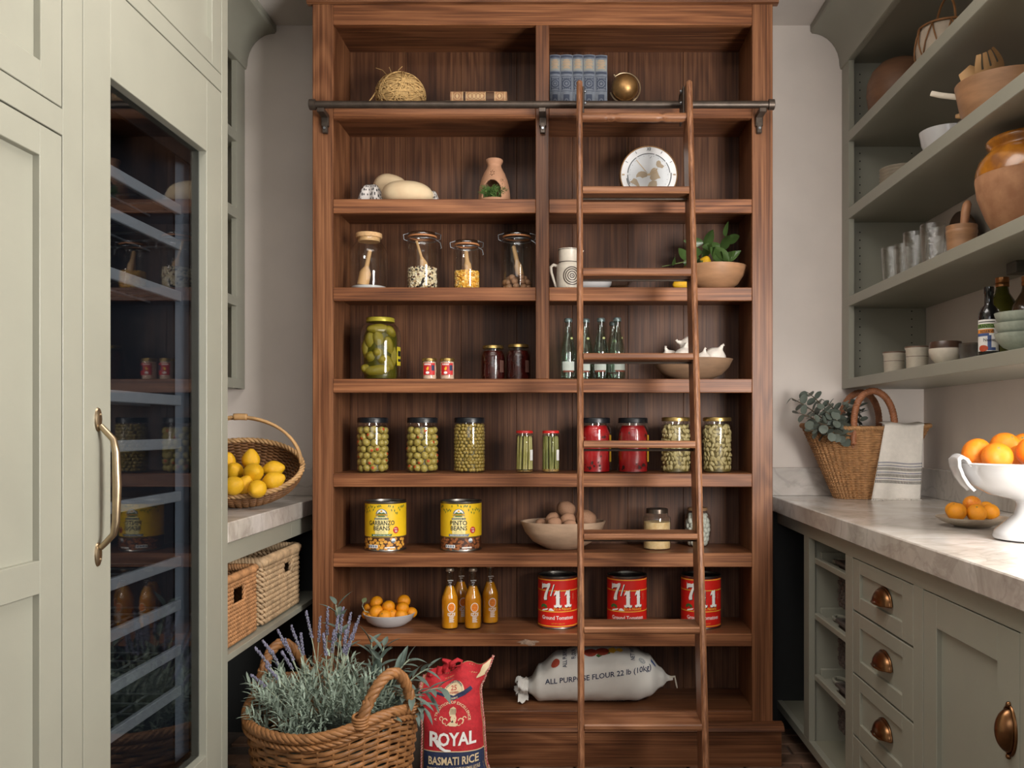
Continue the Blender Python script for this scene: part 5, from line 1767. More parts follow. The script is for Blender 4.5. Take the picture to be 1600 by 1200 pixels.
# ------------------------------------------------------------------ shelf 8: flour sack
FLOUR = M('white_woven_sack', 'd9d5cd', .6, var=.05, scale=8, bump=.25, bscale=30)
fs_ = thing('flour_sack', 'white sack of flour lying on the lowest bookcase shelf', 'sack', xat(934, 3.45, Z[8]))
FL = [(-.292, .006, .05, .060, 0), (-.275, .012, .05, .062, 0), (-.258, .026, .07, .052, 0), (-.222, .066, .105, .066, 0), (-.15, .090, .12, .091, 0), (-.05, .102, .132, .102, 0), (.06, .103, .132, .103, 0), (.14, .096, .125, .098, 0), (.19, .078, .105, .092, 0), (.24, .036, .06, .083, 0), (.268, .010, .02, .080, 0), (.285, .006, .012, .078, 0)]


def fint(tb_, x):
    for a, b in zip(tb_, tb_[1:]):
        if a[0] <= x <= b[0]:
            k = (x - a[0]) / (b[0] - a[0])
            k = k * k * (3 - 2 * k)
            return [p + (q - p) * k for p, q in zip(a, b)]
    return tb_[0] if x < tb_[0][0] else tb_[-1]


def fsurf(x, a, off=0.0):
    """a: 0 = front at mid height, +90 = top"""
    _, hz, hy, zc, _ = fint(FL, x)
    c, s = math.cos(a), math.sin(a)
    e = .78
    w_ = .003 * noise.noise(Vector((x * 16, math.cos(a) * 2, math.sin(a) * 2))) + .0016 * noise.noise(Vector((x * 45, a * 3, 4)))
    y = -(hy + off + w_) * math.copysign(abs(c) ** e, c)
    z = zc + (hz + off + w_) * math.copysign(abs(s) ** e, s)
    return (x, y * .78, max(.0005 + off, z))


MB().grid(lambda u, v: fsurf(-.292 + .577 * u, 2 * PI * v), 70, 40, cv=True).build('sack_body', FLOUR, fs_, smooth=True, angle=180)
def fz_(u, z):
    _, hz, hy, zc, _ = fint(FL, u)
    q = max(-.98, min(.98, (z - zc) / hz))
    return fsurf(u, math.asin(math.copysign(abs(q) ** (1 / .78), q)), .0018)


ff = lambda u, v: fsurf(u, v / .098, .0018)          # v: arc from mid height upwards
g = MB().text('ALL PURPOSE FLOUR 22 lb (10kg)', .0265, lambda u, v: fz_(u, v + .105 + .13 * u), .0, .0, sx=1.03, bold=.012).build('navy_lettering', INKBLUE, fs_)
for k, (tx, uu) in enumerate((('ALL PURPOSE', -.118), ('FLOUR', -.085), ('NET WT', .135))):
    MB().text(tx, .022, lambda u, v, uu=uu: ff(uu - v, .105 + u), 0, 0, sx=.9, bold=.012).build('side_lettering', INKBLUE, fs_)
g = MB()
for k in range(16):
    g.band(.03 + k * .0095, .036 + k * .0095, -.120 + .004 * (k % 3), -.098 - .003 * (k % 2), ff, 1)
g.build('bottom_lettering', INKBLUE, fs_)
g = MB().disc(-.03, .098, .026, .022, ff, 14).disc(.015, .103, .026, .022, ff, 14).disc(-.16, .072, .016, .022, ff, 12)
g.build('red_fruit_print', M('red_fruit_print', 'a0402c', .6, var=.3, scale=60), fs_, kind='stuff')
MB().disc(.052, .108, .018, .018, ff, 5).disc(.080, .112, .014, .012, ff, 5).build('yellow_flower_print', PRINTGOLD, fs_)
MB().shape([(-.01, .08), (.0, .072), (.02, .084), (.004, .094)], ff).shape([(.03, .085), (.045, .09), (.04, .10)], ff).build('leaf_print', PRINTGREEN, fs_)
MB().ring(.163, .075, .010, .012, ff, n=18).ring(.163, .075, .005, .0065, ff, n=12).build('round_mark', PRINTGREY, fs_)
MB().shape([(.198, .088), (.216, .080), (.216, .104), (.198, .112)], ff).build('blue_patch', M('blue_patch', '34508c', .6), fs_)
b = MB()
for k in range(5):
    y0 = -.045 + k * .02
    b.add([(-.285, y0, .055), (-.285, y0 + .018, .062), (-.31 - .01 * (k % 2), y0 + .012, .02 + .02 * (k % 3)), (-.305, y0 - .006, .028), (-.298, y0, .05)], [(0, 1, 2, 3), (0, 3, 4)])
b.grid(lambda u, v: (-.275 - .035 * u + .008 * math.sin(v * 13), -.06 + .12 * v, .060 + (.030 * (v - .5) - .012) * u + .010 * math.sin(v * 21) * u), 5, 14)
b.grid(lambda u, v: (-.262 - .038 * u, -.065 + .02 * math.sin(v * 9 + u * 2), .095 - .085 * v + .006 * math.sin(u * 9)), 5, 10)
b.build('tied_end', FLOUR, fs_, smooth=True, angle=180)
MB().tube([(.272, -.012, .085), (.292, -.012, .088), (.294, -.016, .075), (.298, -.018, .055), (.300, -.018, .046)], [.004, .004, .003, .003, .002], 6).build('tie_string', CREAM, fs_, smooth=True)

# ------------------------------------------------------------------ wicker helpers
def rope(b, path, r, strands=2, pitch=.03, n=5, closed=True):
    """strands twisted round a path"""
    pts = [Vector(p) for p in path]
    if closed:
        pts = pts + [pts[0]]
    L_ = [0]
    for a, c in zip(pts, pts[1:]):
        L_.append(L_[-1] + (c - a).length)
    tot = L_[-1]
    m = max(8, int(tot / pitch * 7))
    turns = max(1, round(tot / pitch))
    samp, i = [], 0
    for k in range(m + (0 if closed else 1)):
        d = tot * k / m
        while i < len(L_) - 2 and L_[i + 1] < d:
            i += 1
        q = (d - L_[i]) / max(1e-9, L_[i + 1] - L_[i])
        samp.append((pts[i].lerp(pts[i + 1], q), (pts[i + 1] - pts[i]).normalized(), d))
    for s in range(strands):
        out = []
        for p, t, d in samp:
            up = Vector((0, 0, 1)) if abs(t.z) < .9 else Vector((1, 0, 0))
            n1 = (up - t * t.dot(up)).normalized(); n2 = t.cross(n1)
            a = 2 * PI * (turns * d / tot + s / strands)
            out.append(p + (n1 * math.cos(a) + n2 * math.sin(a)) * r * .62)
        b.tube(out, r * .62, n, closed=closed)


def rrect(x0, x1, y0, y1, z, rad=.02, n=4):
    out = []
    for cx_, cy_, a0 in ((x1 - rad, y1 - rad, 0), (x0 + rad, y1 - rad, PI / 2), (x0 + rad, y0 + rad, PI), (x1 - rad, y0 + rad, 1.5 * PI)):
        for k in range(n + 1):
            a = a0 + PI / 2 * k / n
            out.append((cx_ + rad * math.cos(a), cy_ + rad * math.sin(a), z))
    return out


def shelf_basket(label, y0, y1, h, mat, row, pitch, loc, hole):
    """rows of twisted rush; hole = (ya, yb, za, zb) gap in the +X face"""
    t = thing('shelf_basket', label, 'basket', loc, 0, 'rush baskets under the left counter')
    xw = .155
    w_ = MB()
    z = row * .6
    while z < h - row * .5:
        path = rrect(-xw, xw, y0, y1, z, .018)
        if hole[2] < z < hole[3]:
            # open path: start below the hole's far side, run round the basket to its near side
            ring = rrect(-xw, xw, y0, y1, z, .018)
            pth = [(xw, hole[1], z)] + ring[:-1] + [ring[-1]] + [(xw, hole[0], z)]
            rope(w_, pth, row * .56, 2, pitch, 5, closed=False)
        else:
            rope(w_, path, row * .56, 2, pitch, 5)
        z += row
    w_.build('weave', mat, t, smooth=True, kind='stuff', angle=180)
    rm = MB()
    rope(rm, rrect(-xw, xw, y0, y1, h, .018), row * .95, 3, pitch * .9, 6)
    rm.build('rim', mat, t, smooth=True, angle=180)
    hb = MB()
    ring = [(xw, hole[0], hole[2]), (xw, hole[1], hole[2]), (xw, hole[1], hole[3]), (xw, hole[0], hole[3])]
    rope(hb, ring, row * .45, 2, pitch, 5)
    hb.build('handle_edge', mat, t, smooth=True, angle=180)
    MB().box(-xw + .01, xw - .01, y0 + .01, y1 - .01, 0, .004).build('bottom', mat, t)


shelf_basket('brown rush basket with handle hole, next to the fridge side', -.15, .15, .202, RUSHBROWN, .0125, .030, (-1.165, 2.80, .5645), (-.065, .035, .116, .172))
shelf_basket('pale rush basket with thick rolled rim, deeper under the counter', -.195, .215, .208, RUSH, .0175, .036, (-1.165, 3.195, .5655), (.025, .12, .128, .178))

# ------------------------------------------------------------------ lemon basket on the left counter
lk = thing('lemon_basket', 'tilted brown willow basket of lemons on the left counter', 'basket', (-1.145, 3.14, .9465))
el = math.radians(50)
nrm = Vector((.12, -math.cos(el), math.sin(el))).normalized()
e1 = Vector((0, 0, 1)).cross(nrm).normalized()
e1 = -e1 if e1.x < 0 else e1
e2 = nrm.cross(e1)
e2 = -e2 if e2.z < 0 else e2
ctr = Vector((.015, 0, .138))
RX, RY, DP = .205, .140, .115


def bowlpt(a, t, k=0.0):
    """t 0 rim .. 1 bottom"""
    q = t * PI / 2
    c = (math.cos(q) ** .75) if t < 1 else 0
    return ctr + e1 * ((RX + k) * c * math.cos(a)) + e2 * ((RY + k) * c * math.sin(a)) - nrm * ((DP + k) * math.sin(q))


b = MB()
NS = 52
for j in range(26):
    t = .03 + j * .0345
    b.tube([bowlpt(2 * PI * i / (NS * 2), t, (.0032 if (i + 2 * (j % 2)) % 4 < 2 else -.0032) + U(-.0006, .0006)) for i in range(NS * 2)], .0048, 5, closed=True)
b.build('weave', WILLOW, lk, smooth=True, kind='stuff', angle=180)
b = MB()
for k in range(26):
    b.tube([bowlpt(2 * PI * k / 26, t) for t in [i / 9 * .96 for i in range(10)]], .0034, 5)
b.build('stakes', WILLOW, lk, smooth=True, kind='stuff', angle=180)
b = MB()
rope(b, [bowlpt(2 * PI * i / 60, 0, .003) for i in range(60)], .0085, 3, .05, 6)
b.build('rim', M('pale_willow_rim', 'b08a5c', .6, var=.25, scale=30), lk, smooth=True, angle=180)
b = MB()
for off in (0, .012):
    b.tube([ctr + e1 * (RX * math.cos(a)) + Vector((0, -.01 - off * .8, 0)) + Vector((0, 0, 1)) * ((.158 + off * .3) * math.sin(a)) + e2 * .02 for a in [PI * k / 26 for k in range(27)]], .0055, 8)
b.tube([ctr + e1 * (RX * math.cos(a)) + Vector((0, -.016, 0)) + Vector((0, 0, 1)) * (.162 * math.sin(a)) + e2 * .02 for a in [PI * (.46 + .01 * k) for k in range(8)]], .0115, 8)
b.build('handle', M('pale_willow_handle', 'b8905f', .6, var=.25, scale=30), lk, smooth=True, angle=180)
lemset = [(392, 719, 3.16, 14, (.2, .1, 0), 'pointing up at the back of the heap'), (396, 739, 3.09, 15.8, (1.2, .9, .3), 'in the centre of the heap'), (427, 733, 3.15, 13.5, (0, 1.4, .2), 'behind the outer one beside the basket rim'), (427, 751, 3.09, 14.5, (.4, 1.2, .5), 'at the outer end near the basket rim'), (402, 764, 3.02, 14.5, (1.75, .1, 0), 'at the bottom front with its stem scar to the viewer'), (382, 759, 3.05, 14, (.3, .5, 0), 'tucked behind the low one near the fridge edge'), (366, 737, 3.12, 14.5, (1.0, .4, 0), 'paler, above the low one near the fridge edge'), (365, 759, 3.00, 15.2, (.5, 1.2, 0), 'low by the fridge edge'), (354, 722, 3.14, 14, (.5, .5, 0), 'mostly hidden by the fridge edge')]
for px, py, Y, rp, rot, n_ in lemset:
    citrus('lemon', 'lemon %s in the willow basket' % n_, LEMON, P(px, py, Y), rp * Y / F, 'lemon', 'lemons in the willow basket', True, rot)

# ------------------------------------------------------------------ lavender basket on the floor
lv = thing('floor_basket', 'large honey wicker basket holding lavender on the floor', 'basket', (-.709, 2.75, 0))
A_, B_, TH = .275, .232, math.radians(-40)


def bpt(a, z, k=0.0, f=1.0):
    x, y = (A_ * f + k) * math.cos(a), (B_ * f + k) * math.sin(a)
    return Vector((x * math.cos(TH) - y * math.sin(TH), x * math.sin(TH) + y * math.cos(TH), z))


rimz = lambda a: .352 + .058 * math.cos(a) ** 4
fz = lambda t: .80 + .20 * t ** .8
NST = 36
b = MB()
NR = 24
for j in range(NR):
    t = (j + .5) / NR
    pts = []
    for i in range(NST * 4):
        a = 2 * PI * i / (NST * 4)
        k = .0058 * math.sin(a * NST / 2 * 1.0 + PI * (j % 2))
        pts.append(bpt(a, t * rimz(a) * .975, k, fz(t)))
    b.tube(pts, .0076, 6, closed=True, flat=.5, up=(0, 0, 1))
b.build('weave', WICKER, lv, smooth=True, kind='stuff', angle=180)
b = MB()
for k in range(NST):
    a = 2 * PI * k / NST + PI / NST * 0
    b.tube([bpt(a, t * rimz(a), 0, fz(t)) for t in [i / 7 for i in range(8)]], .0042, 6)
b.build('stakes', WICKER, lv, smooth=True, kind='stuff', angle=180)
b = MB()
rope(b, [bpt(2 * PI * i / 90, rimz(2 * PI * i / 90) + .003, .004) for i in range(90)], .0135, 5, .10, 7)
rope(b, [bpt(2 * PI * i / 90, rimz(2 * PI * i / 90) - .020, .008) for i in range(90)], .008, 3, .06, 6)
b.build('braided_rim', WICKER, lv, smooth=True, angle=180)
MB().grid(lambda u, v: bpt(2 * PI * u, .004, 0, .8 * (.001 + v)), 40, 4, cu=True).build('base', WICKER, lv)
for a0, hh in ((0.0, .125), (PI, .125)):
    b = MB()
    path = []
    for i in range(25):
        t = i / 24
        a = a0 + (.40 - .80 * t)
        p = bpt(a, 0, .004)
        path.append(Vector((p.x, p.y, rimz(a) - .01 + hh * math.sin(PI * t) ** .62)))
    rope(b, path, .0145, 4, .10, 7, closed=False)
    for i in (0, 24):
        for q in range(4):
            c0 = path[i] + Vector((0, 0, .012 + q * .008))
            b.tube([c0 + Vector((.021 * math.cos(t_), .021 * math.sin(t_), .004 * math.sin(t_))) for t_ in [2 * PI * k / 14 for k in range(14)]], .0045, 5, closed=True)
    b.build('handle', WICKER, lv, smooth=True, angle=180)

pl = thing('lavender_plant', 'silvery lavender plant with purple flower spikes in the floor basket', 'plant', (-.735, 2.76, .20))
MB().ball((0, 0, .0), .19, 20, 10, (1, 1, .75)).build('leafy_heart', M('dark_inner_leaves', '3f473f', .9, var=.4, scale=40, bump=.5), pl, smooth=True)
b = MB()


def blade(b, p, d, L_, w_, up):
    d = d.normalized()
    s = d.cross(up)
    s = s.normalized() if s.length > 1e-4 else d.orthogonal().normalized()
    n_ = s.cross(d)
    q1, q2, q3 = p + d * L_ * .4, p + d * L_ * .75 - n_ * L_ * .03, p + d * L_ - n_ * L_ * .10
    b.add([p - s * w_ * .3, p + s * w_ * .3, q1 - s * w_ * .5 + n_ * w_ * .15, q1 + s * w_ * .5 + n_ * w_ * .15, q2 - s * w_ * .4, q2 + s * w_ * .4, q3, q1, q2], [(0, 1, 7), (0, 7, 2), (1, 3, 7), (2, 7, 8, 4), (7, 3, 5, 8), (4, 8, 6), (8, 5, 6)])


for k in range(170):
    a, q = U(0, 2 * PI), math.sqrt(U(0, 1))
    p0 = Vector((.155 * q * math.cos(a), .135 * q * math.sin(a), .12 + U(-.03, .05)))
    d = Vector((math.cos(a) * q * 1.0 + U(-.25, .25), math.sin(a) * q * .9 + U(-.25, .25), 1.0)).normalized()
    L_ = U(.12, .21) * (1 - .25 * q)
    nl = 13
    for j in range(nl):
        t = .25 + .75 * j / nl
        p = p0 + d * L_ * t
        az = j * 2.4 + k
        o = d.orthogonal().normalized(); o2 = d.cross(o)
        rad = o * math.cos(az) + o2 * math.sin(az)
        dd = d * (.55 + .6 * t) + rad * .85
        blade(b, p, dd, U(.032, .052) * (1.1 - .35 * t), U(.0055, .0080), Vector((0, 0, 1)))
b.build('leaves', LAVLEAF, pl, kind='stuff', smooth=True, angle=180)
spikes = [(398, 1012, 2.66), (410, 1000, 2.70), (425, 1018, 2.72), (434, 985, 2.74), (445, 1000, 2.70), (455, 978, 2.78), (470, 990, 2.72), (478, 955, 2.80), (500, 965, 2.82), (512, 950, 2.85), (528, 962, 2.80), (536, 950, 2.86), (548, 958, 2.80), (556, 975, 2.84), (562, 962, 2.88), (522, 985, 2.76), (392, 1055, 2.62), (540, 985, 2.74), (415, 1040, 2.64), (505, 990, 2.70), (551, 990, 2.78), (440, 1018, 2.66)]
for px, py, Y in spikes:
    tip = P(px, py, Y) - Vector(pl.location)
    base = Vector((tip.x * .35 + U(-.03, .03), tip.y * .3, .13))
    mid = base.lerp(tip, .55) + Vector((0, 0, .02))
    pth = []
    for i in range(9):
        t = i / 8
        pth.append(base * (1 - t) ** 2 + mid * 2 * t * (1 - t) + tip * t * t)
    st = MB().tube(pth, .0014, 5).build('flower_stem', LAVSTEM, pl, smooth=True)
    g = MB()
    for j in range(30):
        t = 1 - .30 * (j / 30)
        p = base * (1 - t) ** 2 + mid * 2 * t * (1 - t) + tip * t * t
        a = j * 2.4
        rr = .0048 * (1.2 - t * .75)
        g.ball(p + Vector((rr * math.cos(a), rr * math.sin(a), U(-.002, .002))), U(.0024, .0036), 6, 4, (1, 1, 1.5))
    g.build('flower_spike', LAVFLOWER, st, smooth=True, angle=180)
# sage sprigs, broad silvery leaves hanging over the rim
sg = thing('sage_sprigs', 'broad leaved silvery sage sprigs over the basket rim beside the rice sack', 'plant', (-.60, 2.80, .30))
SL = leafmesh('leaf', SAGE, .078, .024, fold=.3, curl=.25)
for tx, ty, TY in ((600, 1010, 2.85), (640, 1030, 2.84), (668, 1045, 2.78), (690, 1075, 2.70), (660, 1105, 2.66), (620, 1050, 2.80), (648, 1090, 2.64), (580, 1005, 2.90), (525, 945, 2.88), (602, 1120, 2.60)):
    tip = P(tx, ty, TY) - Vector(sg.location)
    base = Vector((tip.x * .2 + U(-.02, .02), tip.y * .2, .02))
    if tx == 525:
        base = Vector((-.09, .03, .06))
    mid = base.lerp(tip, .5) + Vector((0, 0, .05))
    pth = [base * (1 - t) ** 2 + mid * 2 * t * (1 - t) + tip * t * t for t in [i / 8 for i in range(9)]]
    MB().tube(pth, .0022, 5).build('stem', LAVSTEM, sg, smooth=True)
    for j in range(11):
        t = .35 + .65 * j / 10
        p = base * (1 - t) ** 2 + mid * 2 * t * (1 - t) + tip * t * t
        d = (tip - mid).normalized()
        o = d.orthogonal().normalized(); o2 = d.cross(o)
        az = j * 2.3 + tx
        dd = (d * (.4 + .6 * t) + (o * math.cos(az) + o2 * math.sin(az)) * .8).normalized()
        lo = piece('leaf', SL, sg, p, dd.to_track_quat('Z', 'Y').to_euler(), (U(.7, 1.0),) * 3)

# ------------------------------------------------------------------ rice sack on the floor
rs = thing('rice_sack', 'red and navy burlap rice sack standing on the floor by the plinth', 'sack', (XA(708, 3.05), 3.05, 0))
BUR = M('jute_burlap', 'b08a60', .85, var=.2, scale=90, bump=.4, bscale=350)
BRED = M('red_burlap_print', 'b5222a', .8, var=.15, scale=90, bump=.4, bscale=350)
BNAVY = M('navy_burlap_print', '26304f', .8, var=.15, scale=90, bump=.4, bscale=350)
RS = [(0, -.112, .138, .070), (.04, -.116, .134, .084), (.12, -.108, .112, .088), (.22, -.106, .106, .082), (.30, -.112, .098, .064), (.345, -.118, .094, .048), (.385, -.116, .112, .028), (.41, -.112, .128, .014), (.43, -.108, .136, .006)]


def rsurf(x, z, off=0.0, front=True, sh=0.0):
    """x metres across from the sack centre, z height along the cloth"""
    _, xl, xr, bb = fint(RS, z)
    mx, hw = (xl + xr) / 2, (xr - xl) / 2
    q = max(-1, min(1, (x - mx) / hw))
    d = bb * (1 - abs(q) ** 2.6) ** (1 / 2.6)
    wr = .002 * noise.noise(Vector((x * 26, z * 18, 2))) + (.007 * math.sin(x * 75 + 3 * z * 10) * max(0, (z - .30) / .13))
    sl = max(0, (z - .33) / .10)
    return (x, (-(d + off) - wr) if front else (d + off - wr) * .8, z + sl * (.030 * q - .012 + .010 * math.sin(q * 7)))


def rgrid(x0, x1, z0, z1, off, front=True, nu=30, nv=40):
    def fn(u, v):
        z = z0 + (z1 - z0) * v
        _, xl, xr, bb = fint(RS, z)
        return rsurf(xl + (xr - xl) * (x0 + (x1 - x0) * u), z, off, front)
    return MB().grid(fn, nu, nv)


bd = rgrid(0, 1, 0, .43, 0)
k = rgrid(0, 1, 0, .43, 0, False)
bd.add(k.v, [f[::-1] for f in k.f])
bd.build('sack_body', BUR, rs, smooth=True, angle=180)
rgrid(.085, .985, .163, .43, .0012).build('red_print', BRED, rs, smooth=True, angle=180)
rgrid(.085, .985, .02, .160, .0012).build('navy_print', BNAVY, rs, smooth=True, angle=180)
rgrid(.085, .985, .160, .163, .0014).build('cream_line', PRINTT, rs, smooth=True, angle=180)
pr = lambda u, v: rsurf(u + .008, v, .0024)
pr2 = lambda u, v: rsurf(u + .008, v, .0032)
crv = lambda u, v: rsurf(u, v + .55 * u * u + .02 * u, .0040)
g = MB().text('R', .066, crv, -.052, .178, sx=.95, bold=.03).text('OYAL', .058, crv, .022, .182, sx=.82, bold=.03)
g.shape([(-.050, .198), (-.040, .200), (-.026, .178), (-.014, .170), (.002, .168), (.004, .1635), (-.016, .1620), (-.032, .170), (-.044, .184)], crv)
g.build('royal_lettering', PRINTW, rs)
MB().text('BASMATI RICE', .0355, lambda u, v: rsurf(u, v + .5 * u * u + .03 * u, .0036), .010, .120, sx=.735, bold=.022).build('basmati_lettering', PRINTT, rs)
g = MB()
x = -.1
g.text('FROM THE FOOTHILLS OF THE HIMALAYAS', .0178, lambda u, v: rsurf(u, v + .5 * u * u + .03 * u, .0024), .010, .098, sx=.50, bold=.014)
g.build('foothills_lettering', PRINTT, rs)
g = MB()
for x0, hh, w_ in ((-.09, .045, .035), (-.05, .03, .03), (0, .04, .04), (.04, .05, .035), (.085, .055, .04)):
    g.shape([(x0 - w_, .03), (x0 - w_ * .9, .03), (x0, .03 + hh - .006), (x0 + w_ * .5, .03 + hh * .45), (x0 + w_ * .9, .03), (x0 + w_, .03), (x0 + w_ * .1, .03 + hh)], pr)
g.build('mountain_print', PRINTT, rs)
g = MB().text('A TRADITION OF EXCELLENCE', .0118, pr, -.002, .312, arc=.052, bold=.014)
# figure emblem between curling ornaments
for cx_, s in ((-.026, -1), (.026, 1)):
    g.ring(cx_, .258, .0065, .0095, pr, (.2 if s < 0 else -1.2), (4.4 if s < 0 else 3.0), 14)
    g.ring(cx_ + s * .012, .266, .004, .0065, pr, 0, 4.5, 10)
    g.ring(cx_ + s * -.006, .250, .004, .006, pr, 2.5, 6.3, 10)
g.shape([(-.010, .272), (-.013, .284), (-.009, .297), (.001, .303), (.009, .298), (.0105, .286), (.008, .276)], pr)
g.shape([(-.004, .276), (.008, .277), (.012, .268), (.0105, .258), (.006, .252), (-.004, .254), (-.008, .264)], pr)
g.shape([(-.018, .248), (-.008, .256), (.008, .253), (.018, .247), (.010, .242), (-.010, .243)], pr)
g.build('tan_emblem', PRINTT, rs)
g = MB()
for k in range(5):
    g.shape([(-.0085 + k * .0042, .278), (-.0070 + k * .0042, .278), (-.0062 + k * .0036, .296), (-.0075 + k * .0036, .296)], pr2)
g.disc(.0055, .267, .0014, .0012, pr2, 6).shape([(-.006, .2545), (.0, .262), (.002, .2545)], pr2)
g.build('emblem_lines', M('dark_brown_ink', '3a2a22', .7), rs)
MB().disc(0, .352, .0345, .028, pr, 28).build('seal_disc', PRINTT, rs)
g = MB().ring(0, .353, .0275, .0285, pr2, n=30).text('CELEBRATING', .0085, pr2, 0, .3735, arc=.030, bold=.012)
g.build('seal_lettering', INKBLUE, rs)
MB().text('25', .021, pr2, 0, .3515, bold=.012).text('YEARS', .0105, pr2, .001, .3405, bold=.014).build('seal_numerals', M('seal_red', 'b2302c', .8), rs)
MB().shape([(-.060, .347), (-.034, .334), (.0, .3215), (.036, .336), (.062, .354), (.055, .365), (.030, .3495), (0, .3345), (-.034, .346), (-.052, .356)], pr2).build('seal_ribbon', BNAVY, rs)
MB().text('KING OF BASMATI', .0072, lambda u, v: rsurf(u, v + 9 * u * u, .0036), 0, .3245, sx=.72, bold=.01).build('ribbon_lettering', PRINTT, rs)
for sd in (0.045, 1.0):
    pth = []
    for i in range(30):
        z = .43 * i / 29
        _, xl, xr, bb = fint(RS, z)
        p = rsurf(xl + (xr - xl) * min(.999, sd), z, .003)
        pth.append(p)
    b = MB(); rope(b, pth, .0040, 2, .018, 5, closed=False)
    b.build('piping', M('red_white_piping', 'a8353a', .8, col2='c9a394', scale=160), rs, smooth=True, angle=180)
MB().tube([(-.035 + .03 * t + .012 * math.sin(t * 9), -.015 - .01 * math.sin(t * 5), .408 + .034 * math.sin(PI * min(1, t * 1.05)) ** .6) for t in [i / 14 for i in range(15)]], .0085, 8, flat=.4).tube([(-.012, -.02, .418), (.0, -.025, .436), (.018, -.02, .446), (.032, -.015, .440), (.028, -.02, .428), (.008, -.025, .424)], .0075, 8, flat=.35).build('gathered_top', BRED, rs, smooth=True, angle=180)
for k in range(3):
    MB().grid(lambda u, v, k=k: (-.085 + k * .026 + .024 * u + .008 * v, -.012 - .014 * math.sin(PI * u) * (1 - v * .3), .392 + .006 * k + .026 * v), 5, 3).build('gathered_fold', BRED, rs, smooth=True)
rgrid(.86, .985, .385, .428, .0032, nu=6, nv=8).build('ear_patch', PRINTT, rs, smooth=True)
# pale sack seen in the gap behind the basket
sk = MB().ball((0, 0, .13), .13, 22, 14, (.55, .45, 1.0), fn=lambda q: Vector((q.x + .01 * noise.noise(q * 20), q.y, max(-.128, q.z))))
simple('cloth_sack', M('grey_cotton_sack', '8f8a80', .9, var=.15, scale=30), sk, 'plain grey cloth sack low behind the floor basket and rice sack', 'sack', (XA(642, 3.16), 3.16, 0), angle=180)

# ------------------------------------------------------------------ right counter: straw tote, towel, eucalyptus
tt = thing('straw_tote', 'golden straw tote basket with tan leather handles at the counter corner', 'basket', (1.169, 3.545, .9465))
TX0, TX1, TD0, TD1, TZ = .105, .243, .062, .098, .272


def tpt(a, t, k=0.0):
    ax = TX0 + (TX1 - TX0) * t + k
    ay = TD0 + (TD1 - TD0) * t + k
    c, s = math.cos(a), math.sin(a)
    return Vector((ax * math.copysign(abs(c) ** .75, c) + (-.012 + .012 * t), ay * math.copysign(abs(s) ** .75, s), t * TZ + (.012 * abs(c) ** 2 * t)))


b = MB()
NT, NRW = 252, 40
for j in range(NRW):
    t0 = j / NRW
    b.tube([tpt(2 * PI * i / NT, t0 + .5 / NRW, .0007 * (1 if (i // 3 + j) % 2 else -1) + .0030 * math.sin(2 * PI * i / 6)) for i in range(NT)], .0042, 4, closed=True)
b.build('weave', SEAGRASS, tt, smooth=True, kind='stuff', angle=180)
b = MB()
rope(b, [tpt(2 * PI * i / 80, 1.0, .001) for i in range(80)], .0085, 3, .03, 5)
b.build('rim', SEAGRASS, tt, smooth=True, angle=180)
MB().grid(lambda u, v: tpt(2 * PI * u, .01, 0) * v if v > 0 else Vector((0, 0, .003)), 40, 3, cu=True).build('base', SEAGRASS, tt)
for s, dz in ((-1, 0), (1, .0)):
    b = MB()
    pth = []
    for i in range(31):
        a = PI * i / 30
        pth.append(Vector((.006 + .078 * math.cos(a), s * (.088 - .018 * math.sin(a)), TZ - .004 + .148 * math.sin(a) ** .8)))
    rope(b, [Vector((.086, s * .094, TZ - .055))] + pth + [Vector((-.078, s * .094, TZ - .06))], .0115, 4, .035, 6, closed=False)
    b.build('handle', LEATHER, tt, smooth=True, angle=180)
    g = MB()
    for x in (-.074, .088):
        g.shape([(x - .018, TZ - .004), (x + .018, TZ - .004), (x + .004, TZ - .075), (x - .004, TZ - .075)], lambda u, v, s=s: (u, s * (.0985 - (TZ - v) * .13), v))
    go = g.build('handle_tab', LEATHER, tt)
    go.modifiers.new('thickness', 'SOLIDIFY').thickness = .004


def towelfn(u, v):
    """u across, v down from the rim; hangs over the front of the tote"""
    wtop, wbot = .150, .196
    w_ = wtop + (wbot - wtop) * max(0, v - .12) ** 1.0
    x0 = .038 - .052 * max(0, v - .1)
    x = x0 + w_ * u
    if v < .12:
        q = v / .12 * PI * .5
        y = -.040 - .066 * math.sin(q) - .004
        z = TZ + .022 - .012 * (1 - math.cos(q)) + .004 * math.sin(u * 7)
    else:
        q = (v - .12) / .88
        y = -.110 + .018 * q - .012 * q * math.sin(u * 9 + .6) - .006 * math.sin(u * 5.2)
        z = TZ + .010 - (TZ + .007) * q - .010 * u * q + .004 * math.sin(u * 7) * (1 - q)
    return Vector((x, y, max(.004, z)))


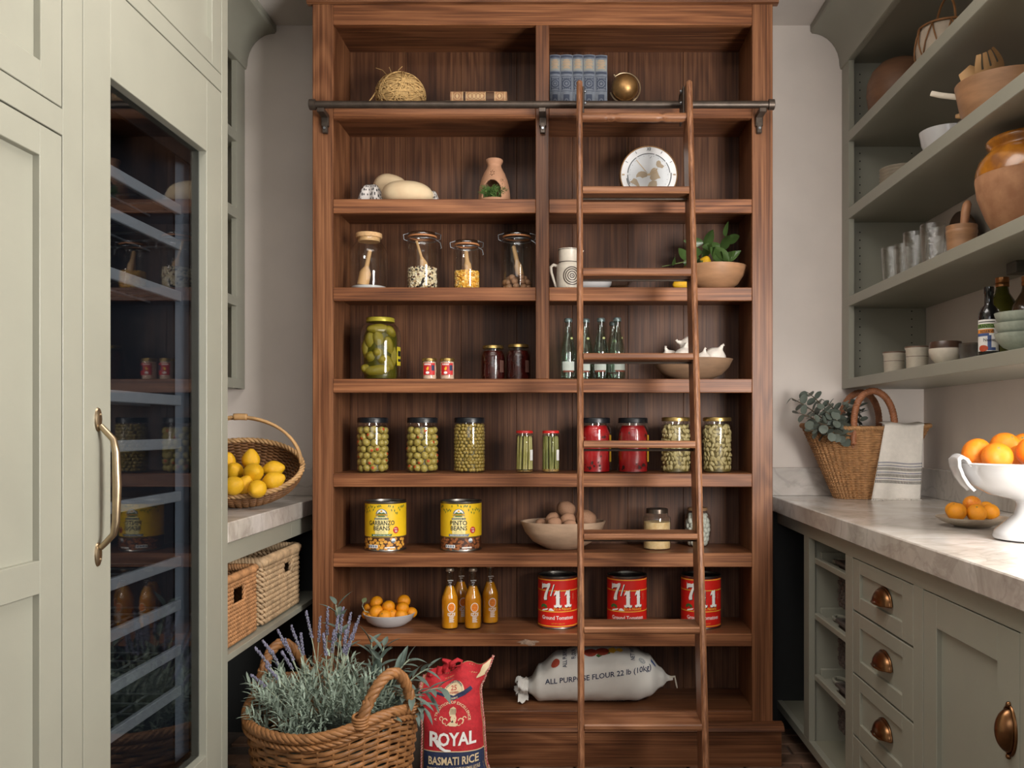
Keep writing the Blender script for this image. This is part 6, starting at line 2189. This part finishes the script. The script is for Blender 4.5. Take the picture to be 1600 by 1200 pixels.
tw = MB().grid(towelfn, 30, 46).build('dish_towel', M('oatmeal_linen', 'dbd4ca', .9, var=.05, scale=60, bump=.3, bscale=400), smooth=True, angle=180)
tag(tw, 'oatmeal linen towel with blue and black dashed stripes over the straw tote', 'towel', None, (1.169, 3.545, .9465))
sol = tw.modifiers.new('thickness', 'SOLIDIFY'); sol.thickness = .002; sol.offset = -1
tf = lambda u, v: towelfn(u, v) + Vector((0, -.0024, 0))
for nm, mt, rows, hh in (('blue_stripe', M('blue_thread', '2b3c66', .9), (.550, .585, .665, .737), .018), ('black_stripe', M('black_thread', '2d2826', .9), (.614, .690, .764), .036)):
    for rw in rows:
        g = MB()
        n_ = 34
        for k in range(n_):
            g.band((k + .2) / n_, (k + .75) / n_, rw, rw + hh, tf, 1)
        g.build(nm, mt, tw)
g = MB()
for k in range(34):
    u = (k + .5) / 34
    p = towelfn(u, 1.0)
    g.tube([p, p + Vector((U(-.006, .006), -.004, -.001)), p + Vector((U(-.01, .01), -.010 - U(0, .006), -.0025)), p + Vector((U(-.012, .012), -.018 - U(0, .006), -.003))], .0014, 4)
g.build('fringe', M('fringe_thread', 'dbd4ca', .9), tw, kind='stuff')

eu = thing('eucalyptus_bunch', 'grey green eucalyptus bunch leaning out of the straw tote', 'plant', (1.12, 3.53, 1.12))
EL = leafmesh('leaf', EUCA, .040, .036, fold=.12, curl=.12, round_=True)
tips = [(1237, 622, 3.50), (1262, 613, 3.53), (1292, 628, 3.52), (1248, 645, 3.46), (1265, 672, 3.44), (1285, 640, 3.44), (1305, 655, 3.42), (1278, 660, 3.40), (1300, 676, 3.39), (1340, 628, 3.60), (1318, 632, 3.50)]
for tx, ty, TY in tips:
    tip = P(tx, ty, TY) - Vector(eu.location)
    base = Vector((.0 + U(-.02, .02), U(-.01, .01), 0))
    mid = base.lerp(tip, .5) + Vector((.02, 0, .035))
    fn = lambda t: base * (1 - t) ** 2 + mid * 2 * t * (1 - t) + tip * t * t
    MB().tube([fn(i / 8) for i in range(9)], [.0024] * 8 + [.0012], 5).build('stem', TWIG, eu, smooth=True)
    nl = 9
    for j in range(nl):
        t = .40 + .60 * j / (nl - 1)
        p = fn(t)
        d = (fn(min(1, t + .05)) - fn(t - .05)).normalized()
        o = d.orthogonal().normalized(); o2 = d.cross(o)
        az = (j % 2) * PI / 2 + tx
        for sg_ in ((0, PI) if j < nl - 1 else (0,)):
            dd = (d * .35 + (o * math.cos(az + sg_) + o2 * math.sin(az + sg_)))
            lo = piece('leaf', EL, eu, p, (dd.normalized().to_track_quat('Z', 'Y').to_matrix() @ Matrix.Rotation(U(-.8, .8), 3, 'Z')).to_euler(), (U(.75, 1.15) * (1.05 - .35 * max(0, t - .5)),) * 3)

# compote with oranges, plate of apricots
CPX, CPY = 1.137, 2.215
b = MB().lathe([(0, .004), (.070, 0), (.086, .004), (.088, .010), (.084, .022), (.062, .042), (.040, .062), (.034, .085), (.036, .094), (.05, .100), (.10, .112), (.140, .136), (.160, .165), (.166, .184), (.170, .187), (.166, .190), (.160, .184), (.150, .160), (.12, .130), (.06, .112), (0, .110)], 64)
cp = thing('footed_compote', 'white footed compote bowl of oranges on the right counter', 'bowl', (CPX, CPY, .9465))
b.build('bowl', WHITE, cp, smooth=True, angle=50)
for sd in (-1, 1):
    b = MB()
    pth = [(.158, .184), (.168, .200), (.182, .208), (.192, .198), (.190, .178), (.180, .155), (.166, .134), (.150, .119)]

    def ear(u, v, sd=sd, pth=pth):
        q = v * (len(pth) - 1)
        i = min(len(pth) - 2, int(q))
        r = pth[i][0] + (pth[i + 1][0] - pth[i][0]) * (q - i)
        z = pth[i][1] + (pth[i + 1][1] - pth[i][1]) * (q - i)
        return (sd * r, (u - .5) * (.07 - .03 * v), z + .004 * math.sin(PI * u))
    b.grid(ear, 8, 28)
    hb_ = b.build('handle', WHITE, cp, smooth=True, angle=180)
    hb_.modifiers.new('thickness', 'SOLIDIFY').thickness = .007
for px, py, Y, rp, n_ in ((1526, 708, 2.23, 23.5, 'at the outer end by the compote handle'), (1558, 714, 2.17, 23.5, 'in front by the rim of the compote'), (1571, 699, 2.29, 24, 'behind the front one'), (1594, 714, 2.22, 20, 'beside the front one, deeper in'), (1614, 706, 2.16, 25, 'cut by the picture edge'), (1601, 698, 2.34, 22, 'at the back of the heap')):
    citrus('orange', 'large orange %s in the white compote' % n_, ORANGE, P(px, py, Y), rp * Y / F, 'orange', 'oranges in the white compote', False, (U(-1, 1), U(-1, 1), 0))
b = MB().lathe([(0, 0), (.045, 0), (.052, .004), (.078, .013), (.0955, .024), (.0965, .027), (.093, .027), (.075, .017), (.05, .008), (0, .007)], 44)
simple('small_plate', M('beige_stone_plate', 'a89a88', .5, var=.15, scale=40), b, 'small beige stoneware plate of apricots beside the compote', 'plate', xat(1519, 2.525, .9465))
for px, py, Y, rp, mt, n_ in ((1519, 788, 2.57, 14.2, APRICOT, 'reddish one on top'), (1495, 800, 2.535, 15, MANDARIN, 'yellow one at the front, toward the tote'), (1526, 802, 2.53, 15, MANDARIN, 'yellow one at the front centre'), (1548, 800, 2.57, 13.5, MANDARIN, 'yellow one toward the compote'), (1489, 796, 2.60, 12, MANDARIN, 'half hidden one at the back, toward the tote'), (1540, 795, 2.62, 12, MANDARIN, 'half hidden one at the back, toward the compote')):
    citrus('apricot', 'small orange fruit on the beige plate, ' + n_, mt, P(px, py, Y), rp * Y / F, 'fruit', 'small fruit on the beige plate', False, (U(-1, 1), U(-1, 1), 0))

# ------------------------------------------------------------------ right shelves, top to bottom
SZ = [q[0] + .0005 for q in shz]
b = MB().lathe([(0, 0), (.06, 0), (.085, .01), (.118, .06), (.126, .11), (.122, .155), (.105, .195), (.075, .225), (.05, .236), (.045, .23), (0, .22)], 44)
simple('round_wooden_vessel', DARKWOOD, b, 'dark round wooden vessel on the top right shelf near the back wall', 'vessel', (1.290, 3.50, SZ[0]), angle=50)
rp_ = thing('rattan_wrapped_pot', 'pale clay pot wrapped in a rattan lattice with tall loop handle', 'pot', (1.275, 3.05, SZ[0]))
MB().lathe([(0, 0), (.05, 0), (.075, .02), (.092, .07), (.094, .10), (.086, .14), (.076, .165), (.070, .165), (.078, .14), (.086, .10), (.07, .03), (0, .015)], 36).build('clay_pot', M('pale_clay', 'b9aa98', .8, var=.12), rp_, smooth=True, angle=50)
g = MB()
rr_ = lambda z: .080 + .0165 * math.sin(max(0, min(1, (z - .02) / .15)) * PI) + .002
for k in range(9):
    a = 2 * PI * k / 9
    for sgn_ in (1, -1):
        g.tube([(rr_(z) * math.cos(a + sgn_ * .35 * (z - .05) / .11), rr_(z) * math.sin(a + sgn_ * .35 * (z - .05) / .11), z) for z in (.05, .075, .10, .13, .16)], .0026, 5)
for z, q in ((.162, .004), (.05, .0032)):
    g.tube([(rr_(z) * math.cos(t), rr_(z) * math.sin(t), z) for t in [2 * PI * k / 30 for k in range(30)]], q, 6, closed=True)
g.build('rattan_lattice', WICKER, rp_, smooth=True, angle=180)
MB().tube([(.0, .080 * math.cos(t), .162 + .10 * math.sin(t)) for t in [PI * k / 20 for k in range(21)]], .0042, 6).build('handle', WICKER, rp_, smooth=True)

b = MB().lathe([(0, 0), (.085, 0), (.10, .006), (.125, .06), (.140, .135), (.134, .135), (.118, .06), (.09, .015), (0, .012)], 48)
simple('salad_bowl', MIDWOOD, b, 'big grained wooden salad bowl holding wooden servers', 'bowl', (1.290, 2.66, SZ[1]), angle=50)


def server(name, label, p0, p1, wid, tines, mat, cat='utensil', group='wooden servers in the salad bowl'):
    p0, p1 = Vector(p0), Vector(p1)
    d = (p1 - p0); L_ = d.length; d.normalize()
    s = d.cross(Vector((0, 1, 0.2))).normalized(); n_ = s.cross(d)
    b = MB()
    loc = p0
    b.tube([Vector((0, 0, 0)), d * L_ * .3, d * L_ * .6, d * L_ * .70], [.006, .0065, .007, .012], 8, flat=.6)

    def plate(u0, u1, t0, t1):
        def fn(u, v):
            q = u0 + (u1 - u0) * u
            t = t0 + (t1 - t0) * v
            w_ = wid * (.6 + .4 * math.sin(PI * min(1, .25 + .75 * (t - .66) / .34)))
            return d * L_ * t + s * (q * w_) + n_ * (.012 * (1 - q * q) * -1 + .015 * (t - .66))
        g1 = MB().grid(fn, 8, 6)
        b.add(g1.v, g1.f); b.add([Vector(v) + n_ * .004 for v in g1.v], [f[::-1] for f in g1.f])
    if tines:
        plate(-1, 1, .66, .82)
        for k in range(4):
            plate(-1 + k * .54, -1 + k * .54 + .36, .82, 1.0)
    else:
        plate(-1, 1, .66, 1.0)
    o = b.build(name, mat, smooth=True, angle=60)
    tag(o, label, cat, group, loc)


server('salad_fork', 'wooden salad fork with four tines standing in the salad bowl', (1.31, 2.72, SZ[1] + .02), P(1541, 80, 2.60), .044, True, UTENSIL)
server('salad_spoon', 'wooden salad spoon leaning out of the salad bowl beside the fork', (1.31, 2.66, SZ[1] + .02), P(1508, 108, 2.66), .034, False, UTENSIL)
b = MB().tube([P(1455, 146, 2.78), P(1470, 149, 2.76), P(1500, 152.5, 2.73), P(1545, 160, 2.69)], [.008, .0085, .0085, .0085], 10, flat=.5)
o = b.build('pale_spatula', M('bleached_wood', 'cdc2b0', .6, var=.1), smooth=True); tag(o, 'pale flat wooden spatula handle resting on the salad bowl rim', 'utensil')
b = MB().tube([P(1493, 182, 2.80), P(1503, 181, 2.79), P(1540, 168, 2.74), P(1552, 165, 2.72)], [.006, .010, .010, .010], 10, flat=.6)
o = b.build('wooden_paddle', UTENSIL, smooth=True); tag(o, 'brown wooden paddle tip below the pale spatula behind the salad bowl', 'utensil')
b = MB().lathe([(0, 0), (.045, 0), (.05, .008), (.062, .02), (.080, .055), (.086, .088), (.088, .098), (.085, .1), (.080, .088), (.074, .055), (.055, .02), (0, .014)], 44)
simple('mixing_bowl', WHITE, b, 'white mixing bowl with banded rim on the second right shelf', 'bowl', (1.255, 2.985, SZ[1]), angle=50)
pm_ = MB().lathe([(0, 0), (.045, 0), (.048, .002), (.080, .0118), (.0815, .0132), (.080, .0140), (.048, .0045), (0, .004)], 36).build('saucer', CREAM, smooth=True)
for i in range(6):
    o = pm_ if i == 0 else pm_.copy()
    if i:
        C.objects.link(o)
    tag(o, ['cream saucer at the bottom of the saucer stack', 'second cream saucer up from the bottom of the stack', 'third cream saucer up from the bottom of the stack', 'third cream saucer down from the top of the stack', 'second cream saucer down from the top of the stack', 'topmost cream saucer of the stack on the second shelf'][i], 'saucer', 'cream saucers in a stack', (1.235, 3.33, SZ[1] + i * .0122))

ur = thing('terracotta_urn', 'large terracotta urn with glossy amber glazed shoulder', 'urn', (1.285, 2.50, SZ[2]))
prof = [(0, 0), (.075, 0), (.09, .006), (.118, .06), (.140, .12), (.146, .165)]
MB().lathe(prof + [(.145, .175)], 52).build('clay_body', M('speckled_clay', 'b58560', .8, col2='9a6a4a', scale=18, bump=.3), ur, smooth=True, angle=50)
MB().lathe([(.1457, .172), (.144, .19), (.136, .215), (.118, .236), (.108, .244), (.108, .252), (.116, .260), (.118, .270), (.112, .276), (.102, .272), (.098, .25), (.10, .24), (.0, .23)], 52).build('amber_glaze', M('amber_glaze', 'b5731f', .25, col2='87501a', scale=22, coat=.35), ur, smooth=True, angle=60)
jf = cyl(.142, .001)
MB().disc(-.075, .13, .006, .024, lambda u, v: ((.1402) * math.sin(u / .14), -(.1402) * math.cos(u / .14), v), 12).build('glaze_drip', M('amber_drip', 'a8691f', .2, coat=.6), ur)
b = MB().lathe([(0, -.009), (.115, -.009), (.125, -.004), (.125, .004), (.115, .009), (0, .009)], 48)
o = b.build('round_board', M('dark_board_wood', '4a3527', .45, var=.3, scale=8), smooth=True, angle=40)
tag(o, 'dark round wooden board leaning on the wall behind the mortar', 'board', None, (1.425, 3.246, SZ[2] + .127), rot=(0, math.radians(80), 0))
mo = thing('mortar', 'turned wooden mortar beside the glass tumblers', 'mortar', (1.245, 2.855, SZ[2]))
MB().lathe([(0, 0), (.036, 0), (.040, .006), (.044, .05), (.046, .085), (.0475, .088), (.0475, .096), (.046, .098), (.047, .112), (.044, .113), (.038, .06), (0, .02)], 40).build('mortar_cup', MIDWOOD, mo, smooth=True, angle=40)
b = MB().tube([(0, 0, 0), (.003, -.002, .04), (.006, -.004, .09), (.010, -.006, .13), (.014, -.008, .155), (.016, -.009, .165)], [.016, .013, .012, .014, .013, .006], 14)
simple('pestle', M('pestle_wood', 'b98560', .5, var=.1), b, 'smooth wooden pestle standing in the mortar', 'pestle', (1.243, 2.85, SZ[2] + .024), angle=70)
tmm = thing('glass_tumbler', 'x', 'glass', (0, 0, 0), 0, 'hammered glass tumblers')
tz = [(.028, .002), (.032, .008), (.036, .05), (.0385, .10), (.0395, .1445)]


def tumb(u, v):
    z = .004 + .1405 * v
    r = .0305 + .009 * min(1, v * 1.15) ** .7
    k = .0016 * noise.noise(Vector((math.cos(2 * PI * u) * 4.5, math.sin(2 * PI * u) * 4.5, z * 130))) * (1 if v < .82 else 0)
    return ((r + k) * math.cos(2 * PI * u), (r + k) * math.sin(2 * PI * u), z)


MB().grid(tumb, 60, 40, cu=True).lathe([(0, .010), (.031, .006), (0, .002)], 24).build('glass_body', TUMBLER, tmm, smooth=True, angle=60)
lab = ['hammered glass tumbler beside the wooden mortar', 'hammered glass tumbler second from the mortar', 'hammered glass tumbler third from the mortar, half hidden', 'hammered glass tumbler nearest the shelf side panel', 'hammered glass tumbler at the back, between its neighbours and the wall']
for i, (px, Y, X_) in enumerate(((1457, 0, 1.205), (1430, 0, 1.195), (1414, 0, 1.235), (1394, 0, 1.21), (1470, 0, 1.32))):
    Y = X_ * F / (px - CX)
    if i == 0:
        tmm.location = (X_, Y, SZ[2]); tmm['label'] = lab[0]
    else:
        dup(tmm, (X_, Y, SZ[2]), 0, lab[i])
# lowest shelf
cpz = thing('ribbed_cup', 'x', 'cup', (0, 0, 0), 0, 'cream cups with brown bands')
MB().lathe([(0, 0), (.032, 0), (.0345, .003), (.0365, .065), (.0395, .069), (.0395, .076), (.0365, .077), (.034, .066), (.031, .008), (0, .007)], 36).build('cup_body', CREAM, cpz, smooth=True, angle=40)
g = MB().lathe([(.0358, .042), (.0359, .0435)], 36).lathe([(.0400, .072), (.0400, .0765)], 36)
g.build('brown_bands', M('brown_band', '6b5142', .5), cpz)
cpz.location = (1.185, 1.185 * F / (1397 - CX), SZ[3]); cpz['label'] = 'cream cup with brown bands nearest the shelf side panel'
dup(cpz, (1.185, 1.185 * F / (1433 - CX), SZ[3]), 0, 'cream cup with brown bands next to the speckled bowl')
t = thing('dipped_bowl', 'small speckled white bowl with dark brown dipped rim', 'bowl', (1.185, 1.185 * F / (1477.5 - CX), SZ[3]))
MB().lathe([(0, 0), (.024, 0), (.027, .003), (.042, .018), (.050, .040), (.0495, .050)], 40).build('white_body', CREAM, t, smooth=True)
MB().lathe([(.0498, .0495), (.049, .062), (.046, .071), (.0445, .071), (.046, .06), (.045, .04), (.03, .014), (0, .01)], 40).build('brown_rim', M('brown_dip_glaze', '4b362a', .3), t, smooth=True, angle=60)
b = MB().lathe([(0, .002), (.026, .002), (.030, .006), (.034, .03), (.0345, .058), (.032, .058), (.031, .03), (.027, .01), (0, .009)], 28)
simple('votive_glass', thin_glass('grey_votive', (.62, .58, .54), .16, .6, .15, 2, bump=.8, bscale=90), b, 'short grey textured votive glass beside the labelled oil bottle', 'glass', (1.225, 1.225 * F / (1517 - CX), SZ[3]))
t = thing('oil_bottle', 'black olive oil bottle with colourful white label', 'bottle', (1.185, 1.185 * F / (1545 - CX), SZ[3]))
r = .0275
MB().lathe([(0, 0), (r * .9, 0), (r, .004), (r, .112), (r * .96, .124), (r * .75, .138), (r * .48, .146), (r * .44, .152), (r * .44, .178), (r * .50, .18), (r * .50, .197), (0, .198)], 32).build('bottle_body', M('black_bottle_glass', '0d0e10', .12, coat=.5), t, smooth=True, angle=50)
off = -.55                                   # label turned towards the room
jr = lambda e: (lambda u, v: (lambda p: (p[0] * math.cos(off) - p[1] * math.sin(off), p[0] * math.sin(off) + p[1] * math.cos(off), p[2]))(cyl(r, e)(u, v)))
j1, j2, j3 = jr(.0005), jr(.0009), jr(.0013)
MB().band(-.034, .034, .016, .104, j1, 14).build('white_label', PRINTW, t)
MB().band(-.034, .034, .080, .092, j2, 12).build('green_band', M('olive_band', '6f8c45', .5), t)
MB().band(-.034, .016, .066, .077, j2, 10).build('orange_band', M('orange_band', 'd98a3a', .5), t)
MB().band(-.034, .004, .058, .066, j2, 8).band(.0, .010, .018, .060, j2, 3).band(.008, .022, .018, .026, j2, 3).build('blue_shapes', M('blue_print', '44598c', .5), t)
MB().disc(-.012, .024, .014, .009, j3, 16).build('red_shape', M('tomato_print', 'c2502e', .5), t)
g = MB().text('FRANTOIO', .0125, j3, 0, .0815, bold=.01, sx=.9).text('RESERVE', .0105, j3, -.001, .0672, bold=.01).text('Nuovo', .0125, j3, .006, .043, bold=.01)
g.band(-.028, .02, .0965, .0985, j3, 6)
g.build('label_lettering', INK, t)


def cap_bottle(label, loc, r, h, gm, top):
    t = thing('oil_bottle', label, 'bottle', loc)
    MB().lathe([(0, .002), (r * .9, .002), (r, .008), (r, h * .56), (r * .93, h * .64), (r * .62, h * .74), (r * .40, h * .81), (r * .33, h * .88), (r * .33, h * .97)], 36).build('bottle_body', gm, t, smooth=True, angle=50)
    MB().lathe([(r * .37, h * .885), (r * .38, h * .89), (r * .38, h * .93), (r * .36, h * .935), (r * .38, h * .94), (r * .38, h * .995), (0, h)], 28).build('copper_cap', M('copper_foil', 'a8754a', .3, .9), t, smooth=True, angle=40)
    return t


OIL = M('dark_green_oil_glass', '35380f', .12, col2='57551a', scale=12, coat=.6)
t = cap_bottle('dark green oil bottle with copper cap behind the black bottle', (1.32, 1.32 * F / (1566 - CX), SZ[3]), .052, .258, OIL, 0)
MB().band(-.02, .03, .125, .138, cyl(.0525, .0006), 6).build('white_label', PRINTW, t)
cap_bottle('tall bottle with copper capped neck beside the picture edge', (1.33, 1.33 * F / (1606 - CX), SZ[3]), .045, .240, M('brown_bottle_glass', '4a3622', .15, coat=.5), 0)
for i, lb3 in enumerate(('pale celadon bowl at the bottom of its stack', 'pale celadon bowl in the middle of its stack', 'pale celadon bowl on top of its stack')):
    b = MB().lathe([(0, 0), (.026, 0), (.028, .004), (.050, .014), (.066, .032), (.072, .050), (.0695, .050), (.063, .034), (.048, .019), (0, .010)], 40)
    o = b.build('celadon_bowl', M('celadon_glaze', 'aab3a4', .3, var=.1, scale=90), smooth=True, angle=60)
    tag(o, lb3, 'bowl', 'celadon bowls in a stack', (1.20, 1.20 * F / (1600 - CX), SZ[3] + i * .027))
